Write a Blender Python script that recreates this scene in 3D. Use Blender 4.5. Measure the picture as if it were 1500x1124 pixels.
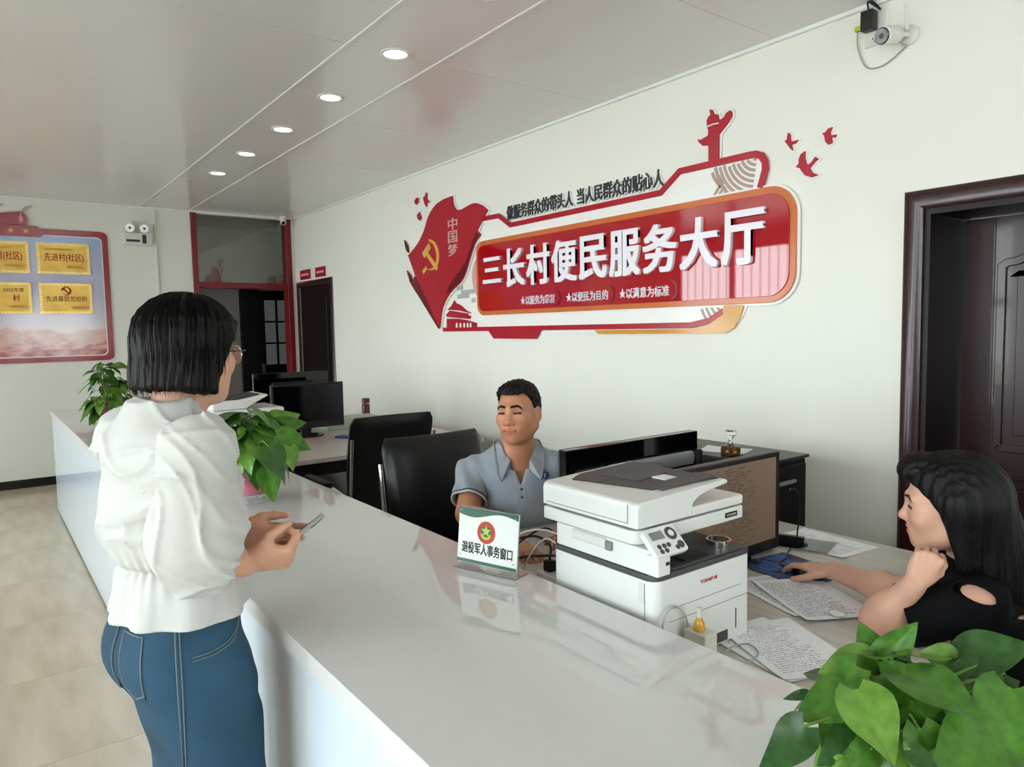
import bpy, bmesh, math, random
import numpy as np
from mathutils import Vector, Matrix

# ------------------------------------------------------------------ scene, camera, light
for _o in list(bpy.data.objects):
    bpy.data.objects.remove(_o, do_unlink=True)
scene = bpy.context.scene
COL = scene.collection
random.seed(11)
RNG = np.random.default_rng(5)
PI = math.pi

FPX, YAW, PITCH, ROLL, HC = 1056.5, 0.9308413, 0.0766893, -0.0182882, 1.55
_f = np.array([-math.sin(YAW) * math.cos(PITCH), math.cos(YAW) * math.cos(PITCH), -math.sin(PITCH)])
_r0 = np.array([math.cos(YAW), math.sin(YAW), 0.0])
_u0 = np.cross(_r0, _f)
_r = math.cos(ROLL) * _r0 + math.sin(ROLL) * _u0
_u = -math.sin(ROLL) * _r0 + math.cos(ROLL) * _u0
cam_data = bpy.data.cameras.new('camera')
cam_data.sensor_fit = 'HORIZONTAL'
cam_data.sensor_width = 36.0
cam_data.lens = FPX / 1500 * 36.0
cam_data.clip_start = 0.05
cam = bpy.data.objects.new('camera', cam_data)
cam.matrix_world = Matrix(((_r[0], _u[0], -_f[0], 0), (_r[1], _u[1], -_f[1], 0), (_r[2], _u[2], -_f[2], HC), (0, 0, 0, 1)))
COL.objects.link(cam)
scene.camera = cam

world = bpy.data.worlds.new('sky')
scene.world = world
world.use_nodes = True
_wn = world.node_tree.nodes
_wn['Background'].inputs[0].default_value = (0.885, 0.957, 1.0, 1)
_wn['Background'].inputs[1].default_value = 13.0

vs = scene.view_settings
vs.view_transform = 'Standard'
vs.look = 'None'
vs.gamma = 1.0
vs.use_curve_mapping = False
vs.exposure = 0.04

WALL_Y, END_X, CEIL, FRONT_Y, RIGHT_X = 3.29, -8.89, 2.96, -3.2, 4.6
COUNTER_Z, DESK_Z = 0.90, 0.765
WINDOWS = [(-8.3, -6.1), (-5.7, -3.5), (-3.1, -0.9), (-0.5, 1.7), (2.1, 4.1)]   # daylight windows in the street side wall, the last added for more light
WZ0, WZ1 = 0.35, 2.78
for _i, (_a, _b) in enumerate(WINDOWS):                              # light portals: sample the sky through each window
    ld = bpy.data.lights.new('window_portal', 'AREA')
    ld.shape = 'RECTANGLE'
    ld.size, ld.size_y = _b - _a, WZ1 - WZ0
    ld.cycles.is_portal = True
    lo = bpy.data.objects.new('window_portal', ld)
    lo.location = ((_a + _b) / 2, FRONT_Y - 0.02, (WZ0 + WZ1) / 2)
    lo.rotation_euler = (PI / 2, 0, 0)
    COL.objects.link(lo)
FILL_WIN = (0.7, 2.7, 0.95, 2.55)                                     # unseen window added in the right hand wall for fill light
ld = bpy.data.lights.new('window_portal', 'AREA')  # portal of the added fill window
ld.shape = 'RECTANGLE'
ld.size, ld.size_y = FILL_WIN[3] - FILL_WIN[2], FILL_WIN[1] - FILL_WIN[0]
ld.cycles.is_portal = True
lo = bpy.data.objects.new('window_portal', ld)
lo.location = (RIGHT_X + 0.02, (FILL_WIN[0] + FILL_WIN[1]) / 2, (FILL_WIN[2] + FILL_WIN[3]) / 2)
lo.rotation_euler = (0, PI / 2, 0)
COL.objects.link(lo)


def ray(x, y):
    return (x - 750) / FPX * _r - (y - 562) / FPX * _u + _f


def aty(x, y, Y):
    d = ray(x, y)
    return d * (Y / d[1]) + np.array([0, 0, HC])


def atx(x, y, X):
    d = ray(x, y)
    return d * (X / d[0]) + np.array([0, 0, HC])


def atz(x, y, Z):
    d = ray(x, y)
    return d * ((Z - HC) / d[2]) + np.array([0, 0, HC])


# ------------------------------------------------------------------ materials
def lin(h):
    h = h.lstrip('#')
    v = [int(h[i:i + 2], 16) / 255 for i in (0, 2, 4)]
    return tuple((c / 12.92 if c <= 0.04045 else ((c + 0.055) / 1.055) ** 2.4) for c in v) + (1,)


M = {}


def mat(name, col, rough=0.5, metal=0.0, var=0.06, scale=6.0, bump=0.0, bscale=60.0, stretch=(1, 1, 1), coat=0.0, spec=0.5,
        col2=None, trans=0.0, ior=1.45, sub=0.0, sheen=0.0, emit=None, estr=0.0, detail=3.0, coords='Object', attr=None, lo=0.3, hi=0.7):
    m = bpy.data.materials.new(name)
    m.use_nodes = True
    nt = m.node_tree
    N, L = nt.nodes, nt.links
    b = N['Principled BSDF']
    c1 = lin(col)
    c2 = lin(col2) if col2 else tuple(max(0, x * (1 - var)) for x in c1[:3]) + (1,)
    tc = N.new('ShaderNodeTexCoord')
    mp = N.new('ShaderNodeMapping')
    mp.inputs['Scale'].default_value = stretch
    L.new(tc.outputs[coords], mp.inputs[0])
    nz = N.new('ShaderNodeTexNoise')
    nz.inputs['Scale'].default_value = scale
    nz.inputs['Detail'].default_value = detail
    L.new(mp.outputs[0], nz.inputs['Vector'])
    rp = N.new('ShaderNodeValToRGB')
    rp.color_ramp.elements[0].position = lo
    rp.color_ramp.elements[1].position = hi
    rp.color_ramp.elements[0].color = c1
    rp.color_ramp.elements[1].color = c2
    L.new(nz.outputs[0], rp.inputs[0])
    src = rp.outputs[0]
    if attr:
        at = N.new('ShaderNodeAttribute')
        at.attribute_name = attr
        mx = N.new('ShaderNodeMix')
        mx.data_type = 'RGBA'
        mx.blend_type = 'MULTIPLY'
        mx.inputs[0].default_value = 1.0
        L.new(src, mx.inputs[6])
        L.new(at.outputs['Color'], mx.inputs[7])
        src = mx.outputs[2]
    L.new(src, b.inputs['Base Color'])
    b.inputs['Roughness'].default_value = rough
    b.inputs['Metallic'].default_value = metal
    b.inputs['Coat Weight'].default_value = coat
    b.inputs['Coat Roughness'].default_value = 0.05
    b.inputs['Specular IOR Level'].default_value = spec
    b.inputs['Transmission Weight'].default_value = trans
    b.inputs['IOR'].default_value = ior
    b.inputs['Sheen Weight'].default_value = sheen
    if sub:
        b.inputs['Subsurface Weight'].default_value = sub
        b.inputs['Subsurface Radius'].default_value = (0.012, 0.005, 0.003)
        b.inputs['Subsurface Scale'].default_value = 0.6
    if emit:
        b.inputs['Emission Color'].default_value = lin(emit)
        b.inputs['Emission Strength'].default_value = estr
    if bump:
        n2 = N.new('ShaderNodeTexNoise')
        n2.inputs['Scale'].default_value = bscale
        n2.inputs['Detail'].default_value = 4
        L.new(mp.outputs[0], n2.inputs['Vector'])
        bp = N.new('ShaderNodeBump')
        bp.inputs['Strength'].default_value = bump
        bp.inputs['Distance'].default_value = 0.01
        L.new(n2.outputs[0], bp.inputs['Height'])
        L.new(bp.outputs[0], b.inputs['Normal'])
    M[name] = m
    return m


def glass(name, tint=(1, 1, 1, 1), gloss=0.07, rough=0.0):
    m = bpy.data.materials.new(name)
    m.use_nodes = True
    nt = m.node_tree
    N, L = nt.nodes, nt.links
    N.remove(N['Principled BSDF'])
    t = N.new('ShaderNodeBsdfTransparent')
    t.inputs[0].default_value = tint
    g = N.new('ShaderNodeBsdfGlossy')
    g.inputs['Roughness'].default_value = rough
    fr = N.new('ShaderNodeFresnel')
    fr.inputs[0].default_value = 1.45
    ad = N.new('ShaderNodeMath')
    ad.operation = 'ADD'
    ad.use_clamp = True
    ad.inputs[1].default_value = gloss - 0.04
    L.new(fr.outputs[0], ad.inputs[0])
    mx = N.new('ShaderNodeMixShader')
    L.new(ad.outputs[0], mx.inputs[0])
    L.new(t.outputs[0], mx.inputs[1])
    L.new(g.outputs[0], mx.inputs[2])
    L.new(mx.outputs[0], N['Material Output'].inputs[0])
    M[name] = m
    return m


def print_mat(name, base, ink, rows, dens=40.0, rough=0.6, axis=0, fill=0.42, cut=0.5, margin=0.08):
    """paper or screen with rows of unreadable small print (generated coordinates)"""
    m = mat(name, base, rough=rough, var=0.02, coords='Generated')
    nt = m.node_tree
    N, L = nt.nodes, nt.links
    b = N['Principled BSDF']
    base_src = b.inputs['Base Color'].links[0].from_socket
    tc = N.new('ShaderNodeTexCoord')
    sp = N.new('ShaderNodeSeparateXYZ')
    L.new(tc.outputs['Generated'], sp.inputs[0])
    u, v = [(sp.outputs[0], sp.outputs[1]), (sp.outputs[1], sp.outputs[0]), (sp.outputs[0], sp.outputs[2])][axis]

    def mth(op, a, bb=None):
        n = N.new('ShaderNodeMath')
        n.operation = op
        for i, s in enumerate((a, bb)):
            if s is None:
                continue
            if isinstance(s, (int, float)):
                n.inputs[i].default_value = s
            else:
                L.new(s, n.inputs[i])
        return n.outputs[0]
    vr = mth('MULTIPLY', v, rows)
    fr = mth('FRACT', vr)
    line = mth('LESS_THAN', fr, fill)
    row = mth('FLOOR', vr)
    cb = N.new('ShaderNodeCombineXYZ')
    L.new(mth('MULTIPLY', u, dens), cb.inputs[0])
    L.new(mth('MULTIPLY', row, 7.3), cb.inputs[1])
    nz = N.new('ShaderNodeTexNoise')
    nz.inputs['Scale'].default_value = 1.0
    nz.inputs['Detail'].default_value = 1.0
    L.new(cb.outputs[0], nz.inputs['Vector'])
    ch = mth('GREATER_THAN', nz.outputs[0], cut)
    cb2 = N.new('ShaderNodeCombineXYZ')
    L.new(mth('MULTIPLY', row, 3.1), cb2.inputs[0])
    nz2 = N.new('ShaderNodeTexNoise')
    nz2.inputs['Scale'].default_value = 1.0
    L.new(cb2.outputs[0], nz2.inputs['Vector'])
    endu = mth('ADD', mth('MULTIPLY', nz2.outputs[0], 0.9), 0.28)
    inside = mth('MULTIPLY', mth('GREATER_THAN', u, margin), mth('LESS_THAN', u, mth('MINIMUM', endu, 1 - margin)))
    inv = mth('MULTIPLY', mth('GREATER_THAN', v, margin), mth('LESS_THAN', v, 1 - margin))
    k = mth('MULTIPLY', mth('MULTIPLY', line, ch), mth('MULTIPLY', inside, inv))
    mx = N.new('ShaderNodeMix')
    mx.data_type = 'RGBA'
    L.new(k, mx.inputs[0])
    L.new(base_src, mx.inputs[6])
    mx.inputs[7].default_value = lin(ink)
    L.new(mx.outputs[2], b.inputs['Base Color'])
    return m


# ------------------------------------------------------------------ mesh builder
def rot_to(d):
    return Vector(d).to_track_quat('Z', 'Y').to_matrix()


class MB:
    def __init__(s):
        s.v, s.f, s.mi = [], [], []

    def add(s, vs, fs, mi=0):
        o = len(s.v)
        s.v += [tuple(float(c) for c in p) for p in vs]
        s.f += [tuple(i + o for i in f) for f in fs]
        s.mi += [mi] * len(fs)
        return s

    def box(s, lo, hi, R=None, c=None, mi=0):
        x0, y0, z0 = lo
        x1, y1, z1 = hi
        vs = [(x0, y0, z0), (x1, y0, z0), (x1, y1, z0), (x0, y1, z0), (x0, y0, z1), (x1, y0, z1), (x1, y1, z1), (x0, y1, z1)]
        if R is not None:
            vs = [tuple(R @ Vector(p) + Vector(c or (0, 0, 0))) for p in vs]
        return s.add(vs, [(3, 2, 1, 0), (4, 5, 6, 7), (0, 1, 5, 4), (1, 2, 6, 5), (2, 3, 7, 6), (3, 0, 4, 7)], mi)

    def cbox(s, c, size, R=None, mi=0):
        h = [x / 2 for x in size]
        if R is None:
            R = Matrix.Identity(3)
        return s.box([-x for x in h], h, R, c, mi)

    def prism(s, poly, fn, d0, d1, mi=0):
        """poly 2D list, fn(u,v,d)->xyz"""
        n = len(poly)
        a = [fn(u, v, d0) for u, v in poly]
        b = [fn(u, v, d1) for u, v in poly]
        fs = [tuple(range(n)), tuple(range(2 * n - 1, n - 1, -1))]
        fs += [(i, i + n, (i + 1) % n + n, (i + 1) % n) for i in range(n)]
        return s.add(a + b, fs, mi)

    def lathe(s, prof, c=(0, 0, 0), n=20, axis=(0, 0, 1), mi=0, cap=True):
        R = rot_to(axis)
        vs, fs = [], []
        for r, z in prof:
            for k in range(n):
                t = 2 * PI * k / n
                vs.append(tuple(R @ Vector((r * math.cos(t), r * math.sin(t), z)) + Vector(c)))
        for i in range(len(prof) - 1):
            for k in range(n):
                k2 = (k + 1) % n
                fs.append((i * n + k, i * n + k2, (i + 1) * n + k2, (i + 1) * n + k))
        if cap:
            fs.append(tuple(range(n - 1, -1, -1)))
            fs.append(tuple((len(prof) - 1) * n + k for k in range(n)))
        return s.add(vs, fs, mi)

    def tube(s, pts, r, n=8, mi=0, closed=False, cap=True):
        pts = [Vector(p) for p in pts]
        m = len(pts)
        rs = r if isinstance(r, (list, tuple)) else [r] * m
        vs, fs = [], []
        up = None
        for i, p in enumerate(pts):
            if closed:
                t = pts[(i + 1) % m] - pts[i - 1]
            else:
                t = pts[min(i + 1, m - 1)] - pts[max(i - 1, 0)]
            if t.length < 1e-9:
                t = Vector((0, 0, 1))
            t.normalize()
            if up is None:
                up = Vector((0, 0, 1)) if abs(t.z) < 0.9 else Vector((1, 0, 0))
            a = up - t * up.dot(t)
            if a.length < 1e-6:
                a = t.orthogonal()
            a.normalize()
            up = a
            b = t.cross(a)
            for k in range(n):
                th = 2 * PI * k / n
                vs.append(tuple(p + (a * math.cos(th) + b * math.sin(th)) * rs[i]))
        for i in range(m if closed else m - 1):
            j = (i + 1) % m
            for k in range(n):
                k2 = (k + 1) % n
                fs.append((i * n + k, i * n + k2, j * n + k2, j * n + k))
        if cap and not closed:
            fs.append(tuple(range(n - 1, -1, -1)))
            fs.append(tuple((m - 1) * n + k for k in range(n)))
        return s.add(vs, fs, mi)

    def sphere(s, c, r, n=16, m=10, mi=0, R=None):
        r3 = r if isinstance(r, (tuple, list)) else (r, r, r)
        vs = [(0, 0, -1)]
        for i in range(1, m):
            ph = PI * i / m - PI / 2
            vs += [(math.cos(ph) * math.cos(2 * PI * k / n), math.cos(ph) * math.sin(2 * PI * k / n), math.sin(ph)) for k in range(n)]
        vs.append((0, 0, 1))
        out = []
        for p in vs:
            q = Vector((p[0] * r3[0], p[1] * r3[1], p[2] * r3[2]))
            if R is not None:
                q = R @ q
            out.append(tuple(q + Vector(c)))
        fs = [(0, 1 + (k + 1) % n, 1 + k) for k in range(n)]
        for i in range(m - 2):
            o = 1 + i * n
            fs += [(o + k, o + (k + 1) % n, o + n + (k + 1) % n, o + n + k) for k in range(n)]
        o = 1 + (m - 2) * n
        fs += [(o + k, o + (k + 1) % n, len(vs) - 1) for k in range(n)]
        return s.add(out, fs, mi)

    def mesh(s, name, mats):
        me = bpy.data.meshes.new(name)
        me.from_pydata(s.v, [], s.f)
        for m in (mats if isinstance(mats, (list, tuple)) else [mats]):
            me.materials.append(M[m] if isinstance(m, str) else m)
        if any(s.mi):
            me.polygons.foreach_set('material_index', s.mi)
        me.update()
        return me

    def build(s, name, mats, parent=None, bevel=0.0, smooth=None, seg=2, world=False):
        if world and parent is not None:
            inv = parent_matrix(parent).inverted()
            s.v = [tuple(inv @ Vector(p)) for p in s.v]
        me = s.mesh(name, mats)
        return finish(name, me, parent, bevel, smooth, seg)


def parent_matrix(o):
    m = Matrix.Translation(o.location) @ o.rotation_euler.to_matrix().to_4x4()
    if o.parent:
        m = parent_matrix(o.parent) @ m
    return m


def finish(name, me, parent=None, bevel=0.0, smooth=None, seg=2):
    o = bpy.data.objects.new(name, me)
    COL.objects.link(o)
    o.parent = parent
    bm = bmesh.new()
    bm.from_mesh(me)
    bmesh.ops.recalc_face_normals(bm, faces=bm.faces)
    if smooth is not None:
        for f in bm.faces:
            f.smooth = True
        for e in bm.edges:
            if len(e.link_faces) == 2 and e.calc_face_angle(0) > math.radians(smooth):
                e.smooth = False
    bm.to_mesh(me)
    bm.free()
    if bevel:
        md = o.modifiers.new('bevel', 'BEVEL')
        md.width = bevel
        md.segments = seg
        md.limit_method = 'ANGLE'
        md.angle_limit = math.radians(35)
        md.harden_normals = False
        wn = o.modifiers.new('flat_faces', 'WEIGHTED_NORMAL')
        wn.mode = 'FACE_AREA'
        wn.weight = 80
        for p in me.polygons:
            p.use_smooth = True
    return o


def thing(name, label, cat, loc=(0, 0, 0), rz=0.0, group=None):
    o = bpy.data.objects.new(name, None)
    o.empty_display_size = 0.1
    COL.objects.link(o)
    o.location = loc
    o.rotation_euler = (0, 0, rz)
    return tag(o, label, cat, group)


def tag(o, label=None, cat=None, group=None, kind=None):
    for k, v in (('label', label), ('category', cat), ('group', group), ('kind', kind)):
        if v:
            o[k] = v
    return o


def struct(o, label=None):
    o['kind'] = 'structure'
    if label:
        o['label'] = label
    return o


def copy_tree(o, parent=None):
    c = o.copy()
    COL.objects.link(c)
    c.parent = parent
    for ch in list(o.children):
        copy_tree(ch, c)
    return c


def rrect(x0, y0, x1, y1, r, n=6):
    rs = r if isinstance(r, (list, tuple)) else [r] * 4      # bl, br, tr, tl
    out = []
    for (cx, cy, a0, rr) in ((x0 + rs[0], y0 + rs[0], PI, rs[0]), (x1 - rs[1], y0 + rs[1], 1.5 * PI, rs[1]),
                             (x1 - rs[2], y1 - rs[2], 0, rs[2]), (x0 + rs[3], y1 - rs[3], 0.5 * PI, rs[3])):
        for k in range(n + 1):
            a = a0 + 0.5 * PI * k / n
            out.append((cx + rr * math.cos(a), cy + rr * math.sin(a)))
    return out


def stroke(pts, w, closed=False):
    """flat polygon following a polyline"""
    P = [Vector((p[0], p[1])) for p in pts]
    n = len(P)
    L_, R_ = [], []
    for i in range(n):
        a = P[i] - P[i - 1] if (i > 0 or closed) else P[1] - P[0]
        b = P[(i + 1) % n] - P[i] if (i < n - 1 or closed) else P[n - 1] - P[n - 2]
        a.normalize()
        b.normalize()
        na, nb = Vector((-a.y, a.x)), Vector((-b.y, b.x))
        m = na + nb
        if m.length < 1e-6:
            m = na
        m.normalize()
        ww = (w[i] if isinstance(w, (list, tuple)) else w) / 2 / max(0.35, m.dot(na))
        L_.append(tuple(P[i] + m * ww))
        R_.append(tuple(P[i] - m * ww))
    return L_ + R_[::-1]


def offset_poly(poly, d):
    n = len(poly)
    area = sum(poly[i][0] * poly[(i + 1) % n][1] - poly[(i + 1) % n][0] * poly[i][1] for i in range(n))
    sgn = 1 if area > 0 else -1
    out = []
    for i in range(n):
        p0, p1, p2 = Vector(poly[i - 1]), Vector(poly[i]), Vector(poly[(i + 1) % n])
        a, b = (p1 - p0), (p2 - p1)
        if a.length < 1e-9 or b.length < 1e-9:
            out.append(tuple(p1))
            continue
        a.normalize()
        b.normalize()
        na, nb = Vector((a.y, -a.x)) * sgn, Vector((b.y, -b.x)) * sgn
        m = na + nb
        if m.length < 1e-4:
            m = na
        m.normalize()
        out.append(tuple(p1 + m * d / max(0.5, m.dot(na))))
    return out


def catmull(pts, n=6, closed=False):
    P = [np.array(p, float) for p in pts]
    m = len(P)
    out = []
    for i in range(m if closed else m - 1):
        p0 = P[i - 1] if (i > 0 or closed) else P[0] * 2 - P[1]
        p1, p2 = P[i], P[(i + 1) % m]
        p3 = P[(i + 2) % m] if (i + 2 < m or closed) else P[-1] * 2 - P[-2]
        for k in range(n):
            t = k / n
            out.append(tuple(0.5 * (2 * p1 + (p2 - p0) * t + (2 * p0 - 5 * p1 + 4 * p2 - p3) * t * t + (3 * p1 - p0 - 3 * p2 + p3) * t ** 3)))
    if not closed:
        out.append(tuple(P[-1]))
    return out


def text_mesh(name, body, mats, M4, width=None, height=None, depth=0.004, bold=0.0, parent=None, shear=0.0, space=1.0):
    """lettering as extruded geometry; M4 maps (u right, v up, w out) to world; box fitted to width x height, origin lower left"""
    cu = bpy.data.curves.new(name, 'FONT')
    cu.body = body
    cu.size = 1.0
    cu.extrude = 0.5
    cu.shear = shear
    cu.space_character = space
    cu.resolution_u = 3
    ob = bpy.data.objects.new(name, cu)
    COL.objects.link(ob)
    dg = bpy.context.evaluated_depsgraph_get()
    me = bpy.data.meshes.new_from_object(ob.evaluated_get(dg))
    COL.objects.unlink(ob)
    bpy.data.objects.remove(ob)
    n = len(me.vertices)
    co = np.empty(n * 3)
    me.vertices.foreach_get('co', co)
    co = co.reshape(-1, 3)
    if bold:
        # heavier strokes: the same glyph repeated with tiny shifts in one mesh
        fs = [tuple(p.vertices) for p in me.polygons]
        base, allf, allv = co.copy(), [], []
        for k, (dx, dy) in enumerate(((-1, -.6), (1, -.6), (-1, .6), (1, .6), (0, 0))):
            allv.append(base * np.array([1, 1, 1 - 0.02 * (4 - k)]) + np.array([dx * bold, dy * bold, 0]))
            allf += [tuple(i + n * k for i in f) for f in fs]
        co = np.concatenate(allv)
        bpy.data.meshes.remove(me)
        me = bpy.data.meshes.new(name)
        me.from_pydata(co.tolist(), [], allf)
    lo, hi = co.min(0), co.max(0)
    sx = width / (hi[0] - lo[0]) if width else height / (hi[1] - lo[1])
    sy = height / (hi[1] - lo[1]) if height else sx
    co[:, 0] = (co[:, 0] - lo[0]) * sx
    co[:, 1] = (co[:, 1] - lo[1]) * sy
    co[:, 2] = (co[:, 2] - lo[2]) / max(1e-9, hi[2] - lo[2]) * depth
    A = np.array(M4)
    co = co @ A[:3, :3].T + A[:3, 3]
    if parent is not None:
        inv = np.array(parent_matrix(parent).inverted())
        co = co @ inv[:3, :3].T + inv[:3, 3]
    me.vertices.foreach_set('co', co.ravel())
    me.materials.clear()
    me.materials.append(M[mats])
    me.update()
    o = bpy.data.objects.new(name, me)
    COL.objects.link(o)
    o.parent = parent
    return o


def frame(o, u, v):
    """4x4 from origin and in-plane axes"""
    o, u, v = Vector(o), Vector(u).normalized(), Vector(v).normalized()
    w = u.cross(v)
    return Matrix(((u.x, v.x, w.x, o.x), (u.y, v.y, w.y, o.y), (u.z, v.z, w.z, o.z), (0, 0, 0, 1)))
# ------------------------------------------------------------------ materials of the place
mat('wall_white', '#ecebe2', rough=0.75, var=0.03, scale=2.0, bump=0.02, bscale=180)
mat('ceiling_white', '#ece7e5', rough=0.2, var=0.02, scale=1.2, spec=0.5)
mat('trim_white', '#f0f0ee', rough=0.35, var=0.02)
mat('joint_grey', '#8f8b86', rough=0.8)
mat('floor_tile', '#c4b5a1', rough=0.16, col2='#b0a08b', scale=1.6, stretch=(1.0, 5.0, 1), detail=7, spec=0.5)
mat('grout', '#8c8072', rough=0.9)
mat('baseboard_black', '#17120f', rough=0.25, var=0.2)
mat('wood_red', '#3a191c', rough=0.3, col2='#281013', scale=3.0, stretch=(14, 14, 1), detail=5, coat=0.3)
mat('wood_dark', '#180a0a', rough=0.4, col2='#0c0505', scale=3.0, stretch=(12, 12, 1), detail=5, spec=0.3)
mat('frame_red', '#7d0f1a', rough=0.3, var=0.12)
mat('brass', '#b08a4a', rough=0.25, metal=1.0)
mat('chrome', '#d8d8d8', rough=0.12, metal=1.0, var=0.02)
mat('dull_steel', '#9a9c9e', rough=0.35, metal=1.0)
mat('corridor_grey', '#cfcac4', rough=0.8, var=0.05)
mat('lamp_diffuser', '#ffffff', rough=0.5, emit='#fff8ee', estr=3.5)
mat('pillar_tile', '#e8e2d4', rough=0.3, var=0.04)
glass('window_glass', (0.97, 0.99, 0.98, 1), 0.07)
glass('transom_glass', (0.8, 0.8, 0.8, 1), 0.12)
glass('tinted_pane', (0.07, 0.072, 0.068, 1), 0.06)

# ------------------------------------------------------------------ floor
fl = MB().box((END_X - 0.2, FRONT_Y - 0.2, -0.12), (RIGHT_X + 0.2, WALL_Y + 1.6, -0.004)).build('floor', 'grout')
struct(fl, 'beige marble-look tiled floor')
TS = 0.8
tile_me = {}
x = -3.04 - TS * 8
while x < RIGHT_X:
    y = -0.1 - TS * 5
    while y < WALL_Y:
        x0, x1 = max(x, END_X), min(x + TS, RIGHT_X)
        y0, y1 = max(y, FRONT_Y), min(y + TS, WALL_Y)
        if x1 - x0 > 0.02 and y1 - y0 > 0.02:
            key = (round(x1 - x0, 3), round(y1 - y0, 3), random.randint(0, 2))
            if key not in tile_me:
                tile_me[key] = MB().box((0.0012, 0.0012, -0.01), (x1 - x0 - 0.0012, y1 - y0 - 0.0012, 0)).mesh('tile', 'floor_tile')
            o = bpy.data.objects.new('tile', tile_me[key])
            COL.objects.link(o)
            o.parent = fl
            o.location = (x0, y0, 0)
        y += TS
    x += TS

# ------------------------------------------------------------------ ceiling: wide panels, a strip for the downlights
ce = MB().box((END_X - 0.2, FRONT_Y - 0.2, CEIL + 0.006), (RIGHT_X + 0.2, WALL_Y + 0.2, CEIL + 0.1)).build('ceiling', 'joint_grey')
struct(ce, 'pale glossy panel ceiling')
SEAMS = [-3.40 + 1.24 * k for k in range(-5, 6)]
xs = [END_X] + [s for s in SEAMS if END_X < s < RIGHT_X] + [RIGHT_X]
ys = [FRONT_Y, -2.1, -0.88, 1.563, 2.064, WALL_Y]
pan_me = {}
for i in range(len(xs) - 1):
    for j in range(5):
        w_, d_ = xs[i + 1] - xs[i], ys[j + 1] - ys[j]
        key = (round(w_, 3), round(d_, 3))
        if key not in pan_me:
            pan_me[key] = MB().box((0.0015, 0.0015, 0), (w_ - 0.0015, d_ - 0.0015, 0.012)).mesh('panel', 'ceiling_white')
        o = bpy.data.objects.new('panel', pan_me[key])
        COL.objects.link(o)
        o.parent = ce
        o.location = (xs[i], ys[j], CEIL - 0.002)
for y in (1.563, 2.064):
    MB().box((END_X, y - 0.007, CEIL - 0.006), (RIGHT_X, y + 0.007, CEIL)).build('joint_strip', 'trim_white', ce)

# ------------------------------------------------------------------ walls
TH = 0.16


def wall_with_holes(name, along, fixed, lo, hi, holes, thick, mt, z1=CEIL + 0.05):
    """wall in the plane along 'x' or 'y'; holes (a,b,z0,z1)"""
    m = MB()
    hs = sorted(holes)
    cur = lo

    def put(a, b, c, d):
        if b - a < 1e-4 or d - c < 1e-4:
            return
        t0, t1 = min(fixed, fixed + thick), max(fixed, fixed + thick)
        if along == 'x':
            m.box((a, t0, c), (b, t1, d))
        else:
            m.box((t0, a, c), (t1, b, d))
    for a, b, c, d in hs:
        put(cur, a, 0, z1)
        put(a, b, 0, c)
        put(a, b, d, z1)
        cur = b
    put(cur, hi, 0, z1)
    return struct(m.build(name, mt))


D1 = (-1.452, -0.61, 0.0, 2.03)
D2 = (-8.80, -7.83, 0.0, 2.10)
wall_with_holes('wall_back', 'x', WALL_Y, END_X - TH, RIGHT_X + TH, [D1, D2], TH, 'wall_white')
OPEN = (2.085, 3.225, 0.0, 2.93)
wall_with_holes('wall_left', 'y', END_X, FRONT_Y - TH, WALL_Y + TH, [OPEN], -TH, 'wall_white')
wall_with_holes('wall_front', 'x', FRONT_Y, END_X - TH, RIGHT_X + TH, [(a, b, WZ0, WZ1) for a, b in WINDOWS], -TH, 'wall_white')
wall_with_holes('wall_right', 'y', RIGHT_X, FRONT_Y - TH, WALL_Y + TH, [FILL_WIN], TH, 'wall_white')
bb = MB().box((END_X, FRONT_Y, 0), (END_X + 0.012, OPEN[0] - 0.045, 0.088)).build('baseboard_left', 'baseboard_black')
struct(bb)
bb = MB()
for a, b in ((END_X, -8.88), (-7.75, -1.53), (-0.53, RIGHT_X)):
    bb.box((a, WALL_Y - 0.012, 0), (b, WALL_Y, 0.088))
struct(bb.build('baseboard_back', 'baseboard_black'))
t = MB().box((END_X, WALL_Y - 0.022, CEIL - 0.022), (RIGHT_X, WALL_Y, CEIL - 0.002))
struct(t.build('trim_1', 'trim_white', bevel=0.004))
t = MB().box((END_X, FRONT_Y, CEIL - 0.022), (END_X + 0.022, WALL_Y, CEIL - 0.002))
struct(t.build('trim_2', 'trim_white', bevel=0.004))

# street side windows (behind the photographer): frames, bars, panes
bar_me = None
for i, (a, b) in enumerate(WINDOWS):
    fr = MB()
    for (c, d, e, f) in ((a, b, WZ0, WZ0 + 0.06), (a, b, WZ1 - 0.06, WZ1), (a, a + 0.06, WZ0, WZ1), (b - 0.06, b, WZ0, WZ1),
                         ((a + b) / 2 - 0.04, (a + b) / 2 + 0.04, WZ0, WZ1), (a, b, 1.72, 1.82)):
        fr.box((c, FRONT_Y - 0.11, e), (d, FRONT_Y - 0.05, f))
    w = struct(fr.build('window_%d' % (i + 2), 'frame_red'))
    MB().box((a, FRONT_Y - 0.083, WZ0), (b, FRONT_Y - 0.077, WZ1)).build('pane', 'window_glass', w)
    if bar_me is None:
        bar_me = MB().tube([(0, 0, WZ0), (0, 0, WZ1)], 0.008, 6).mesh('bar', 'dull_steel')
    for k in range(1, 14):
        o = bpy.data.objects.new('bar', bar_me)
        COL.objects.link(o)
        o.parent = w
        o.location = (a + (b - a) * k / 14, FRONT_Y - 0.14, 0)
a, b, c, d = FILL_WIN  # frame and pane of the added side window, there only to brighten
fr = MB()
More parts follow.
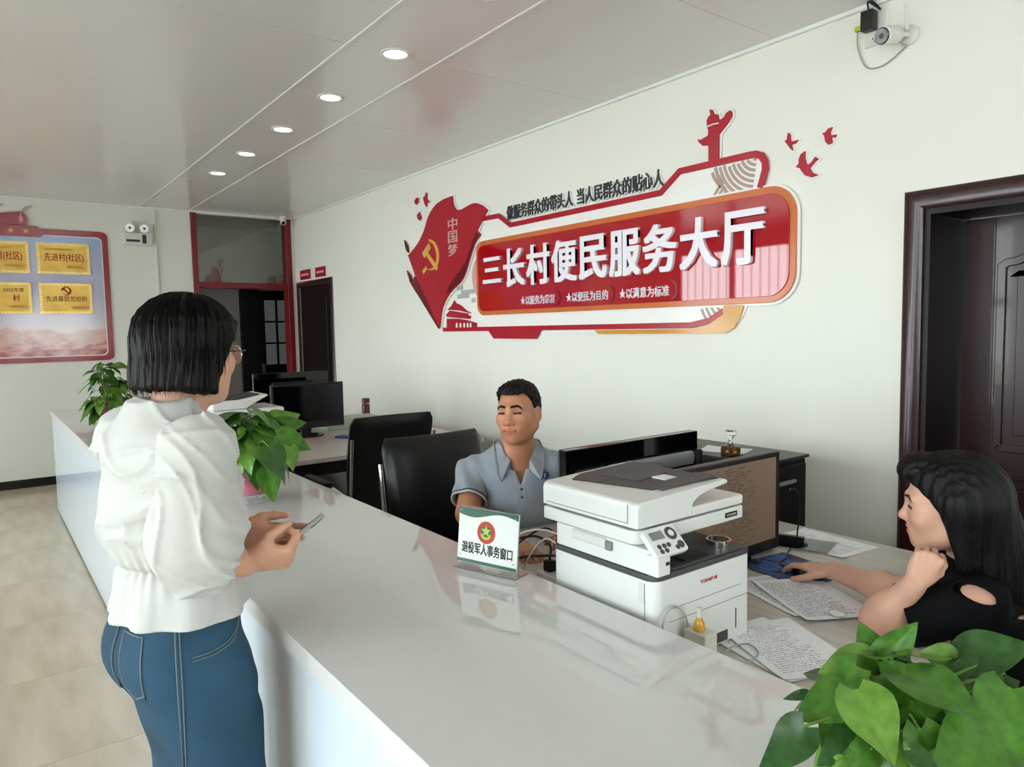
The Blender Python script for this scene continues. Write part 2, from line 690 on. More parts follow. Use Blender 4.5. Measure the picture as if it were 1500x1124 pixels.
for (e0, e1, f0, f1) in ((a, b, c, c + 0.06), (a, b, d - 0.06, d), (a, a + 0.06, c, d), (b - 0.06, b, c, d), ((a + b) / 2 - 0.03, (a + b) / 2 + 0.03, c, d)):
    fr.box((RIGHT_X + 0.05, e0, f0), (RIGHT_X + 0.11, e1, f1))
w = struct(fr.build('window_8', 'frame_red'))
MB().box((RIGHT_X + 0.077, a, c), (RIGHT_X + 0.083, b, d)).build('pane', 'window_glass', w)
# daylit yard outside the windows
yd = MB().box((-22, -26, -0.35), (14, FRONT_Y - TH, -0.25)).build('ground', mat('yard', '#b9b5ab', rough=0.9))
struct(yd)
# tiled pillar standing in front of the window wall
pl = MB().box((-3.46, FRONT_Y, 0), (-3.14, FRONT_Y + 0.26, CEIL - 0.003)).build('pillar', 'pillar_tile')
struct(pl)

# ------------------------------------------------------------------ right hand door, closed in a deep reveal
dr = struct(bpy.data.objects.new('door_1', None))
COL.objects.link(dr)
dr['label'] = 'dark red-brown wooden door set deep in its frame'


def casing(parent, a, b, top, w, mt, y=WALL_Y, dirn=-1):
    prof = [(0, 0), (0, 0.012), (w * 0.2, 0.022), (w * 0.55, 0.026), (w * 0.85, 0.018), (w, 0.006), (w, 0)]   # (across, out)
    n = len(prof)
    vs = []
    path = [((a, 0.0), (-1, 0)), ((a, top), (-1, 1)), ((b, top), (1, 1)), ((b, 0.0), (1, 0))]
    for (px, pz), (dx, dz) in path:
        for ac, ou in prof:
            vs.append((px + dx * ac, y + dirn * ou, pz + dz * ac))
    fs = []
    for i in range(3):
        for k in range(n):
            k2 = (k + 1) % n
            fs.append((i * n + k, i * n + k2, (i + 1) * n + k2, (i + 1) * n + k))
    fs += [tuple(range(n)), tuple(range(3 * n, 4 * n))]
    return MB().add(vs, fs).build('casing', mt, parent, smooth=40)


casing(dr, D1[0] + 0.006, D1[1] - 0.006, D1[3] - 0.006, 0.082, 'wood_red')
DY = WALL_Y + 0.34                                              # the leaf sits deep in the lined reveal
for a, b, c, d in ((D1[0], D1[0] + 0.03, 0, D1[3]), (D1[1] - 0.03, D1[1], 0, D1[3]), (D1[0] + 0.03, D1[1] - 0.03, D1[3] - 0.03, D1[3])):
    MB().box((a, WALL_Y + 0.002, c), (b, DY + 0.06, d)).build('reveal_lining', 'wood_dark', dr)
leaf_o = MB().box((D1[0] + 0.032, DY, 0.01), (D1[1] - 0.032, DY + 0.042, D1[3] - 0.032)).build('leaf', 'wood_red', dr, bevel=0.003)


def leaf_fn(u, v, d):
    return (D1[1] - 0.035 + u, DY + d, v)


arch = [(-0.62, 1.78), (-0.60, 1.795), (-0.56, 1.80), (-0.52, 1.82), (-0.47, 1.85), (-0.39, 1.87), (-0.31, 1.87), (-0.24, 1.85), (-0.19, 1.82), (-0.15, 1.80), (-0.11, 1.795), (-0.09, 1.78)]
panel_u = [(-0.62, 0.98)] + arch + [(-0.09, 0.98)]
panel_l = [(-0.62, 0.16), (-0.62, 0.86), (-0.09, 0.86), (-0.09, 0.16)]
for pp in (panel_u, panel_l):
    ring = pp + [pp[0]]
    MB().prism(stroke(ring, 0.035), leaf_fn, -0.012, 0.001).build('moulding', 'wood_red', leaf_o, bevel=0.004)
    MB().prism(offset_poly(pp, -0.06), leaf_fn, -0.009, 0.001).build('panel', 'wood_red', leaf_o, bevel=0.007)
MB().box((D1[0] + 0.155, DY - 0.0015, 0.01), (D1[0] + 0.158, DY + 0.001, D1[3] - 0.035)).build('stile_joint', 'wood_dark', leaf_o)
m = MB().lathe([(0.026, 0), (0.026, 0.004), (0.01, 0.008), (0.01, 0.04), (0.024, 0.05), (0.028, 0.065), (0.02, 0.08), (0.0, 0.083)], (D1[1] - 0.075, DY, 1.0), 16, (0, -1, 0))
m.build('knob', 'brass', leaf_o, smooth=40)
# ------------------------------------------------------------------ far dark door in the sign wall
d2 = struct(bpy.data.objects.new('door_2', None))
COL.objects.link(d2)
d2['label'] = 'near-black wooden door in the far corner of the sign wall'
casing(d2, D2[0] + 0.004, D2[1] - 0.004, D2[3] - 0.004, 0.07, 'wood_red')
lf = MB().box((D2[0], WALL_Y + 0.008, 0.0), (D2[1], WALL_Y + 0.05, D2[3])).build('leaf', 'wood_dark', d2, bevel=0.003)
for (c, d) in ((0.2, 0.95), (1.1, 1.95)):
    MB().box((D2[0] + 0.15, WALL_Y - 0.001, c), (D2[1] - 0.15, WALL_Y + 0.012, d)).build('panel', 'wood_dark', lf, bevel=0.006)

# ------------------------------------------------------------------ red framed opening with transom in the end wall, corridor behind
w5 = struct(bpy.data.objects.new('window_1', None))
COL.objects.link(w5)
w5['label'] = 'red framed glazed transom above the corridor opening'
Y0, Y1 = OPEN[0], OPEN[1]
TB = 2.115                                                                     # transom bar height
for nm, lo, hi in (('frame_post', (END_X - TH, Y0 - 0.012, 0), (END_X + 0.018, Y0 + 0.05, CEIL - 0.003)),
                   ('frame_post', (END_X - TH, Y1 - 0.05, 0), (END_X + 0.018, Y1 + 0.012, CEIL - 0.003)),
                   ('transom_bar', (END_X - TH + 0.02, Y0 + 0.05, TB - 0.035), (END_X + 0.012, Y1 - 0.05, TB + 0.035))):
    MB().box(lo, hi).build(nm, 'frame_red', w5, bevel=0.004)
MB().box((END_X - 0.07, Y0 + 0.05, TB + 0.035), (END_X - 0.062, Y1 - 0.05, OPEN[3])).build('pane', 'transom_glass', w5)
m = MB()
CX = -10.2
for lo, hi in (((CX - 0.1, 1.2, -0.02), (END_X - TH, 1.3, CEIL)), ((CX - 0.1, 4.2, -0.02), (END_X - TH, 4.3, CEIL)),
               ((CX - 0.1, 1.2, CEIL), (END_X - TH, 4.3, CEIL + 0.1)), ((CX - 0.1, 1.2, -0.12), (END_X - TH, 4.3, -0.001)), ((END_X - TH - 0.1, WALL_Y + TH, -0.02), (END_X - TH, 4.3, CEIL))):
    m.box(lo, hi)
struct(m.build('wall_corridor', 'corridor_grey'))
# corridor end wall with a door of six small panes
pa, pb = atx(349, 430, CX), atx(433, 425, CX)
dy0, dy1, dzt = pa[1], pb[1], 2.13
wall_with_holes('wall_corridor_end', 'y', CX, 1.2, 4.3, [(dy0 + 0.25, dy1 - 0.05, 0.0, dzt - 0.04)], -0.1, 'corridor_grey')
d3 = struct(bpy.data.objects.new('door_3', None))
COL.objects.link(d3)
d3['label'] = 'dark corridor door with six small glass panes'
ga, gb = dy0 + 0.33, dy1 - 0.13
gz0, gz1 = 1.10, 2.0
m = MB()
for a, b, c, d in ((dy0 + 0.24, ga, 0, dzt), (gb, dy1, 0, dzt), (ga, gb, gz1, dzt), (ga, gb, 0.0, gz0)):
    m.box((CX + 0.0, a, c), (CX + 0.05, b, d))
m.build('leaf', 'wood_dark', d3)
MB().box((CX + 0.01, dy0, 0), (CX + 0.09, dy0 + 0.24, dzt + 0.01)).build('side_leaf', 'wood_dark', d3, bevel=0.004)
for k in (1, 2):
    z = gz0 + (gz1 - gz0) * k / 3
    MB().box((CX + 0.01, ga, z - 0.012), (CX + 0.045, gb, z + 0.012)).build('glazing_bar', 'wood_dark', d3)
ym = (ga + gb) / 2
MB().box((CX + 0.01, ym - 0.012, gz0), (CX + 0.045, ym + 0.012, gz1)).build('glazing_bar', 'wood_dark', d3)
for k in range(3):
    for (a, b) in ((ga, ym), (ym, gb)):
        MB().box((CX + 0.022, a, gz0 + (gz1 - gz0) * k / 3), (CX + 0.027, b, gz0 + (gz1 - gz0) * (k + 1) / 3)).build('pane', 'tinted_pane', d3)
MB().box((CX + 0.05, ga - 0.07, 0.98), (CX + 0.085, ga - 0.03, 1.12)).build('handle', 'chrome', d3, bevel=0.006)

# ------------------------------------------------------------------ downlights
lights = [(-6.713 + 0.8325 * k, 1.815) for k in range(6)]
L0 = None
names = ['farthest', 'second farthest', 'third farthest', 'fourth farthest', 'largest fully visible', 'nearest']
for k, (lx, ly) in enumerate(lights):
    if L0 is None:
        L0 = thing('downlight', '', 'light', (lx, ly, CEIL - 0.002), group='row of recessed ceiling downlights')
        MB().lathe([(0.062, 0.0), (0.078, -0.001), (0.08, -0.006), (0.072, -0.010), (0.06, -0.006), (0.058, 0.0)], n=36, cap=False).build('ring', 'trim_white', L0, smooth=50)
        MB().lathe([(0.0, -0.0035), (0.06, -0.0035), (0.06, 0.0)], n=36, cap=False).build('diffuser', 'lamp_diffuser', L0)
        o = L0
    else:
        o = copy_tree(L0)
        o.location = (lx, ly, CEIL - 0.002)
    o['label'] = 'round white recessed downlight, %s of the ceiling row' % names[k]
# ------------------------------------------------------------------ lettered wall sign on the long wall
mat('sign_red', '#b00f1e', rough=0.03, var=0.10, scale=1.5, spec=0.8)
mat('sign_red_flat', '#b0142a', rough=0.22, var=0.06)
mat('sign_maroon', '#6a0f1c', rough=0.2, var=0.1)
mat('sign_orange', '#d0703c', rough=0.15, var=0.08)
mat('sign_amber', '#d89a3c', rough=0.1, var=0.1)
mat('sign_white', '#f4f3ef', rough=0.2, var=0.01)
mat('letter_white', '#f3ecf4', rough=0.3, var=0.01)
mat('letter_dark', '#33343c', rough=0.4)
mat('letter_side', '#6a2230', rough=0.4)
mat('sign_gold', '#e2ac52', rough=0.2, var=0.1)
mat('sign_pink', '#d9a3a0', rough=0.3)
mat('sign_tan', '#b39a8a', rough=0.3)
mat('cloud_grey', '#b4b0ae', rough=0.4)


def SW(x, y):
    p = aty(x, y, WALL_Y)
    return (p[0], p[2])


def wall_fn(u, v, d):
    return (u, WALL_Y - d, v)


def c3(L_, ox, oy, s):
    return [SW(ox + s * a, oy + s * b) for a, b in L_]


sg = thing('wall_sign', 'large red and white lettered wall sign above the counter staff', 'sign', (-3.5, WALL_Y, 1.95))


def plate(name, poly, mt, d0, d1, parent=None, bevel=0.0):
    return MB().prism(poly, wall_fn, d0, d1).build(name, mt, parent or sg, world=True, bevel=bevel)


# white backing board
top = [(711, 322), (733, 315.5), (750, 331), (970, 284), (998, 251), (1108, 225), (1122, 234), (1125, 247), (1119, 276)]
back_px = top + [(1100, 440), (1088, 466), (1072, 486), (1060, 488), (880, 488), (800, 489), (720, 487), (655, 487), (652, 474), (668, 440), (690, 420), (702, 400), (700, 372)]
plate('backing_board', [SW(*p) for p in back_px], 'sign_white', 0.002, 0.010)
# red line along the top with its curl at the right
line_px = [(709, 321), (733, 316.5), (750, 330), (970, 283), (998, 251.5)]
end_px = [(1100, 228), (1110, 226.5), (1118, 229), (1123, 237), (1123.5, 248), (1120, 262), (1116, 276)]
plate('top_band', stroke([SW(*p) for p in line_px + end_px], 0.036), 'sign_red_flat', 0.008, 0.020, bevel=0.002)
# concentric wave ornament (upper and lower right)
wv = SW(1122, 236)


def arcs(cx, cz, r0, n, step, a0, a1, mt='sign_tan', w=0.016, clip=None):
    for k in range(n):
        r = r0 + step * k
        pts = [(cx + r * math.cos(a0 + (a1 - a0) * t / 14), cz + r * math.sin(a0 + (a1 - a0) * t / 14)) for t in range(15)]
        if clip:
            pts = [p for p in pts if clip(*p)]
        if len(pts) > 2:
            plate('wave_ring', stroke(pts, w), mt, 0.006, 0.0115 + 0.0004 * k)


zt = lambda x: SW(1108, 226)[1] - 0.012 + (x - SW(1108, 226)[0]) * 0.0
xr, zb = SW(1117, 262)[0], SW(1080, 291)[1]
xl = SW(1044, 252)[0]
ztop = SW(1080, 238)[1]
arcs(xr - 0.02, ztop + 0.04, 0.05, 9, 0.027, PI, 1.45 * PI, clip=lambda x, z: zb - 0.01 < z < ztop and xl < x < xr)
arcs(xl + 0.17, ztop + 0.03, 0.045, 6, 0.026, PI, 1.5 * PI, clip=lambda x, z: zb + 0.03 < z < ztop and xl < x < xl + 0.13 and (x - xr) ** 2 + (z - ztop) ** 2 > 0.062)
arcs(xl + 0.19, zb - 0.07, 0.07, 6, 0.026, 0.5 * PI, PI, clip=lambda x, z: zb - 0.01 < z < ztop and xl < x < xl + 0.16 and (x - xr) ** 2 + (z - ztop) ** 2 > 0.058)
xa, za = SW(1064, 448)
arcs(xa + 0.02, za + 0.05, 0.06, 5, 0.032, PI, 1.5 * PI, clip=lambda x, z: SW(1064, 474)[1] < z < za and x > SW(1028, 452)[0])
# the big red name panel with its orange rim
px0, pz0 = SW(708, 462)
px1, pz1 = SW(1172, 270)
px0, px1, pz0, pz1 = -4.83, -2.03, 1.655, 2.238
rim = rrect(px0, pz0, px1, pz1, [0.09, 0.15, 0.15, 0.09], 8)
plate('panel_back', offset_poly(rim, 0.012), 'sign_white', 0.008, 0.018)
plate('panel_rim', rim, 'sign_orange', 0.018, 0.030, bevel=0.002)
plate('name_panel', rrect(px0 + 0.032, pz0 + 0.032, px1 - 0.032, pz1 - 0.036, [0.07, 0.12, 0.12, 0.07], 8), 'sign_red', 0.028, 0.036, bevel=0.0015)
# huabiao column and birds
s5 = (980, 150, 0.17333)
col = c3([(350, 505), (350, 370), (300, 370), (268, 340), (258, 312), (280, 322), (310, 305), (345, 285), (350, 245), (340, 215), (335, 160), (350, 125), (367, 110), (360, 65), (382, 66), (400, 105), (430, 106), (440, 160), (480, 130), (500, 95), (530, 70), (548, 82), (550, 120), (515, 180), (470, 235), (440, 275), (437, 485)], *s5)
plate('column_back', offset_poly(col, 0.010), 'sign_white', 0.004, 0.010)
plate('ornate_column', col, 'sign_red_flat', 0.010, 0.020, bevel=0.0015)
plate('column_band', stroke(c3([(345, 210), (390, 190), (440, 180)], *s5), 0.006), 'sign_white', 0.019, 0.0215)
birds = [(s5, [(1085, 550), (1110, 522), (1112, 480), (1130, 440), (1165, 415), (1162, 470), (1175, 520), (1195, 530), (1225, 500), (1250, 462), (1277, 482), (1252, 500), (1205, 560), (1225, 595), (1275, 615), (1220, 637), (1165, 622), (1135, 585), (1120, 560)]),
         (s5, [(990, 330), (1010, 322), (1014, 290), (1022, 258), (1040, 275), (1045, 335), (1070, 330), (1108, 318), (1085, 350), (1050, 362), (1062, 412), (1040, 395), (1015, 360)]),
         (s5, [(1310, 265), (1338, 255), (1360, 225), (1396, 212), (1378, 255), (1380, 283), (1432, 275), (1420, 300), (1388, 300), (1395, 345), (1360, 362), (1335, 335), (1328, 290)])]
s3 = (590, 270, 0.20472)
birds += [(s3, [(155, 92), (168, 90), (176, 60), (186, 75), (184, 110), (206, 125), (186, 135), (180, 165), (166, 140)]),
          (s3, [(95, 118), (108, 98), (124, 100), (122, 128), (108, 148), (96, 136)]),
          (s3, [(112, 222), (130, 200), (140, 228), (146, 240), (132, 262), (116, 246)])]
blab = ['large red bird cut-out on the wall right of the sign', 'small red bird cut-out nearest the red column ornament', 'rightmost small red bird cut-out beside the wall sign',
        'red bird cut-out just above the flag ornament', 'tiny grey-red bird cut-out left of the flag top', 'tiny red bird cut-out lowest beside the flag']
for (sc, pts), lb in zip(birds, blab):
    poly = c3(pts, *sc)
    cx, cz = np.mean([p[0] for p in poly]), np.mean([p[1] for p in poly])
    b = thing('bird_ornament', lb, 'ornament', (cx, WALL_Y, cz), group='red bird cut-outs around the wall sign')
    plate('bird_back', offset_poly(poly, 0.008), 'sign_white', 0.001, 0.008, b)
    plate('bird_shape', poly, 'sign_red_flat', 0.008, 0.018, b, bevel=0.001)
# flag
flag = c3(catmull([(370, 85), (376, 140), (395, 178), (430, 184), (480, 157), (530, 136), (580, 150), (625, 185)], 3) + [(590, 250), (548, 330)] +
          catmull([(575, 362), (530, 430), (500, 520), (470, 620), (435, 695), (380, 750), (330, 815), (296, 900), (280, 1030)], 3) +
          [(180, 870), (110, 770), (72, 705), (105, 655), (55, 512)] + catmull([(55, 510), (120, 430), (165, 340), (200, 230), (250, 150), (310, 108)], 3), *s3)
plate('flag_back', offset_poly(flag, 0.014), 'sign_white', 0.004, 0.012)
plate('flag', flag, 'sign_red_flat', 0.012, 0.026, bevel=0.002)
plate('flag_fold', c3([(72, 706), (108, 668), (135, 715), (175, 800), (272, 1020), (180, 870), (110, 770)], *s3), 'sign_maroon', 0.024, 0.0285)
plate('flag_fold', c3([(545, 345), (572, 362), (530, 430), (500, 520), (470, 620), (437, 690), (345, 780), (330, 790), (345, 735), (410, 640), (470, 560), (500, 470), (520, 400)], *s3), 'sign_maroon', 0.024, 0.0285)
for tip in ([(22, 400), (45, 440), (52, 492), (38, 478), (30, 450)], [(40, 618), (66, 650), (76, 690), (60, 686), (50, 655)]):
    plate('spear_tip', c3(tip, *s3), 'sign_maroon', 0.008, 0.020)
plate('flagpole', stroke(c3([(68, 690), (276, 1030)], *s3), 0.012), 'sign_maroon', 0.012, 0.030)
# hammer and sickle
sick = catmull([(207, 398), (245, 425), (268, 480), (270, 540), (255, 590), (220, 612), (180, 600)], 5)
plate('emblem_sickle', stroke(c3(sick, *s3), [0.008 + 0.034 * math.sin(PI * min(1, (i + 2) / (len(sick) * 0.9))) for i in range(len(sick))]), 'sign_gold', 0.025, 0.031)
plate('emblem_handle', stroke(c3([(190, 598), (165, 632)], *s3), 0.036), 'sign_gold', 0.025, 0.0312)
plate('emblem_hammer', stroke(c3([(195, 500), (268, 608)], *s3), 0.042), 'sign_gold', 0.025, 0.0315)
plate('emblem_hammer_head', stroke(c3([(168, 512), (215, 440)], *s3), 0.060), 'sign_gold', 0.025, 0.0318)
# gate tower silhouette and clouds
plate('gate_tower_base', c3([(328, 962), (410, 962), (470, 972), (540, 992), (540, 1032), (328, 1032)], *s3), 'sign_red_flat', 0.010, 0.020)
plate('gate_tower_roof', c3([(322, 935), (348, 905), (500, 942), (492, 965), (330, 950)], *s3), 'sign_red_flat', 0.010, 0.020)
plate('gate_tower_roof', c3([(332, 898), (360, 872), (382, 832), (392, 850), (430, 868), (470, 905), (492, 915), (500, 925), (420, 905), (350, 900)], *s3), 'sign_red_flat', 0.010, 0.020)
plate('gate_tower_hall', c3([(355, 905), (480, 925), (478, 945), (360, 925)], *s3), 'sign_red_flat', 0.010, 0.018)
for a in (395, 422, 449, 474, 495):
    plate('gate_arch', c3([(a, 1028), (a, 998), (a + 5, 990), (a + 11, 998), (a + 11, 1028)], *s3), 'sign_white', 0.019, 0.0215)
for cl in ([(395, 745), (432, 735)], [(425, 775), (520, 765)], [(400, 805), (485, 798)], [(500, 832), (530, 828)]):
    plate('cloud_stroke', stroke(c3(cl, *s3), 0.035), 'cloud_grey', 0.008, 0.014, bevel=0.003)
plate('cloud_disc', [(SW(590 + 560 * .20472, 270 + 665 * .20472)[0] + 0.105 * math.cos(t * PI / 12), SW(590 + 560 * .20472, 270 + 665 * .20472)[1] + 0.16 * math.sin(t * PI / 12)) for t in range(24)], 'sign_pink', 0.008, 0.0165)
# bottom bands
plate('bottom_band', stroke([SW(652, 483), (SW(1015, 479)[0], SW(652, 483)[1]), SW(1042, 470), SW(1062, 456)], 0.034), 'sign_red_flat', 0.010, 0.022, bevel=0.002)
plate('bottom_tab', [SW(718, 484), SW(726, 496), SW(788, 496.5), SW(796, 484)], 'sign_red_flat', 0.010, 0.0205)
plate('amber_band', [SW(874, 484), SW(880, 489.5), SW(1066, 488), SW(1078, 481), SW(1086, 468), SW(1093, 447), SW(1064, 447), SW(1060, 462), SW(1040, 476), SW(1015, 482)], 'sign_amber', 0.010, 0.0215)


def sign_text(name, body, p_left_bottom, p_right_bottom, hz, mt, d, depth, bold, side=None):
    a, b = SW(*p_left_bottom), SW(*p_right_bottom)
    mm = frame((a[0], WALL_Y - d, a[1]), (1, 0, 0), (0, 0, 1))
    return text_mesh(name, body, mt, mm, width=b[0] - a[0], height=hz, depth=depth, bold=bold, parent=sg)


Ha = SW(1095, 308)[1] - SW(1095, 388)[1]
title = '三长村便民服务大厅'
xa_, xb_ = SW(714, 420)[0], SW(1131, 385)[0]
zb_ = SW(1095, 389)[1]
pitch_ = (xb_ - xa_) / len(title)
fat = {'三': (0.86, 0.70)}
for i, ch in enumerate(title):
    wv_, hv_ = fat.get(ch, (0.93, 1.0))
    x0 = xa_ + pitch_ * (i + (1 - wv_) / 2)
    text_mesh('title_letter', ch, 'letter_white', frame((x0, WALL_Y - 0.036, zb_ + Ha * (1 - hv_) / 2), (1, 0, 0), (0, 0, 1)), width=pitch_ * wv_, height=Ha * hv_, depth=0.022, bold=0.034, parent=sg)
h2 = (SW(870, 272)[1] - SW(870, 296)[1])
zs_ = SW(870, 296)[1]
for sl, a_, b_ in (('做服务群众的带头人', SW(745, 320)[0], SW(842, 296)[0]), ('当人民群众的贴心人', SW(848, 292)[0], SW(975, 268)[0])):
    text_mesh('slogan_letters_back', sl, 'sign_white', frame((a_ + 0.010, WALL_Y - 0.001, zs_ - 0.006), (1, 0, 0), (0, 0, 1)), width=b_ - a_, height=h2, depth=0.012, bold=0.024, parent=sg)
    text_mesh('slogan_letters', sl, 'letter_dark', frame((a_, WALL_Y - 0.012, zs_), (1, 0, 0), (0, 0, 1)), width=b_ - a_, height=h2, depth=0.008, bold=0.02, parent=sg)
for body, pa_, pb_ in (('★以服务为宗旨', (769, 445), (819, 445)), ('★以便民为目的', (836, 438), (897, 436)), ('★以满意为标准', (914, 433), (987, 430))):
    a_, b_ = SW(*pa_)[0], SW(*pb_)[0]
    z_ = SW(868, 441)[1]
    text_mesh('motto_letters', body, 'letter_white', frame((a_, WALL_Y - 0.036, z_), (1, 0, 0), (0, 0, 1)), width=b_ - a_, height=0.064, depth=0.005, bold=0.012, parent=sg)
    pts = [(b_ + 0.012, z_ - 0.02), (b_ + 0.045, z_ + 0.0), (b_ + 0.055, z_ + 0.035), (b_ + 0.045, z_ + 0.07), (b_ + 0.012, z_ + 0.09)]
    plate('motto_curl', stroke(catmull(pts, 4), 0.010), 'sign_maroon', 0.035, 0.039)
for i, ch in enumerate('中国梦'):
    p = SW(590 + .20472 * 345, 270 + .20472 * (335 + 92 * i))
    text_mesh('flag_lettering', ch, 'sign_pink', frame((p[0], WALL_Y - 0.026, p[1]), (1, 0, 0), (0, 0, 1)), width=0.15, height=0.10, depth=0.004, bold=0.02, parent=sg)

# ------------------------------------------------------------------ award board on the end wall
mat('board_red', '#9c1022', rough=0.15, var=0.08)
mat('plaque_gold', '#d0a648', rough=0.28, metal=0.35, col2='#b98c34', scale=5)
mat('plaque_gold_light', '#efd98c', rough=0.25, metal=0.3)
mat('ink_red', '#a3271d', rough=0.6)
mat('ink_dark', '#4a3a1c', rough=0.6)
print_mat('ink_rows', '#c89f44', '#4a3a1c', 2, 30, fill=0.6, margin=0.02)
# printed landscape: pale sky over red hills
m = bpy.data.materials.new('board_print')
m.use_nodes = True
N, L = m.node_tree.nodes, m.node_tree.links
b = N['Principled BSDF']
b.inputs['Roughness'].default_value = 0.12
tc = N.new('ShaderNodeTexCoord')
sp = N.new('ShaderNodeSeparateXYZ')
L.new(tc.outputs['Object'], sp.inputs[0])
rp = N.new('ShaderNodeValToRGB')
for i, (p, c) in enumerate(((0.0, '#d2bcae'), (0.22, '#d6c6c4'), (0.38, '#bfb0c4'), (0.7, '#b4b4d2'), (1.0, '#8fa8d0'))):
    e = rp.color_ramp.elements[i] if i < 2 else rp.color_ramp.elements.new(p)
    e.position = p
    e.color = lin(c)
mr = N.new('ShaderNodeMapRange')
mr.inputs[1].default_value, mr.inputs[2].default_value = 0.0, 1.34
L.new(sp.outputs[2], mr.inputs[0])
L.new(mr.outputs[0], rp.inputs[0])
prev = rp.outputs[0]
for off, amp, sc_, colr, sh in ((0.34, 0.16, 2.6, '#c08f80', 0.0), (0.20, 0.22, 3.2, '#a8382c', 4.0), (0.05, 0.2, 5.0, '#7c1a1a', 9.0)):
    mp = N.new('ShaderNodeMapping')
    mp.inputs['Location'].default_value = (sh, sh, 0)
    mp.inputs['Scale'].default_value = (1, 1, 0.25)
    L.new(tc.outputs['Object'], mp.inputs[0])
    nz = N.new('ShaderNodeTexNoise')
    nz.inputs['Scale'].default_value = sc_
    nz.inputs['Detail'].default_value = 6
    L.new(mp.outputs[0], nz.inputs[0])
    ma = N.new('ShaderNodeMath')
    ma.operation = 'MULTIPLY_ADD'
    L.new(nz.outputs[0], ma.inputs[0])
    ma.inputs[1].default_value = amp * 2
    ma.inputs[2].default_value = off - amp
    sb = N.new('ShaderNodeMath')
    sb.operation = 'SUBTRACT'
    L.new(ma.outputs[0], sb.inputs[0])
    L.new(sp.outputs[2], sb.inputs[1])
    mr2 = N.new('ShaderNodeMapRange')
    mr2.inputs[1].default_value, mr2.inputs[2].default_value = 0.0, 0.03
    L.new(sb.outputs[0], mr2.inputs[0])
    nz3 = N.new('ShaderNodeTexNoise')
    nz3.inputs['Scale'].default_value = 14
    nz3.inputs['Detail'].default_value = 6
    mp3 = N.new('ShaderNodeMapping')
    mp3.inputs['Scale'].default_value = (0.6, 0.6, 1.6)
    mp3.inputs['Rotation'].default_value = (0.5, 0, 0)
    L.new(tc.outputs['Object'], mp3.inputs[0])
    L.new(mp3.outputs[0], nz3.inputs[0])
    rr = N.new('ShaderNodeValToRGB')
    rr.color_ramp.elements[0].position, rr.color_ramp.elements[1].position = 0.4, 0.65
    rr.color_ramp.elements[0].color = lin(colr)
    rr.color_ramp.elements[1].color = lin('#d8a08c')
    L.new(nz3.outputs[0], rr.inputs[0])
    mx = N.new('ShaderNodeMix')
    mx.data_type = 'RGBA'
    L.new(mr2.outputs[0], mx.inputs[0])
    L.new(prev, mx.inputs[6])
    L.new(rr.outputs[0], mx.inputs[7])
    prev = mx.outputs[2]
L.new(prev, b.inputs['Base Color'])
M['board_print'] = m


def EW(x, y):
    p = atx(x, y, END_X)
    return (p[1], p[2])


def end_fn(u, v, d):
    return (END_X + d, u, v)


BY0, BY1, BZ0, BZ1 = -1.55, 1.225, 1.285, 2.655
bd = thing('award_board', 'red-framed display board with golden plaques on the far wall', 'board', (END_X, 0.0, BZ0))


def eplate(name, poly, mt, d0, d1, parent=None, bevel=0.0):
    return MB().prism(poly, end_fn, d0, d1).build(name, mt, parent or bd, world=True, bevel=bevel)


eplate('board_back', rrect(BY0, BZ0, BY1, BZ1, 0.06), 'board_red', 0.002, 0.012, bevel=0.002)
eplate('white_line', rrect(BY0 + 0.055, BZ0 + 0.052, BY1 - 0.055, BZ1 - 0.062, 0.05), 'sign_white', 0.010, 0.014)
eplate('printed_landscape', rrect(BY0 + 0.066, BZ0 + 0.063, BY1 - 0.066, BZ1 - 0.073, 0.045), 'board_print', 0.012, 0.017)
hp = [EW(-140, 338), EW(-140, 326), EW(0, 329), EW(52, 330), EW(60, 337), EW(66, 339), EW(58, 346), EW(0, 345.5), EW(-140, 344)]
zc_ = EW(0, 337)[1]
ym_ = EW(58, 338)[0]
eplate('header_band', [(-0.9, zc_ - 0.055), (-0.9, zc_ + 0.055), (ym_ - 0.03, zc_ + 0.055), (ym_ + 0.05, zc_ - 0.005), (ym_ - 0.0, zc_ - 0.055)], 'board_red', 0.015, 0.026, bevel=0.002)
cap = [EW(-60, 329), EW(-60, 320), EW(0, 312), EW(28, 310), EW(36, 314), EW(40, 321), EW(40, 330)]
eplate('header_cap', cap, 'board_red', 0.002, 0.020, bevel=0.002)
eplate('header_quill', stroke([EW(31, 310), EW(38, 305), EW(46, 302)], [0.012, 0.03, 0.008]), 'cloud_grey', 0.006, 0.014)
eplate('header_quill', stroke([EW(-10, 304), EW(-2, 301), EW(5, 299)], [0.012, 0.03, 0.008]), 'cloud_grey', 0.006, 0.014)
eplate('header_lantern', [EW(28, 326), EW(27, 319), EW(29, 316), EW(29.5, 311), EW(30.5, 311), EW(31, 316), EW(33, 319), EW(33, 326)], 'sign_pink', 0.018, 0.022)


def star(cx, cz, r):
    return [(cx + (r if k % 2 == 0 else r * 0.4) * math.sin(PI * k / 5), cz + (r if k % 2 == 0 else r * 0.4) * math.cos(PI * k / 5)) for k in range(10)]


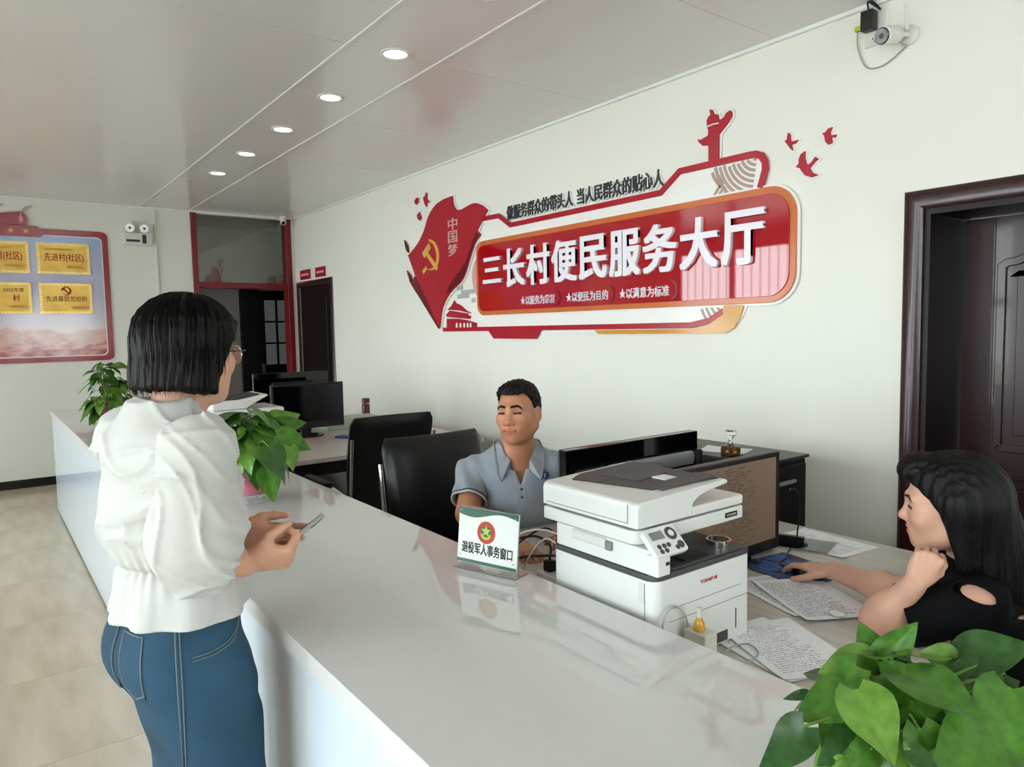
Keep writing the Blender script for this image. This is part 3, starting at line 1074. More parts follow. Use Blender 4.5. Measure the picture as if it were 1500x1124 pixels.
for px_ in (15.5, 37.5):
    u_, v_ = EW(px_, 337.5)
    eplate('header_star', star(u_, zc_, 0.033), 'sign_gold', 0.025, 0.030)
Pw, Ph = EW(131, 380)[0] - EW(53.5, 380)[0], EW(90, 357)[1] - EW(90, 402)[1]
Zr = [EW(90, 402)[1], EW(95, 460)[1]]
Yc = [EW(53.5, 380)[0]]
pitchy = EW(53.5, 380)[0] - EW(-42, 380)[0]
plaques = []
for row in range(2):
    for k in range(3):
        y0 = Yc[0] - pitchy * k
        pw = Pw
        plaques.append((row, k, y0, Zr[row]))
plab = {(0, 0): 'golden award plaque, upper row, right column of the display board', (1, 0): 'golden award plaque with red emblem, lower row of the display board',
        (0, 1): 'golden award plaque cut by the photo edge, upper row', (1, 1): 'golden award plaque cut by the photo edge, lower row',
        (0, 2): 'golden award plaque out of frame, upper row', (1, 2): 'golden award plaque out of frame, lower row'}
for row, k, y0, z0 in plaques:
    if k == 2:
        continue
    pq = thing('award_plaque', plab[(row, k)], 'plaque', (END_X + 0.017, y0 + Pw / 2, z0), group='golden plaques on the display board')
    eplate('plate', [(y0, z0), (y0 + Pw, z0), (y0 + Pw, z0 + Ph), (y0, z0 + Ph)], 'plaque_gold', 0.0172, 0.026, pq, bevel=0.001)
    rays = MB()
    bw = 0.026
    for side in range(4):
        n_ = 18 if side % 2 == 0 else 11
        for q in range(n_):
            t0, t1 = q / n_, (q + 0.5) / n_
            if side == 0:
                pl_ = [(y0 + Pw * t0, z0), (y0 + Pw * t1, z0), (y0 + bw + (Pw - 2 * bw) * t1, z0 + bw), (y0 + bw + (Pw - 2 * bw) * t0, z0 + bw)]
            elif side == 2:
                pl_ = [(y0 + Pw * t0, z0 + Ph), (y0 + Pw * t1, z0 + Ph), (y0 + bw + (Pw - 2 * bw) * t1, z0 + Ph - bw), (y0 + bw + (Pw - 2 * bw) * t0, z0 + Ph - bw)]
            elif side == 1:
                pl_ = [(y0, z0 + Ph * t0), (y0, z0 + Ph * t1), (y0 + bw, z0 + bw + (Ph - 2 * bw) * t1), (y0 + bw, z0 + bw + (Ph - 2 * bw) * t0)]
            else:
                pl_ = [(y0 + Pw, z0 + Ph * t0), (y0 + Pw, z0 + Ph * t1), (y0 + Pw - bw, z0 + bw + (Ph - 2 * bw) * t1), (y0 + Pw - bw, z0 + bw + (Ph - 2 * bw) * t0)]
            rays.prism(pl_, end_fn, 0.0255, 0.0275)
    rays.build('sunray_border', 'plaque_gold_light', pq, world=True)

    def ptext(body, u0, u1, v0, v1, mt, bold=0.0, name='plaque_lettering'):
        text_mesh(name, body, mt, frame((END_X + 0.026, y0 + Pw * u0, z0 + Ph * v0), (0, 1, 0), (0, 0, 1)), width=Pw * (u1 - u0), height=Ph * (v1 - v0), depth=0.0015, bold=bold, parent=pq)
    if row == 0:
        ptext('先进村(社区)', 0.14, 0.88, 0.38, 0.68, 'ink_red', 0.015)
        eplate('small_print', [(y0 + Pw * .15, z0 + Ph * .77), (y0 + Pw * .7, z0 + Ph * .77), (y0 + Pw * .7, z0 + Ph * .83), (y0 + Pw * .15, z0 + Ph * .83)], 'ink_rows', 0.026, 0.0268, pq)
        eplate('small_print', [(y0 + Pw * .55, z0 + Ph * .2), (y0 + Pw * .88, z0 + Ph * .2), (y0 + Pw * .88, z0 + Ph * .28), (y0 + Pw * .55, z0 + Ph * .28)], 'ink_rows', 0.026, 0.0268, pq)
    elif k == 0:
        ptext('先进基层党组织', 0.12, 0.90, 0.40, 0.58, 'ink_dark', 0.01)
        eplate('small_print', [(y0 + Pw * .6, z0 + Ph * .16), (y0 + Pw * .92, z0 + Ph * .16), (y0 + Pw * .92, z0 + Ph * .25), (y0 + Pw * .6, z0 + Ph * .25)], 'ink_rows', 0.026, 0.0268, pq)
        cy_, cz_ = y0 + Pw * 0.5, z0 + Ph * 0.75
        r_ = 0.042
        arcp = [(cy_ + r_ * math.cos(a), cz_ + r_ * math.sin(a)) for a in [math.radians(120 - 13 * q) for q in range(20)]]
        eplate('emblem_sickle', stroke(arcp, [0.004 + 0.014 * math.sin(PI * q / 19) for q in range(20)]), 'ink_red', 0.026, 0.028, pq)
        eplate('emblem_hammer', stroke([(cy_ - 0.02, cz_ + 0.022), (cy_ + 0.035, cz_ - 0.035)], 0.014), 'ink_red', 0.026, 0.0283, pq)
        eplate('emblem_hammer_head', stroke([(cy_ - 0.038, cz_ + 0.008), (cy_ - 0.006, cz_ + 0.036)], 0.022), 'ink_red', 0.026, 0.0285, pq)
    else:
        ptext('村', 0.66, 0.79, 0.40, 0.62, 'ink_red', 0.02)
        ptext('2022年度', 0.5, 0.87, 0.70, 0.83, 'ink_dark', 0.01)
        eplate('small_print', [(y0 + Pw * .58, z0 + Ph * .2), (y0 + Pw * .9, z0 + Ph * .2), (y0 + Pw * .9, z0 + Ph * .28), (y0 + Pw * .58, z0 + Ph * .28)], 'ink_rows', 0.026, 0.0268, pq)
# ------------------------------------------------------------------ reception counter
mat('quartz_white', '#dcdcdb', rough=0.03, var=0.02, scale=20, spec=0.9)
mat('glass_white', '#d4e0ea', rough=0.05, var=0.01, spec=0.6)
mat('counter_inner', '#d9d4cb', rough=0.5)
mat('desk_grey', '#cdc7be', rough=0.36, col2='#b9b1a7', scale=4, stretch=(0.8, 12, 1), detail=5)
mat('desk_dark', '#2a2220', rough=0.35, var=0.15)
mat('leather_black', '#0c0c0e', rough=0.36, var=0.25, scale=9, bump=0.12, bscale=120, spec=0.5)
mat('plastic_black', '#0d0d0f', rough=0.35, var=0.15)
mat('gloss_black', '#060607', rough=0.05, var=0.1, spec=0.6)
mat('plastic_white', '#e4e5e2', rough=0.32, var=0.015)
mat('plastic_offwhite', '#d9dad6', rough=0.4, var=0.015)
mat('plastic_grey', '#4b4a4b', rough=0.45, var=0.06)
mat('plastic_darkgrey', '#2c2c2e', rough=0.4, var=0.08)
mat('plastic_silver', '#8e9092', rough=0.3, metal=0.3, var=0.03)
mat('lcd_grey', '#7d8380', rough=0.15, var=0.04)
mat('red_plastic', '#c0121c', rough=0.3)
mat('maroon_enamel', '#5e0f18', rough=0.25)
mat('cable_white', '#e2d6d6', rough=0.4)
mat('cable_black', '#0c0c0c', rough=0.5)
mat('cable_grey', '#a9a9a6', rough=0.4)
mat('paper', '#eef0f4', rough=0.7, var=0.02)
print_mat('paper_print', '#f8f9fd', '#7f8594', 30, 60, fill=0.32, cut=0.49, margin=0.09)
print_mat('paper_dense', '#f4f5fb', '#7d8494', 40, 70, fill=0.5, cut=0.47, margin=0.07)
print_mat('screen_sheet', '#7b6656', '#4d3d34', 34, 22, rough=0.35, axis=2, fill=0.45, cut=0.5, margin=0.03)
b_ = M['screen_sheet'].node_tree.nodes['Principled BSDF']
b_.inputs['Emission Color'].default_value = lin('#6f5a4a')
b_.inputs['Emission Strength'].default_value = 0.25
mat('crystal', '#ffffff', rough=0.02, trans=1.0, ior=1.5, var=0.0)
mat('acrylic', '#f4faf8', rough=0.02, trans=0.9, ior=1.3, var=0.0)
mat('wood_brown', '#5d3b22', rough=0.3, var=0.25)
mat('amber_gel', '#d9a13c', rough=0.15, var=0.1)
mat('cream_plastic', '#d8d6c8', rough=0.4)
mat('jade_white', '#e6ebe6', rough=0.15)
glass('clear_film', (0.93, 0.94, 0.94, 1), 0.10, 0.05)

CY0, CY1, CX0, CX1 = 0.505, 1.152, -7.49, 0.75
ct = thing('reception_counter', 'long white glossy reception counter across the hall', 'counter', (-3.4, 0.83, 0))
ch_ = 0.003
MB().prism([(CY0, 0.862), (CY1, 0.862), (CY1, COUNTER_Z - ch_), (CY1 - ch_, COUNTER_Z), (CY0 + ch_, COUNTER_Z), (CY0, COUNTER_Z - ch_)], lambda u, v, d: (d, u, v), CX0, CX1).build('countertop', 'quartz_white', ct, world=True)
MB().box((CX0 + 0.012, CY0 + 0.012, 0.02), (CX1 - 0.012, CY0 + 0.024, 0.861)).build('front_panel', 'glass_white', ct, world=True)
MB().box((CX0 + 0.012, CY0 + 0.026, 0.02), (CX0 + 0.026, CY1 - 0.014, 0.861)).build('end_panel', 'glass_white', ct, world=True, bevel=0.001)
MB().box((CX1 - 0.03, CY0 + 0.026, 0.0), (CX1 - 0.014, CY1 - 0.014, 0.861)).build('end_panel', 'glass_white', ct, world=True, bevel=0.001)
MB().box((CX0 + 0.028, CY1 - 0.04, 0.0), (CX1 - 0.032, CY1 - 0.022, 0.861)).build('back_panel', 'counter_inner', ct, world=True)
MB().box((CX0 + 0.03, CY0 + 0.03, 0.0), (CX1 - 0.03, CY0 + 0.05, 0.06)).build('plinth', 'plastic_darkgrey', ct, world=True)


# ------------------------------------------------------------------ staff desks
def desk(x0, x1, y0, y1, label, shelf=False):
    t = thing('office_desk', label, 'desk', ((x0 + x1) / 2, (y0 + y1) / 2, 0), group='staff desks behind the counter')
    z = DESK_Z
    MB().box((x0, y0, z - 0.03), (x1, y1, z)).build('desktop', 'desk_grey', t, world=True, bevel=0.003)
    MB().box((x0 + 0.02, y0 + 0.01, z - 0.11), (x1 - 0.02, y1 - 0.01, z - 0.031)).build('apron', 'desk_dark', t, world=True, bevel=0.002)
    for a, b in ((y0 + 0.02, y0 + 0.055), (y1 - 0.055, y1 - 0.02)):
        MB().box((x0 + 0.03, a, 0), (x1 - 0.03, b, z - 0.112)).build('side_panel', 'desk_dark', t, world=True, bevel=0.002)
    xm = (x0 + x1) / 2
    if shelf:
        MB().box((x0 + 0.04, y0 + 0.06, 0.36), (x1 - 0.04, y1 - 0.06, 0.385)).build('shelf', 'desk_grey', t, world=True, bevel=0.002)
    return t


desk(-2.22, -1.652, 1.17, 2.50, 'grey-topped desk of the man in the polo shirt')
desk(-1.648, -0.74, 1.17, 2.53, 'grey-topped desk under the big printer and papers')
desk(-6.15, -4.27, 1.17, 2.92, 'grey-topped far desk carrying two dark monitors and a thermos', True)


# ------------------------------------------------------------------ office chairs
def chair(loc, rz, label, tilt=8):
    """seat faces local -Y; backrest at +Y"""
    t = thing('office_chair', label, 'chair', loc, rz, group='black leather office chairs behind the counter')
    # backrest: padded shell from profile, slightly curved
    nx, nz = 13, 17
    W, Hh, z0 = 0.52, 0.60, 0.475
    tl = math.tan(math.radians(tilt))

    def surf(side, i, k):
        u = i / (nx - 1) * 2 - 1
        v = k / (nz - 1)
        w = W / 2 * (1.0 - 0.03 * (1 - v)) * (1 - 0.10 * max(0, (v - 0.9) / 0.1) ** 2)
        x = u * w
        edge = (1 - abs(u) ** 6) * (1 - (abs(2 * v - 1)) ** 12)
        th = 0.018 + 0.052 * max(0, edge) ** 0.5
        y = 0.24 + tl * v * Hh + 0.03 * u * u - 0.028 * math.sin(PI * v)
        if side == 0:
            crease = 0.010 * math.exp(-((v - 0.36) / 0.02) ** 2) + 0.010 * math.exp(-((v - 0.08) / 0.02) ** 2)
            puck = 0.0025 * math.sin(u * 19 + math.sin(v * 9)) * math.sin(PI * v)
            return (x, y - th * 0.55 + crease + puck, z0 + v * Hh)
        return (x, y + th * 0.45, z0 + v * Hh)
    vs = [surf(s_, i, k) for s_ in (0, 1) for k in range(nz) for i in range(nx)]
    fs = []
    n1 = nx * nz
    for k in range(nz - 1):
        for i in range(nx - 1):
            a = k * nx + i
            fs.append((a, a + 1, a + nx + 1, a + nx))
            fs.append((n1 + a, n1 + a + nx, n1 + a + nx + 1, n1 + a + 1))
    rim = [i for i in range(nx)] + [k * nx + nx - 1 for k in range(1, nz)] + [(nz - 1) * nx + i for i in range(nx - 2, -1, -1)] + [k * nx for k in range(nz - 2, 0, -1)]
    for q in range(len(rim)):
        a, b = rim[q], rim[(q + 1) % len(rim)]
        fs.append((a, a + n1, b + n1, b))
    bk = MB().add(vs, fs).build('backrest', 'leather_black', t, smooth=60)
    for s_ in (-1, 1):
        pts = [(s_ * (W / 2 - 0.002), 0.262 + tl * v * Hh + (0.03 * 1.0), z0 - 0.06 + v * (Hh + 0.03)) for v in (0, 0.25, 0.5, 0.75, 0.87)]
        MB().tube(pts, 0.010, 8).build('back_frame_tube', 'chrome', t, smooth=60)
    # seat cushion
    m = MB()
    poly = rrect(-0.25, -0.28, 0.25, 0.25, 0.07)
    m.prism(poly, lambda u, v, d: (u, v, d), 0.40, 0.50)
    m.build('seat', 'leather_black', t, bevel=0.03, seg=4)
    for s_ in (-1, 1):
        pts = catmull([(s_ * 0.262, 0.29, 0.62), (s_ * 0.30, 0.18, 0.665), (s_ * 0.31, 0.0, 0.67), (s_ * 0.31, -0.18, 0.665), (s_ * 0.295, -0.22, 0.60), (s_ * 0.27, -0.14, 0.42)], 5)
        MB().tube(pts, 0.012, 8).build('armrest_frame', 'chrome', t, smooth=60)
        MB().prism(rrect(-0.028, -0.17, 0.028, 0.16, 0.02), lambda u, v, d: (s_ * 0.31 + u, v, d), 0.675, 0.70).build('armrest_pad', 'leather_black', t, bevel=0.008)
    MB().lathe([(0.05, 0.30), (0.05, 0.41), (0.028, 0.30), (0.028, 0.12), (0.045, 0.12), (0.05, 0.07)], (0, 0, 0), 16).build('gas_column', 'plastic_black', t, smooth=40)
    for k in range(5):
        a = 2 * PI * k / 5 + 0.3
        d = (math.cos(a), math.sin(a))
        MB().tube([(0.03 * d[0], 0.03 * d[1], 0.10), (0.29 * d[0], 0.29 * d[1], 0.075)], [0.024, 0.016], 8).build('base_leg', 'chrome', t, smooth=60)
        MB().lathe([(0.0, -0.018), (0.026, -0.018), (0.03, -0.01), (0.03, 0.01), (0.026, 0.018), (0.0, 0.018)], (0.29 * d[0], 0.29 * d[1], 0.031), 14, (-d[1], d[0], 0)).build('caster', 'plastic_black', t, smooth=40)
    return t


CAMDIR = lambda x, y: math.atan2(-y, -x)
chair((-2.50, 1.66, 0), PI / 2, 'black leather office chair behind the man in the polo shirt')
chair((-3.99, 1.87, 0), -PI / 2, 'empty black leather office chair left of the seated man')
chair((-0.36, 1.98, 0), -PI / 2 + 0.1, 'black leather office chair under the woman in black')


# ------------------------------------------------------------------ monitors
def monitor(loc, rz, w, h, zc, label, front='gloss_black', back='gloss_black', chin=0.0, backband=False, tilt=0.0):
    """screen faces local -Y"""
    t = thing('monitor', label, 'monitor', loc, rz, group='desk monitors')
    R = Matrix.Rotation(math.radians(tilt), 3, 'X')
    c = Vector((0, 0, zc))

    def bx(name, lo, hi, mt, bevel=0.003, parent=None):
        return MB().box(lo, hi, R, c).build(name, mt, parent or t, bevel=bevel)
    bx('casing', (-w / 2, 0.0, -h / 2), (w / 2, 0.028, h / 2), back)
    bz = 0.016
    bx('bezel', (-w / 2, -0.010, h / 2 - bz), (w / 2, -0.0005, h / 2), 'plastic_black')
    bx('bezel', (-w / 2, -0.010, -h / 2), (w / 2, -0.0005, -h / 2 + bz + chin), 'plastic_black')
    bx('bezel', (-w / 2, -0.010, -h / 2 + bz + chin), (-w / 2 + bz, -0.0005, h / 2 - bz), 'plastic_black')
    bx('bezel', (w / 2 - bz, -0.010, -h / 2 + bz + chin), (w / 2, -0.0005, h / 2 - bz), 'plastic_black')
    bx('screen', (-w / 2 + bz, -0.006, -h / 2 + bz + chin), (w / 2 - bz, -0.0005, h / 2 - bz), front, 0.0)
    if backband:
        bx('rear_band', (-w / 2 + 0.045, 0.0285, h / 2 - 0.118), (w / 2 - 0.17, 0.058, h / 2 - 0.066), 'plastic_silver', 0.014)
        bx('hinge', (-w / 2 + 0.005, 0.0285, h / 2 - 0.122), (-w / 2 + 0.044, 0.060, h / 2 - 0.064), 'plastic_black', 0.008)
        bx('rear_vents', (w / 2 - 0.169, 0.0285, h / 2 - 0.118), (w / 2 - 0.03, 0.052, h / 2 - 0.066), 'plastic_black', 0.01)
    else:
        bx('rear_bulge', (-w * 0.28, 0.0285, -h * 0.32), (w * 0.28, 0.052, h * 0.3), 'plastic_black', 0.015)
    MB().box((-0.035, 0.055, 0.012), (0.035, 0.078, zc)).build('stand_neck', 'plastic_black', t, bevel=0.004)
    MB().prism([(0.13 * math.cos(a * PI / 16), 0.05 + 0.10 * math.sin(a * PI / 16)) for a in range(32)], lambda u, v, d: (u, v, d), 0.001, 0.013).build('stand_base', 'gloss_black', t, bevel=0.003)
    return t


# screen towards +X for the woman in black: local -Y -> +X  (rz = +90deg)
monitor((-1.43, 1.935, DESK_Z), PI / 2, 0.53, 0.335, 0.178, 'black monitor with a brown document on screen, facing the woman in black', 'screen_sheet', 'plastic_black', chin=0.02)
# all-in-one seen from behind, screen towards the man (-X)
monitor((-1.78, 1.845, DESK_Z), -PI / 2, 0.66, 0.36, 0.205, 'wide glossy black monitor seen from behind, in front of the man', 'gloss_black', 'gloss_black', backband=True)
monitor((-5.2, 1.975, DESK_Z), PI / 2, 0.55, 0.335, 0.235, 'dark switched-off monitor on the far desk, nearer of the two')
monitor((-5.62, 2.0, DESK_Z), -PI / 2, 0.60, 0.36, 0.29, 'dark monitor partly hidden behind the nearer far-desk monitor')

# ------------------------------------------------------------------ black cabinet behind the monitors, paper and stamp on it
TX0, TX1, TY0, TY1, TZ = -2.36, -1.735, 2.56, 2.88, 0.98
t = thing('file_cabinet', 'black cabinet beyond the desks, carrying the crystal stamp', 'cabinet', ((TX0 + TX1) / 2, (TY0 + TY1) / 2, 0))
MB().box((TX0, TY0, 0.04), (TX1, TY1, TZ - 0.016)).build('case', 'plastic_black', t, world=True, bevel=0.004)
MB().box((TX0 - 0.01, TY0 - 0.012, TZ - 0.014), (TX1 + 0.012, TY1 + 0.012, TZ)).build('top_cover', 'plastic_darkgrey', t, world=True, bevel=0.003)
MB().box((TX0 + 0.03, TY0 + 0.03, 0), (TX1 - 0.03, TY1 - 0.03, 0.039)).build('plinth', 'plastic_black', t, world=True)
for k in range(3):
    dr_ = MB().box((TX1 + 0.0005, TY0 + 0.01, 0.06 + k * 0.3), (TX1 + 0.010, TY1 - 0.01, 0.345 + k * 0.3)).build('drawer_front', 'plastic_black', t, world=True, bevel=0.003)
    MB().box((TX1 + 0.0105, TY0 + 0.10, 0.27 + k * 0.3), (TX1 + 0.022, TY1 - 0.10, 0.285 + k * 0.3)).build('handle', 'plastic_silver', dr_, world=True, bevel=0.002)


def paper(corners, z, label, mt='paper_print', group='papers on the desks', sheets=1, thick=0.0012):
    """quad in world XY, local frame so generated coordinates follow the sheet"""
    P = [np.array(c[:2], float) for c in corners]
    o = P[0]
    ux = P[1] - P[0]
    W = np.linalg.norm(ux)
    ux = ux / W
    vy = P[3] - P[0]
    uy = np.array([-ux[1], ux[0]])
    if vy @ uy < 0:
        uy = -uy
    Hh = abs(vy @ uy)
    rz = math.atan2(ux[1], ux[0])
    sgn = 1 if uy @ np.array([-math.sin(rz), math.cos(rz)]) > 0 else -1
    c = o + ux * W / 2 + uy * Hh / 2
    n = 8
    m = MB()
    vs, fs = [], []
    for s_ in (0, 1):
        for j in range(n + 1):
            for i in range(n + 1):
                u, v = i / n - 0.5, j / n - 0.5
                lift = 0.004 * max(0, (abs(u) * 2) ** 4 + (abs(v) * 2) ** 4 - 0.8) * (0.6 + 0.4 * math.sin(3 * u + 5 * v))
                vs.append((u * W, v * Hh, lift + s_ * thick))
    q = (n + 1) ** 2
    for j in range(n):
        for i in range(n):
            a = j * (n + 1) + i
            fs.append((a, a + n + 1, a + n + 2, a + 1))
            fs.append((q + a, q + a + 1, q + a + n + 2, q + a + n + 1))
    rim = [i for i in range(n)] + [n + k * (n + 1) for k in range(n)] + [n * (n + 1) + n - i for i in range(n)] + [(n - k) * (n + 1) for k in range(n)]
    for k in range(len(rim)):
        a, b = rim[k], rim[(k + 1) % len(rim)]
        fs.append((a, b, b + q, a + q))
    o_ = m.add(vs, fs).build('paper_sheet', mt, smooth=30)
    o_.location = (c[0], c[1], z)
    o_.rotation_euler = (0, 0, rz)
    return tag(o_, label, 'paper', group)


dz = DESK_Z + 0.0008


def dpx(x, y, z=DESK_Z):
    return atz(x, y, z)[:2]


def sheet_at(c, ang, w=0.21, h=0.297):
    c = np.array(c)
    a = math.radians(ang)
    ux, uy = np.array([math.cos(a), math.sin(a)]), np.array([-math.sin(a), math.cos(a)])
    return [c - ux * w / 2 - uy * h / 2, c + ux * w / 2 - uy * h / 2, c + ux * w / 2 + uy * h / 2, c - ux * w / 2 + uy * h / 2]


pc1 = dpx(1160, 945)
pc2 = dpx(1195, 880)
paper(sheet_at((-0.985, 1.515), 78), dz, 'printed sheet lying under the top sheet nearest the printer', 'paper_print')
paper(sheet_at((-0.965, 1.530), 66), dz + 0.0042, 'printed sheet on top of the pile beside the printer base', 'paper_print')
paper(sheet_at((-1.165, 1.86), 72), dz, 'densely written sheet sticking out below the other in the middle of the desk', 'paper_dense')
paper(sheet_at((-1.10, 1.868), 62, 0.21, 0.30), dz + 0.0042, 'densely written sheet with a white stone on it, middle of the desk', 'paper_dense')
paper(sheet_at((-1.37, 2.385), 85, 0.21, 0.297), dz, 'sheet of paper by the far edge of the desk behind the mouse hand', 'paper_print')
paper(sheet_at((-2.02, 2.70), 20, 0.21, 0.15), TZ + 0.0008, 'white paper lying on the black cabinet', 'paper')
f_ = MB().box((-0.10, -0.08, 0), (0.10, 0.08, 0.0015)).build('plastic_folder', 'clear_film')
f_.location = (-1.40, 2.315, DESK_Z + 0.0065)
f_.rotation_euler = (0.0, 0.0, 0.3)
tag(f_, 'clear plastic sleeve lying beside the monitor edge', 'folder')
# white worry stone on the written sheet
st = MB().sphere((0, 0, 0.006), (0.021, 0.014, 0.007), 16, 8)
st.sphere((0.014, 0.004, 0.006), (0.012, 0.010, 0.006), 12, 6)
o_ = st.build('paperweight', 'jade_white', smooth=80)
p_ = atz(1225, 903, DESK_Z + 0.006)
o_.location = (p_[0], p_[1], DESK_Z + 0.0075)
tag(o_, 'small white stone trinket on the densely written sheet', 'paperweight')

# seal stamp
p_ = atz(1065, 668, TZ)
t = thing('seal_stamp', 'round brown stamp with clear crystal knob on the black cabinet', 'stamp', (-1.935, 2.625, TZ + 0.003))
MB().lathe([(0.0, 0), (0.040, 0), (0.042, 0.004), (0.042, 0.012), (0.038, 0.014), (0.038, 0.022), (0.041, 0.024), (0.041, 0.034), (0.036, 0.038), (0.0, 0.038)], n=28, cap=False).build('stamp_base', 'wood_brown', t, smooth=40)
MB().lathe([(0.0425, 0.013), (0.0425, 0.022)], n=28, cap=False).build('brass_band', 'brass', t, smooth=40)
MB().lathe([(0.0, 0.038), (0.014, 0.038), (0.011, 0.05), (0.009, 0.065), (0.013, 0.075), (0.024, 0.085), (0.026, 0.098), (0.018, 0.108), (0.0, 0.110)], n=12, cap=False).build('crystal_knob', 'crystal', t)

# mouse mat and mouse
mm = bpy.data.materials.new('mat_print')
mm.use_nodes = True
N, L = mm.node_tree.nodes, mm.node_tree.links
tc = N.new('ShaderNodeTexCoord')
nz = N.new('ShaderNodeTexNoise')
nz.inputs['Scale'].default_value = 9
nz.inputs['Distortion'].default_value = 1.5
rp = N.new('ShaderNodeValToRGB')
for i, (p, c) in enumerate(((0.0, '#0a0c1c'), (0.42, '#141430'), (0.52, '#2f6fc0'), (0.6, '#0c0a1a'), (0.72, '#b0529a'), (1.0, '#120a14'))):
    e = rp.color_ramp.elements[i] if i < 2 else rp.color_ramp.elements.new(p)
    e.position, e.color = p, lin(c)
L.new(tc.outputs['Object'], nz.inputs[0])
L.new(nz.outputs[0], rp.inputs[0])
L.new(rp.outputs[0], N['Principled BSDF'].inputs['Base Color'])
N['Principled BSDF'].inputs['Roughness'].default_value = 0.6
M['mat_print'] = mm
o_ = MB().prism(rrect(-0.13, -0.11, 0.13, 0.11, 0.012), lambda u, v, d: (u, v, d), 0, 0.004).build('mouse_mat', 'mat_print')
o_.location = (-1.275, 2.05, DESK_Z + 0.0008)
o_.rotation_euler = (0, 0, -0.15)
tag(o_, 'dark mouse mat with blue and pink picture under the woman\'s hand', 'mouse mat')
MOUSE = (-1.20, 2.02)
t = thing('computer_mouse', 'black computer mouse under the hand of the woman in black', 'mouse', (MOUSE[0], MOUSE[1], DESK_Z + 0.005), 0)
m = MB()
vs, fs = [], []
nu, nv = 16, 10
for j in range(nv + 1):
    for i in range(nu):
        a = 2 * PI * i / nu
        k = j / nv
        r = math.cos(k * PI / 2) ** 0.6
        vs.append((0.055 * math.cos(a) * r, 0.031 * math.sin(a) * r, 0.036 * math.sin(k * PI / 2) * (1 - 0.25 * math.cos(a) * r)))
for j in range(nv):
    for i in range(nu):
        fs.append((j * nu + i, j * nu + (i + 1) % nu, (j + 1) * nu + (i + 1) % nu, (j + 1) * nu + i))
fs.append(tuple(range(nu - 1, -1, -1)))
m.add(vs, fs).build('shell', 'plastic_black', t, smooth=60)
MB().lathe([(0.007, -0.004), (0.009, 0), (0.007, 0.004)], (-0.030, 0, 0.026), 14, (0, 1, 0)).build('wheel', 'plastic_darkgrey', t)
pts = catmull([(-1.255, 2.02, DESK_Z + 0.012), (-1.32, 2.05, DESK_Z + 0.008), (-1.34, 2.12, DESK_Z + 0.008), (-1.37, 2.17, DESK_Z + 0.004), (-1.40, 2.24, DESK_Z + 0.004)], 6)
MB().tube(pts, 0.002, 6).build('mouse_cable', 'cable_black', t, world=True)

# red tape roll beside printer
t = thing('tape_roll', 'red roll of tape on the desk behind the printer', 'tape', (-1.345, 1.80, DESK_Z))
MB().lathe([(0.030, 0.0), (0.046, 0.0), (0.046, 0.046), (0.030, 0.046), (0.030, 0.0)], n=28, cap=False).build('tape', 'red_plastic', t, smooth=40)
MB().lathe([(0.026, 0.001), (0.0298, 0.001), (0.0298, 0.047), (0.026, 0.047), (0.026, 0.001)], n=28, cap=False).build('core', 'plastic_black', t, smooth=40)
# drinking glass shape: ring of clear tape on the printer is built with the printer
# ------------------------------------------------------------------ big printer next to the counter
pr = thing('printer', 'large white multifunction printer standing against the counter', 'printer', (-1.25, 1.36, DESK_Z))
PX0, PX1, PY0, PY1 = -1.42, -1.075, 1.185, 1.537
zb = DESK_Z


def pbox(name, lo, hi, mt, bevel=0.004, parent=None, seg=3):
    return MB().box(lo, hi).build(name, mt, parent or pr, world=True, bevel=bevel, seg=seg)


def pprism(name, poly, z0, z1, mt, bevel=0.003, parent=None):
    return MB().prism(poly, lambda u, v, d: (u, v, d), z0, z1).build(name, mt, parent or pr, world=True, bevel=bevel)


body = pprism('body', rrect(PX0, PY0, PX1, PY1, [0.01, 0.03, 0.012, 0.01], 6), zb + 0.004, 0.974, 'plastic_white', 0.002)
pprism('rim', rrect(PX0 - 0.001, PY0 - 0.001, PX1 + 0.001, PY1 + 0.001, [0.01, 0.031, 0.013, 0.01], 6), 0.975, 0.988, 'plastic_grey', 0.002)
pprism('output_deck', rrect(PX0 + 0.06, PY0 + 0.058, PX1 - 0.004, PY1 - 0.006, [0.01, 0.01, 0.02, 0.01], 6), 0.9885, 0.993, 'plastic_grey', 0.0015)
pbox('output_slot', (PX1 - 0.12, 1.27, 0.9932), (PX1 - 0.012, 1.39, 0.9950), 'plastic_darkgrey', 0.0008)
pbox('output_stop', (PX1 - 0.05, 1.31, 0.9952), (PX1 - 0.015, 1.395, 0.9985), 'plastic_black', 0.001)
# left wall below the scanner and the right rear post
pprism('scanner_support', rrect(PX0 + 0.005, PY0 + 0.002, PX1 - 0.012, PY0 + 0.062, [0.008, 0.02, 0.008, 0.008], 5), 0.989, 1.046, 'plastic_white', 0.003)
pprism('scanner_support', rrect(PX0 + 0.005, 1.425, -1.245, PY1 - 0.004, 0.012, 5), 0.989, 1.049, 'plastic_white', 0.003)
lt = pbox('latch', (-1.345, PY0 - 0.006, 1.020), (-1.225, PY0 + 0.003, 1.044), 'plastic_offwhite', 0.004)
pbox('latch_slot', (-1.226, PY0 - 0.0065, 1.018), (-1.205, PY0 + 0.0025, 1.040), 'lcd_grey', 0.003, lt)
# scanner bed
SX0, SX1, SY1 = -1.465, -1.125, 1.585
pprism('scanner_bed', rrect(SX0, PY0, SX1, SY1, [0.008, 0.03, 0.012, 0.008], 6), 1.047, 1.080, 'plastic_white', 0.004)
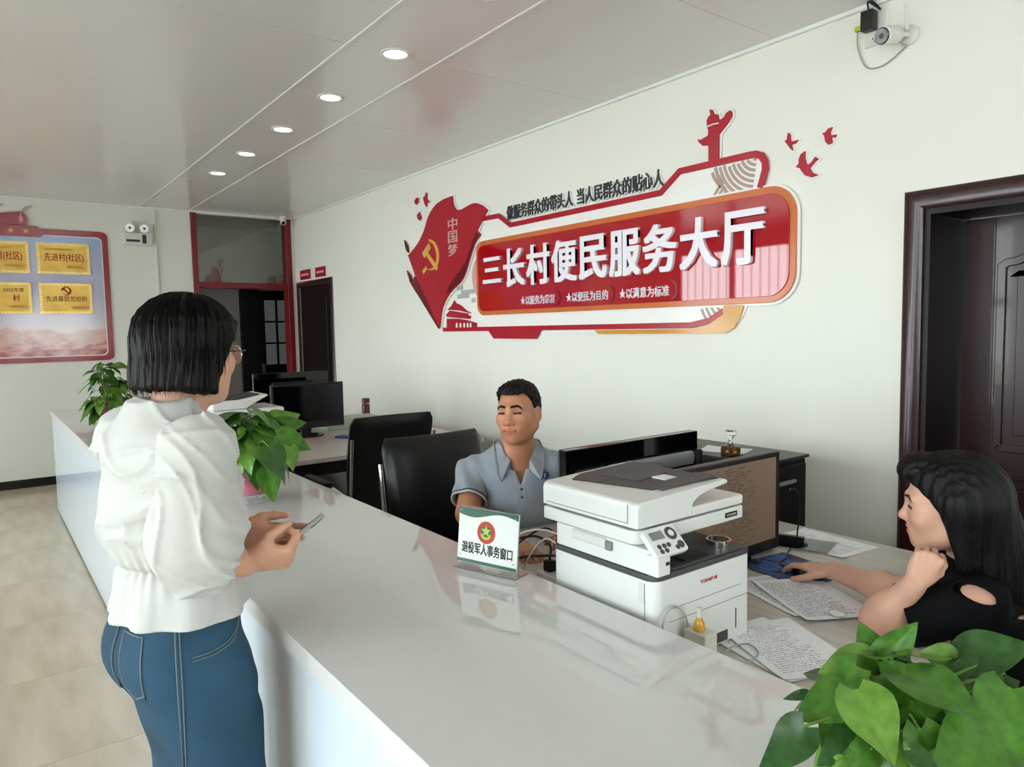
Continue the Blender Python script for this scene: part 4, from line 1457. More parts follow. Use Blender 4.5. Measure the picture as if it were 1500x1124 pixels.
# the flat lid and the feeder with its raised tray
pprism('scanner_lid', rrect(SX0, PY0 + 0.193, SX1, SY1, [0.004, 0.006, 0.012, 0.008], 6), 1.0845, 1.108, 'plastic_white', 0.004)
fn = lambda u, v, d: (d, u, v)
prof = [(1.186, 1.0855), (1.186, 1.130), (1.190, 1.141), (1.200, 1.146), (1.30, 1.150), (1.512, 1.158), (1.516, 1.153), (1.512, 1.147), (1.44, 1.139), (1.405, 1.131), (1.386, 1.120), (1.378, 1.1085), (1.376, 1.0855)]
fd = MB().prism(prof, fn, SX0, SX1).build('document_feeder', 'plastic_white', pr, world=True, bevel=0.006, seg=3)
# seam of the feeder cover on the counter side
for lo, hi in (((SX0 + 0.015, 1.1845, 1.0945), (SX1 - 0.03, 1.1865, 1.0957)), ((SX1 - 0.031, 1.1845, 1.0945), (SX1 - 0.0298, 1.1865, 1.139))):
    pbox('cover_seam', lo, hi, 'lcd_grey', 0.0, fd)
# recessed input tray: dark floor, paper guides, white pad
tz = lambda y: 1.1505 + (y - 1.30) * 0.0377
vs = [(-1.415, 1.245, 1.1485), (-1.185, 1.300, 1.1505), (-1.145, 1.505, tz(1.505)), (-1.445, 1.505, tz(1.505)), (-1.445, 1.30, 1.1505)]
MB().add(vs + [(a, b_, c + 0.002) for a, b_, c in vs], [(4, 3, 2, 1, 0), (5, 6, 7, 8, 9)] + [(i, (i + 1) % 5, (i + 1) % 5 + 5, i + 5) for i in range(5)]).build('input_tray', 'plastic_darkgrey', fd, world=True)
vs = [(-1.40, 1.32, 1.1545), (-1.27, 1.34, 1.1550), (-1.27, 1.45, 1.163), (-1.33, 1.49, 1.170), (-1.42, 1.46, 1.168)]
MB().add(vs + [(a, b_, c - 0.004) for a, b_, c in vs], [(4, 3, 2, 1, 0), (5, 6, 7, 8, 9)] + [(i, (i + 1) % 5, (i + 1) % 5 + 5, i + 5) for i in range(5)]).build('paper_guide', 'plastic_grey', fd, world=True)
vs = [(-1.20, 1.315, 1.1545), (-1.165, 1.315, 1.1545), (-1.15, 1.50, 1.165), (-1.215, 1.50, 1.165)]
MB().add(vs + [(a, b_, c - 0.004) for a, b_, c in vs], [(3, 2, 1, 0), (4, 5, 6, 7)] + [(i, (i + 1) % 4, (i + 1) % 4 + 4, i + 4) for i in range(4)]).build('paper_guide', 'plastic_grey', fd, world=True)
pbox('white_pad', (-1.275, 1.392, 1.1555), (-1.225, 1.44, 1.1585), 'paper', 0.001, fd)
# control panel, tilted at the front left corner
TL, TR_, BR, BL = Vector((-1.112, 1.183, 1.088)), Vector((-1.112, 1.289, 1.088)), Vector((-1.062, 1.287, 1.037)), Vector((-1.062, 1.185, 1.037))
u_ = (TR_ - TL).normalized()
v_ = (TL - BL).normalized()
w_ = u_.cross(v_)
cpw, cph = (TR_ - TL).length, (TL - BL).length
PM = frame(BL, u_, v_)


def cfn(u, v, d):
    return tuple(PM @ Vector((u, v, d)))


cp = MB().prism(rrect(0, 0, cpw, cph, 0.008, 5), cfn, -0.014, 0.0).build('control_panel', 'plastic_white', pr, world=True, bevel=0.002)


def cpart(name, poly, mt, d1=0.0015):
    return MB().prism(poly, cfn, 0.0, d1).build(name, mt, cp, world=True)


circ = lambda cx, cy, r, n=18: [(cx + r * math.cos(2 * PI * k / n), cy + r * math.sin(2 * PI * k / n)) for k in range(n)]
cpart('display', [(0.014, 0.040), (0.055, 0.040), (0.055, 0.060), (0.014, 0.060)], 'lcd_grey')
cpart('dial', circ(0.080, 0.048, 0.0165), 'plastic_grey')
cpart('dial_centre', circ(0.080, 0.048, 0.008), 'plastic_white', 0.0025)
cpart('start_button', circ(0.090, 0.017, 0.0095), 'plastic_grey')
for bx_, by_ in ((0.022, 0.023), (0.038, 0.023), (0.053, 0.023), (0.022, 0.011), (0.038, 0.011), (0.075, 0.012)):
    cpart('button', circ(bx_, by_, 0.0058), 'plastic_grey')
pprism('panel_mount', rrect(-1.105, 1.187, -1.066, 1.232, 0.006, 4), 0.989, 1.036, 'plastic_white', 0.003)
pbox('panel_mount_mark', (-1.0662, 1.214, 1.012), (-1.0652, 1.226, 1.020), 'plastic_darkgrey', 0.0)
# front face: seams, drawer, grip
for z in (0.902, 0.872):
    pbox('drawer_seam', (PX1 - 0.0005, 1.235, z), (PX1 + 0.0006, 1.50 + (0.03 if z < 0.9 else 0), z + 0.0012), 'lcd_grey', 0.0, body)
pbox('drawer_slot', (PX1 - 0.0005, 1.480, 0.795), (PX1 + 0.0008, 1.484, 0.845), 'plastic_grey', 0.0, body)
pbox('drawer_grip', (PX1 - 0.0005, 1.385, 0.774), (PX1 + 0.001, 1.45, 0.800), 'plastic_grey', 0.001, body)
pbox('side_grip', (-1.122, PY0 - 0.0012, 0.92), (-1.104, PY0 + 0.0005, 0.968), 'plastic_offwhite', 0.0, body)
pbox('side_seam', (-1.1035, PY0 - 0.0012, 0.80), (-1.1025, PY0 + 0.0005, 0.968), 'lcd_grey', 0.0, body)
text_mesh('brand_lettering', 'TOSHAP NI', 'red_plastic', frame((PX1 + 0.0002, 1.345, 0.938), (0, 1, 0), (0, 0, 1)), width=0.062, height=0.0085, depth=0.0008, bold=0.015, parent=pr)
pl_ = pbox('model_plate', (SX1 + 0.0001, 1.505, 1.058), (SX1 + 0.0015, 1.553, 1.071), 'plastic_black', 0.0)
text_mesh('model_lettering', 'CM-6600F', 'plastic_offwhite', frame((SX1 + 0.0016, 1.510, 1.0615), (0, 1, 0), (0, 0, 1)), width=0.038, height=0.006, depth=0.0004, parent=pr)
for i, (a, b_) in enumerate(((PX0 + 0.03, PY0 + 0.03), (PX1 - 0.04, PY0 + 0.03), (PX0 + 0.03, PY1 - 0.03), (PX1 - 0.04, PY1 - 0.03))):
    MB().lathe([(0.012, 0.0), (0.012, 0.0045)], (a, b_, zb), 10).build('foot', 'plastic_black', pr, world=True)

# ring of clear tape lying on the printer deck
tr = MB().lathe([(0.026, 0), (0.031, 0), (0.031, 0.012), (0.026, 0.012), (0.026, 0)], n=28, cap=False).build('tape_ring', 'chrome', smooth=40)
tr.location = (-1.135, 1.492, 0.9935)
tag(tr, 'thin shiny metal ring lying on the printer deck', 'ring')

# ------------------------------------------------------------------ small things on the desk between counter and printer
t = thing('glue_bottle', 'amber glue bottle with pale nozzle standing in a cream box', 'bottle', (-1.03, 1.285, DESK_Z + 0.092))
MB().lathe([(0.0, 0), (0.012, 0), (0.013, 0.003), (0.013, 0.014), (0.008, 0.024), (0.0055, 0.03)], n=16, cap=False).build('bottle', 'amber_gel', t, smooth=50)
MB().lathe([(0.006, 0.03), (0.0055, 0.046), (0.0065, 0.047), (0.0065, 0.052), (0.0, 0.053)], n=14, cap=False).build('nozzle', 'cream_plastic', t, smooth=50)
o_ = MB().box((-0.03, -0.022, 0), (0.03, 0.022, 0.09)).build('cream_box', 'cream_plastic', bevel=0.003)
o_.location = (-1.03, 1.29, DESK_Z + 0.001)
tag(o_, 'small cream box under the glue bottle beside the printer', 'box')


def cable(name, pts, r, mt, label, n=6):
    o = MB().tube(catmull(pts, 8), r, 6).build(name, mt, smooth=60)
    return tag(o, label, 'cable')


Z = DESK_Z
cable('data_cable', [(-1.055, 1.235, Z + 0.004), (-1.058, 1.205, Z + 0.06), (-1.062, 1.20, Z + 0.12), (-1.062, 1.235, Z + 0.15), (-1.060, 1.272, Z + 0.12), (-1.058, 1.282, Z + 0.08)], 0.0022, 'cable_grey', 'thin grey cable looping up the printer front')
cable('data_cable', [(-0.975, 1.32, Z + 0.012), (-0.965, 1.36, Z + 0.012), (-0.975, 1.43, Z + 0.012), (-1.02, 1.46, Z + 0.012), (-1.04, 1.42, Z + 0.010), (-1.02, 1.36, Z + 0.010), (-0.97, 1.33, Z + 0.016), (-0.93, 1.35, Z + 0.014)], 0.0022, 'cable_grey', 'thin grey cable coiled on the printed sheet')
cable('white_cable', [(-1.44, 1.27, Z + 0.16), (-1.50, 1.27, Z + 0.18), (-1.60, 1.30, Z + 0.17), (-1.70, 1.32, Z + 0.09), (-1.74, 1.31, Z + 0.01), (-1.72, 1.26, Z + 0.004)], 0.003, 'cable_white', 'white cable arching from the printer back, nearer the sign stand')
cable('white_cable', [(-1.44, 1.31, Z + 0.11), (-1.52, 1.33, Z + 0.17), (-1.66, 1.35, Z + 0.175), (-1.80, 1.36, Z + 0.13), (-1.92, 1.36, Z + 0.05), (-1.98, 1.36, Z + 0.004)], 0.003, 'cable_white', 'long white cable arching across the man\'s desk')
cable('black_cable', [(-1.67, 1.375, Z + 0.076), (-1.70, 1.40, Z + 0.11), (-1.78, 1.40, Z + 0.12), (-1.85, 1.36, Z + 0.09), (-1.80, 1.33, Z + 0.06), (-1.72, 1.35, Z + 0.08), (-1.62, 1.40, Z + 0.09), (-1.56, 1.43, Z + 0.05), (-1.53, 1.46, Z + 0.006)], 0.0042, 'cable_black', 'thick black cable loop above the power strip')
cable('black_cable', [(-1.60, 1.375, Z + 0.076), (-1.63, 1.39, Z + 0.13), (-1.70, 1.40, Z + 0.16), (-1.76, 1.39, Z + 0.14), (-1.84, 1.37, Z + 0.08), (-1.93, 1.34, Z + 0.004)], 0.003, 'cable_black', 'thin black cable running from the power strip to the left')
cable('black_cable', [(-1.54, 1.375, Z + 0.076), (-1.51, 1.38, Z + 0.09), (-1.48, 1.40, Z + 0.06), (-1.47, 1.44, Z + 0.004)], 0.003, 'cable_black', 'short black cable behind the printer')
t = thing('power_strip', 'white power strip with black plugs behind the sign stand', 'power strip', (-1.60, 1.375, Z))
MB().box((-1.70, 1.345, Z + 0.001), (-1.50, 1.405, Z + 0.040)).build('strip_body', 'plastic_white', t, world=True, bevel=0.005)
for x_ in (-1.67, -1.60, -1.54):
    MB().box((x_ - 0.015, 1.360, Z + 0.0405), (x_ + 0.015, 1.390, Z + 0.074)).build('plug', 'plastic_black', t, world=True, bevel=0.004)
cable('monitor_cable', [(-1.385, 2.20, Z + 0.22), (-1.375, 2.235, Z + 0.21), (-1.37, 2.245, Z + 0.15), (-1.375, 2.24, Z + 0.07), (-1.39, 2.26, Z + 0.012)], 0.0028, 'cable_black', 'black cable bending down beside the right monitor')

# ------------------------------------------------------------------ acrylic sign stand on the counter
mat('stand_white', '#f2f4f2', rough=0.25, var=0.01)
mat('stand_green', '#3f6a5c', rough=0.3, var=0.05)
mat('emblem_red', '#c8402c', rough=0.3)
mat('emblem_yellow', '#c9d24e', rough=0.3)
mat('ink_black', '#23272c', rough=0.5)
a3, b3 = atz(669, 829, COUNTER_Z), atz(757, 849, COUNTER_Z)
ux = Vector((b3[0] - a3[0], b3[1] - a3[1], 0))
SWd = ux.length
ux.normalize()
nrm = Vector((ux.y, -ux.x, 0))                       # towards the visitor side
ss = thing('sign_stand', 'clear acrylic desk sign with red emblem, green bands and black lettering', 'sign', (a3[0] + ux.x * SWd / 2, a3[1] + ux.y * SWd / 2, COUNTER_Z))
tiltv = (Vector((0, 0, 1)) - nrm * 0.12).normalized()
SM = frame(Vector((a3[0], a3[1], COUNTER_Z + 0.012)), ux, tiltv)
SH = 0.155


def sfn(u, v, d):
    return tuple(SM @ Vector((u, v, d)))


def spart(name, poly, mt, d0, d1):
    return MB().prism(poly, sfn, d0, d1).build(name, mt, ss, world=True)


spart('acrylic_sheet', [(0, -0.008), (SWd, -0.008), (SWd, SH), (0, SH)], 'acrylic', -0.006, -0.004)
spart('card', [(0.002, 0.004), (SWd - 0.002, 0.004), (SWd - 0.002, SH - 0.002), (0.002, SH - 0.002)], 'stand_white', -0.0035, 0.0)
tp = [(0.002, SH - 0.002)] + [(0.002 + (SWd - 0.004) * k / 20, SH - 0.020 - 0.0075 * math.sin(2 * PI * k / 20 * 1.05) + 0.004 * k / 20) for k in range(21)] + [(SWd - 0.002, SH - 0.002)]
spart('green_wave', tp, 'stand_green', 0.0, 0.0008)
spart('green_band', [(0.002, 0.005), (SWd - 0.002, 0.005), (SWd - 0.002, 0.014), (0.002, 0.014)], 'stand_green', 0.0, 0.0008)
ec = (SWd * 0.48, SH * 0.60)
er = 0.030
spart('emblem_ring', circ(ec[0], ec[1], er, 28), 'emblem_red', 0.0, 0.0009)
spart('emblem_disc', circ(ec[0], ec[1], er * 0.62, 24), 'stand_green', 0.0009, 0.0013)
spart('emblem_star', [(ec[0] + q[0], ec[1] + q[1]) for q in star(0, 0.004, er * 0.55)], 'emblem_yellow', 0.0013, 0.0018)
spart('emblem_wreath', stroke([(ec[0] + er * 0.5 * math.cos(a), ec[1] - 0.002 + er * 0.46 * math.sin(a)) for a in [PI * (1.05 + 0.9 * k / 12) for k in range(13)]], 0.006), 'emblem_yellow', 0.0013, 0.0019)
text_mesh('sign_lettering', '退役军人事务窗口', 'ink_black', SM @ frame((SWd * 0.08, SH * 0.20, 0.0), (1, 0, 0), (0, 1, 0)), width=SWd * 0.84, height=0.031, depth=0.0008, bold=0.026, parent=ss)
for cx_, cy_ in ((0.010, SH - 0.010), (SWd - 0.012, SH - 0.014), (0.012, 0.024), (SWd - 0.012, 0.024)):
    spart('rivet', circ(cx_, cy_, 0.002, 10), 'dull_steel', 0.0008, 0.002)
q0 = Vector((a3[0], a3[1], COUNTER_Z))
pts_ = [q0 - ux * 0.004 - nrm * 0.05, q0 + ux * (SWd + 0.004) - nrm * 0.05, q0 + ux * (SWd + 0.004) + nrm * 0.012, q0 - ux * 0.004 + nrm * 0.012]
MB().add([tuple(p + Vector((0, 0, h_))) for h_ in (0.0005, 0.0035) for p in pts_], [(3, 2, 1, 0), (4, 5, 6, 7), (0, 1, 5, 4), (1, 2, 6, 5), (2, 3, 7, 6), (3, 0, 4, 7)]).build('foot_plate', 'acrylic', ss, world=True)

# ------------------------------------------------------------------ second printer, thermos and odds on the far desk
p2 = thing('printer', 'smaller white printer on the far desk behind the leafy plant', 'printer', (-4.9, 1.42, Z), 0.0)
X0, X1, Y0_, Y1_ = -5.20, -4.80, 1.20, 1.66


def p2box(name, lo, hi, mt, bevel=0.006):
    return MB().box(lo, hi).build(name, mt, p2, world=True, bevel=bevel, seg=3)


p2box('body', (X0, Y0_, Z + 0.003), (X1, Y1_, Z + 0.24), 'plastic_white', 0.012)
p2box('output_recess', (X1 - 0.02, Y0_ + 0.05, Z + 0.155), (X1 + 0.002, Y1_ - 0.04, Z + 0.185), 'plastic_black', 0.004)
p2box('front_vent', (X1 - 0.01, Y0_ + 0.09, Z + 0.075), (X1 + 0.0015, Y0_ + 0.27, Z + 0.125), 'plastic_grey', 0.004)
p2box('scanner_lid', (X0, Y0_, Z + 0.245), (X1 - 0.01, Y1_, Z + 0.285), 'plastic_white', 0.012)
MB().prism([(Y0_ + 0.01, Z + 0.286), (Y0_ + 0.01, Z + 0.33), (Y0_ + 0.04, Z + 0.345), (Y0_ + 0.18, Z + 0.345), (Y1_ - 0.10, Z + 0.375), (Y1_ - 0.09, Z + 0.365), (Y0_ + 0.24, Z + 0.300), (Y0_ + 0.22, Z + 0.286)], fn, X0 + 0.02, X1 - 0.05).build('document_feeder', 'plastic_white', p2, world=True, bevel=0.006)
MB().prism([(Y0_ + 0.06, Z + 0.347), (Y0_ + 0.18, Z + 0.347), (Y1_ - 0.14, Z + 0.372), (Y1_ - 0.14, Z + 0.376), (Y0_ + 0.18, Z + 0.352), (Y0_ + 0.06, Z + 0.350)], fn, X0 + 0.06, X1 - 0.09).build('input_tray', 'plastic_darkgrey', p2, world=True)
th = thing('thermos_flask', 'slim maroon thermos flask on the far desk by the wall', 'flask', (-5.80, 2.72, Z))
MB().lathe([(0.0, 0.0005), (0.033, 0.0005), (0.034, 0.004), (0.034, 0.145), (0.031, 0.150)], n=24, cap=False).build('flask_body', 'maroon_enamel', th, smooth=40)
MB().lathe([(0.0315, 0.150), (0.0315, 0.156)], n=24, cap=False).build('steel_band', 'chrome', th, smooth=40)
MB().lathe([(0.031, 0.156), (0.034, 0.158), (0.034, 0.194), (0.031, 0.198), (0.0, 0.198)], n=24, cap=False).build('cap', 'maroon_enamel', th, smooth=40)
o_ = MB().box((-0.10, -0.22, 0), (0.10, 0.22, 0.09)).build('document_box', mat('mint_card', '#b9c9b4', rough=0.6, var=0.15, scale=12), bevel=0.004)
o_.location = (-5.50, 2.42, Z + 0.001)
tag(o_, 'pale green paper stack on the far desk behind the near monitor', 'box')
o_ = MB().prism(rrect(-0.07, -0.05, 0.07, 0.05, 0.01), lambda u, v, d: (u, v, d), 0, 0.012).build('blue_folder', mat('blue_card', '#2b4fa0', rough=0.5))
o_.location = (-4.98, 2.17, Z + 0.001)
o_.rotation_euler = (0, 0, 0.5)
tag(o_, 'small blue booklet on the far desk beside the empty chair', 'booklet')

# ------------------------------------------------------------------ wall cameras, emergency lamp, conduit, room plates
mat('device_white', '#e0dfd8', rough=0.35, var=0.03)
mat('sticker_yellow', '#b7c62c', rough=0.5)


def wallpt(x, y, d=0.0):
    p = aty(x, y, WALL_Y)
    s_ = (WALL_Y - d) / WALL_Y
    return (p[0], WALL_Y - d, p[2])


so = wallpt(1283, 52)
t = thing('wall_socket', 'white wall socket plate below the ceiling beside the camera', 'socket', so)
MB().box((so[0] - 0.045, WALL_Y - 0.010, so[2] - 0.045), (so[0] + 0.045, WALL_Y - 0.0005, so[2] + 0.045)).build('socket_plate', 'device_white', t, world=True, bevel=0.003)
for dx_, dz_ in ((-0.008, -0.014), (0.008, -0.014), (0.0, -0.028)):
    MB().box((so[0] + dx_ - 0.002, WALL_Y - 0.0112, so[2] + dz_ - 0.005), (so[0] + dx_ + 0.002, WALL_Y - 0.0098, so[2] + dz_ + 0.005)).build('socket_hole', 'plastic_black', t, world=True)
ad = wallpt(1279, 33)
t = thing('power_adapter', 'black power adapter plugged into the wall socket near the ceiling', 'adapter', (ad[0], WALL_Y - 0.011, ad[2]))
MB().box((ad[0] - 0.028, WALL_Y - 0.062, ad[2] - 0.045), (ad[0] + 0.028, WALL_Y - 0.0115, ad[2] + 0.040)).build('adapter_body', 'plastic_black', t, world=True, bevel=0.006)
MB().tube(catmull([(ad[0], WALL_Y - 0.04, ad[2] + 0.04), (ad[0] - 0.005, WALL_Y - 0.04, ad[2] + 0.08), (ad[0] + 0.03, WALL_Y - 0.04, ad[2] + 0.05), (ad[0] + 0.05, WALL_Y - 0.035, ad[2] + 0.03), (ad[0] + 0.03, WALL_Y - 0.04, ad[2] + 0.06), (ad[0], WALL_Y - 0.04, ad[2] + 0.09)], 5), 0.004, 6).build('adapter_cord', 'cable_black', t, world=True, smooth=60)
MB().box((ad[0] - 0.065, WALL_Y - 0.04, ad[2] - 0.03), (ad[0] - 0.03, WALL_Y - 0.02, ad[2] - 0.008)).build('yellow_tag', 'sticker_yellow', t, world=True, bevel=0.003)
cmx = wallpt(1305, 59)
t = thing('security_camera', 'white bullet security camera with dark lens high on the sign wall', 'camera', wallpt(1330, 53))
bs = wallpt(1333, 52)
MB().lathe([(0.042, 0), (0.042, 0.012), (0.03, 0.02), (0.0, 0.02)], (bs[0], WALL_Y - 0.0005, bs[2]), 20, (0, -1, 0)).build('mount_base', 'device_white', t, world=True, smooth=40)
MB().tube([(bs[0], WALL_Y - 0.018, bs[2]), (bs[0] - 0.03, WALL_Y - 0.06, bs[2] - 0.0)], 0.012, 10).build('mount_arm', 'device_white', t, world=True, smooth=60)
d_ = Vector((-0.15, -0.96, -0.22)).normalized()
c0 = Vector((bs[0] - 0.03, WALL_Y - 0.06, bs[2])) - d_ * 0.01
MB().lathe([(0.0, 0), (0.034, 0.004), (0.038, 0.015), (0.038, 0.10), (0.034, 0.104)], tuple(c0), 24, tuple(d_)).build('camera_body', 'device_white', t, world=True, smooth=40)
MB().lathe([(0.034, 0.1045), (0.030, 0.108), (0.0, 0.108)], tuple(c0), 24, tuple(d_), cap=False).build('lens_face', 'gloss_black', t, world=True, smooth=40)
MB().lathe([(0.011, 0.1085), (0.009, 0.112), (0.0, 0.113)], tuple(c0), 16, tuple(d_), cap=False).build('lens', 'plastic_grey', t, world=True, smooth=40)
for dx_ in (-0.028, 0.05):
    MB().tube([(bs[0] - 0.03 + dx_, WALL_Y - 0.07, bs[2] + 0.0), (bs[0] - 0.04 + dx_, WALL_Y - 0.07, bs[2] + 0.115)], [0.007, 0.006], 8).build('antenna', 'device_white', t, world=True, smooth=60)
cable('camera_cable', [(ad[0] - 0.055, WALL_Y - 0.03, ad[2] - 0.03), (ad[0] - 0.06, WALL_Y - 0.012, ad[2] - 0.10), (ad[0] - 0.02, WALL_Y - 0.01, ad[2] - 0.19), (ad[0] + 0.06, WALL_Y - 0.01, ad[2] - 0.20), (ad[0] + 0.15, WALL_Y - 0.012, ad[2] - 0.15), (bs[0] - 0.02, WALL_Y - 0.03, bs[2] - 0.042)], 0.0035, 'cable_grey', 'grey cable hanging in a loop under the security camera')
# dome camera in the far corner
t = thing('dome_camera', 'small white camera in the far ceiling corner above the red frame', 'camera', (END_X + 0.06, 3.12, CEIL - 0.07))
MB().lathe([(0.045, 0), (0.05, -0.02), (0.04, -0.05), (0.0, -0.055)], (END_X + 0.07, 3.12, CEIL - 0.0025), 20, cap=False).build('camera_base', 'device_white', t, world=True, smooth=50)
MB().sphere((END_X + 0.09, 3.12, CEIL - 0.075), 0.036, 16, 10).build('camera_ball', 'device_white', t, world=True, smooth=60)
MB().lathe([(0.022, 0.028), (0.02, 0.036), (0.0, 0.037)], (END_X + 0.09, 3.12, CEIL - 0.075), 16, (0.9, -0.35, -0.4), cap=False).build('lens', 'gloss_black', t, world=True)
# emergency lamp
e0, e1 = EW(180, 341), EW(222, 357)
ey0, ey1, ez0, ez1 = e0[0], e1[0], EW(200, 360)[1], EW(200, 342)[1]
t = thing('emergency_lamp', 'white twin-head emergency lamp box on the far wall', 'lamp', (END_X, (ey0 + ey1) / 2, ez0))
MB().box((END_X + 0.0005, ey0, ez0), (END_X + 0.055, ey1, ez1)).build('lamp_box', 'device_white', t, world=True, bevel=0.008)
MB().box((END_X + 0.055, ey0 + 0.02, ez0 + 0.035), (END_X + 0.057, ey0 + 0.155, ez0 + 0.06)).build('dark_label', 'plastic_darkgrey', t, world=True)
MB().box((END_X + 0.055, ey1 - 0.10, ez0 + 0.02), (END_X + 0.058, ey1 - 0.06, ez1 - 0.02)).build('indicator_panel', 'plastic_darkgrey', t, world=True)
for fy in (0.28, 0.72):
    y_ = ey0 + (ey1 - ey0) * fy + (-0.02 if fy < 0.5 else -0.0)
    MB().lathe([(0.02, 0.0), (0.048, 0.025), (0.052, 0.05), (0.046, 0.052)], (END_X + 0.02, y_, ez1 + 0.055), 22, (1, 0, -0.15)).build('lamp_head', 'device_white', t, world=True, smooth=50)
    MB().lathe([(0.0, 0.0525), (0.044, 0.0525), (0.044, 0.05)], (END_X + 0.02, y_, ez1 + 0.055), 22, (1, 0, -0.15), cap=False).build('reflector', 'chrome', t, world=True, smooth=50)
    MB().lathe([(0.014, 0.053), (0.01, 0.058), (0.0, 0.06)], (END_X + 0.02, y_, ez1 + 0.055), 14, (1, 0, -0.15), cap=False).build('bulb', 'plastic_grey', t, world=True, smooth=50)
MB().box((END_X + 0.0005, (ey0 + ey1) / 2 - 0.05, ez1 + 0.02), (END_X + 0.014, (ey0 + ey1) / 2 + 0.035, ez1 + 0.14)).build('socket_plate', 'cream_plastic', t, world=True, bevel=0.003)
y_ = EW(226, 310)[0]
o_ = MB().box((END_X + 0.0005, y_ - 0.009, 1.0), (END_X + 0.016, y_ + 0.009, CEIL - 0.024)).build('cable_duct', 'device_white', bevel=0.003)
tag(o_, 'white vertical cable duct on the far wall beside the emergency lamp', 'cable duct')
# red room plates above the far door
for k, (xa, xb) in enumerate(((441, 455), (463, 477.5))):
    a_, b_ = aty(xa, 402, WALL_Y), aty(xb, 399, WALL_Y)
    z0_, z1_ = 2.185, 2.30
    t = thing('room_plate', ['small red door plate nearer the corner above the dark door', 'small red door plate right of its twin above the dark door'][k], 'sign', ((a_[0] + b_[0]) / 2, WALL_Y, z0_), group='red room plates above the far door')
    MB().box((a_[0], WALL_Y - 0.012, z0_), (b_[0], WALL_Y - 0.0005, z1_)).build('plate', 'sign_red_flat', t, world=True, bevel=0.002)
    MB().box((a_[0] + 0.04, WALL_Y - 0.0135, (z0_ + z1_) / 2 - 0.012), (b_[0] - 0.04, WALL_Y - 0.012, (z0_ + z1_) / 2 + 0.012)).build('plate_line', 'sign_pink', t, world=True)
# ------------------------------------------------------------------ pothos plants
mat('leaf_green', '#4c7a2a', rough=0.3, col2='#2f5719', scale=5.0, bump=0.05, bscale=30, detail=4, spec=0.45, attr='vein')
mat('leaf_light', '#6f9440', rough=0.3, col2='#4d7a2a', scale=5.0, bump=0.05, bscale=30, detail=4, spec=0.45, attr='vein')
mat('leaf_dark', '#34592a', rough=0.28, col2='#1f3f1a', scale=5.0, bump=0.05, bscale=30, detail=4, spec=0.45, attr='vein')
mat('stem_green', '#6d8f3a', rough=0.5, var=0.15)
mat('pot_pink', '#d06b84', rough=0.35, var=0.05)
mat('soil', '#2b2019', rough=0.95, var=0.4, scale=40)
for k_ in ('leaf_green', 'leaf_light', 'leaf_dark'):
    M[k_].node_tree.nodes['Principled BSDF'].inputs['Subsurface Weight'].default_value = 0.0


def leaf_mesh(mt, droop, fold, wav, width, seed, tipk=1.0):
    """heart shaped leaf, petiole joint at origin, tip at +Y (length 1)"""
    rg = random.Random(seed)
    nu, nv = 9, 13
    vs, fs, vein = [], [], []
    ph = rg.random() * 6
    for j in range(nv):
        t = j / (nv - 1)
        # half width profile: lobes at the base, drawn-out tip
        wv = width * (math.sin(PI * min(1, t * 0.97 + 0.03) ** 0.62)) ** 0.85 * (1 - 0.25 * t) if t < 1 else 0.0
        wv = max(wv, 0.0)
        for i in range(nu):
            u = i / (nu - 1) * 2 - 1
            x = u * wv
            back = -0.13 * (abs(u) ** 1.5) * (1 - t) ** 3
            y = t + back
            z = fold * abs(x) - 0.35 * fold * x * x / max(width, 0.1) - droop * t * t + wav * math.sin(t * 7 + ph + (2 if u > 0 else 0)) * abs(u) ** 2 * wv * 2
            vs.append((x, y * (1 - 0.12 * droop * t), z))
            v_ = 1.0 + 0.18 * math.exp(-(u / 0.12) ** 2) - 0.06 * abs(math.sin((t + abs(u) * 0.35) * 16)) ** 6 + 0.04 * rg.random()
            vein.append(v_)
    for j in range(nv - 1):
        for i in range(nu - 1):
            a = j * nu + i
            fs.append((a, a + 1, a + nu + 1, a + nu))
    me = MB().add(vs, fs).mesh('leaf', mt)
    at = me.color_attributes.new('vein', 'FLOAT_COLOR', 'POINT')
    at.data.foreach_set('color', np.array([[v, v, v * 0.9, 1] for v in vein], dtype=np.float32).ravel())
    for p in me.polygons:
        p.use_smooth = True
    return me


LEAVES = []
for q, (mt, dr_, fo, wa, wd) in enumerate((('leaf_green', 0.20, 0.16, 0.05, 0.40), ('leaf_green', 0.42, 0.22, 0.07, 0.37), ('leaf_light', 0.15, 0.20, 0.06, 0.40), ('leaf_dark', 0.30, 0.14, 0.05, 0.39), ('leaf_light', 0.38, 0.14, 0.08, 0.35), ('leaf_green', 0.05, 0.30, 0.04, 0.36), ('leaf_dark', 0.12, 0.18, 0.06, 0.42))):
    LEAVES.append(leaf_mesh(mt, dr_, fo, wa, wd, q))


def put_leaf(plant, base, tip, k, nrm_hint=(0, 0, 1), wk=1.0):
    b, t_ = Vector(base), Vector(tip)
    y = (t_ - b)
    L_ = y.length
    y.normalize()
    z = Vector(nrm_hint)
    z = z - y * z.dot(y)
    if z.length < 1e-4:
        z = y.orthogonal()
    z.normalize()
    x = y.cross(z)
    o = bpy.data.objects.new('leaf', LEAVES[k])
    COL.objects.link(o)
    o.parent = plant
    mw = Matrix(((x.x * L_ * wk, y.x * L_, z.x * L_, b.x), (x.y * L_ * wk, y.y * L_, z.y * L_, b.y), (x.z * L_ * wk, y.z * L_, z.z * L_, b.z), (0, 0, 0, 1)))
    o.matrix_local = parent_matrix(plant).inverted() @ mw
    return o


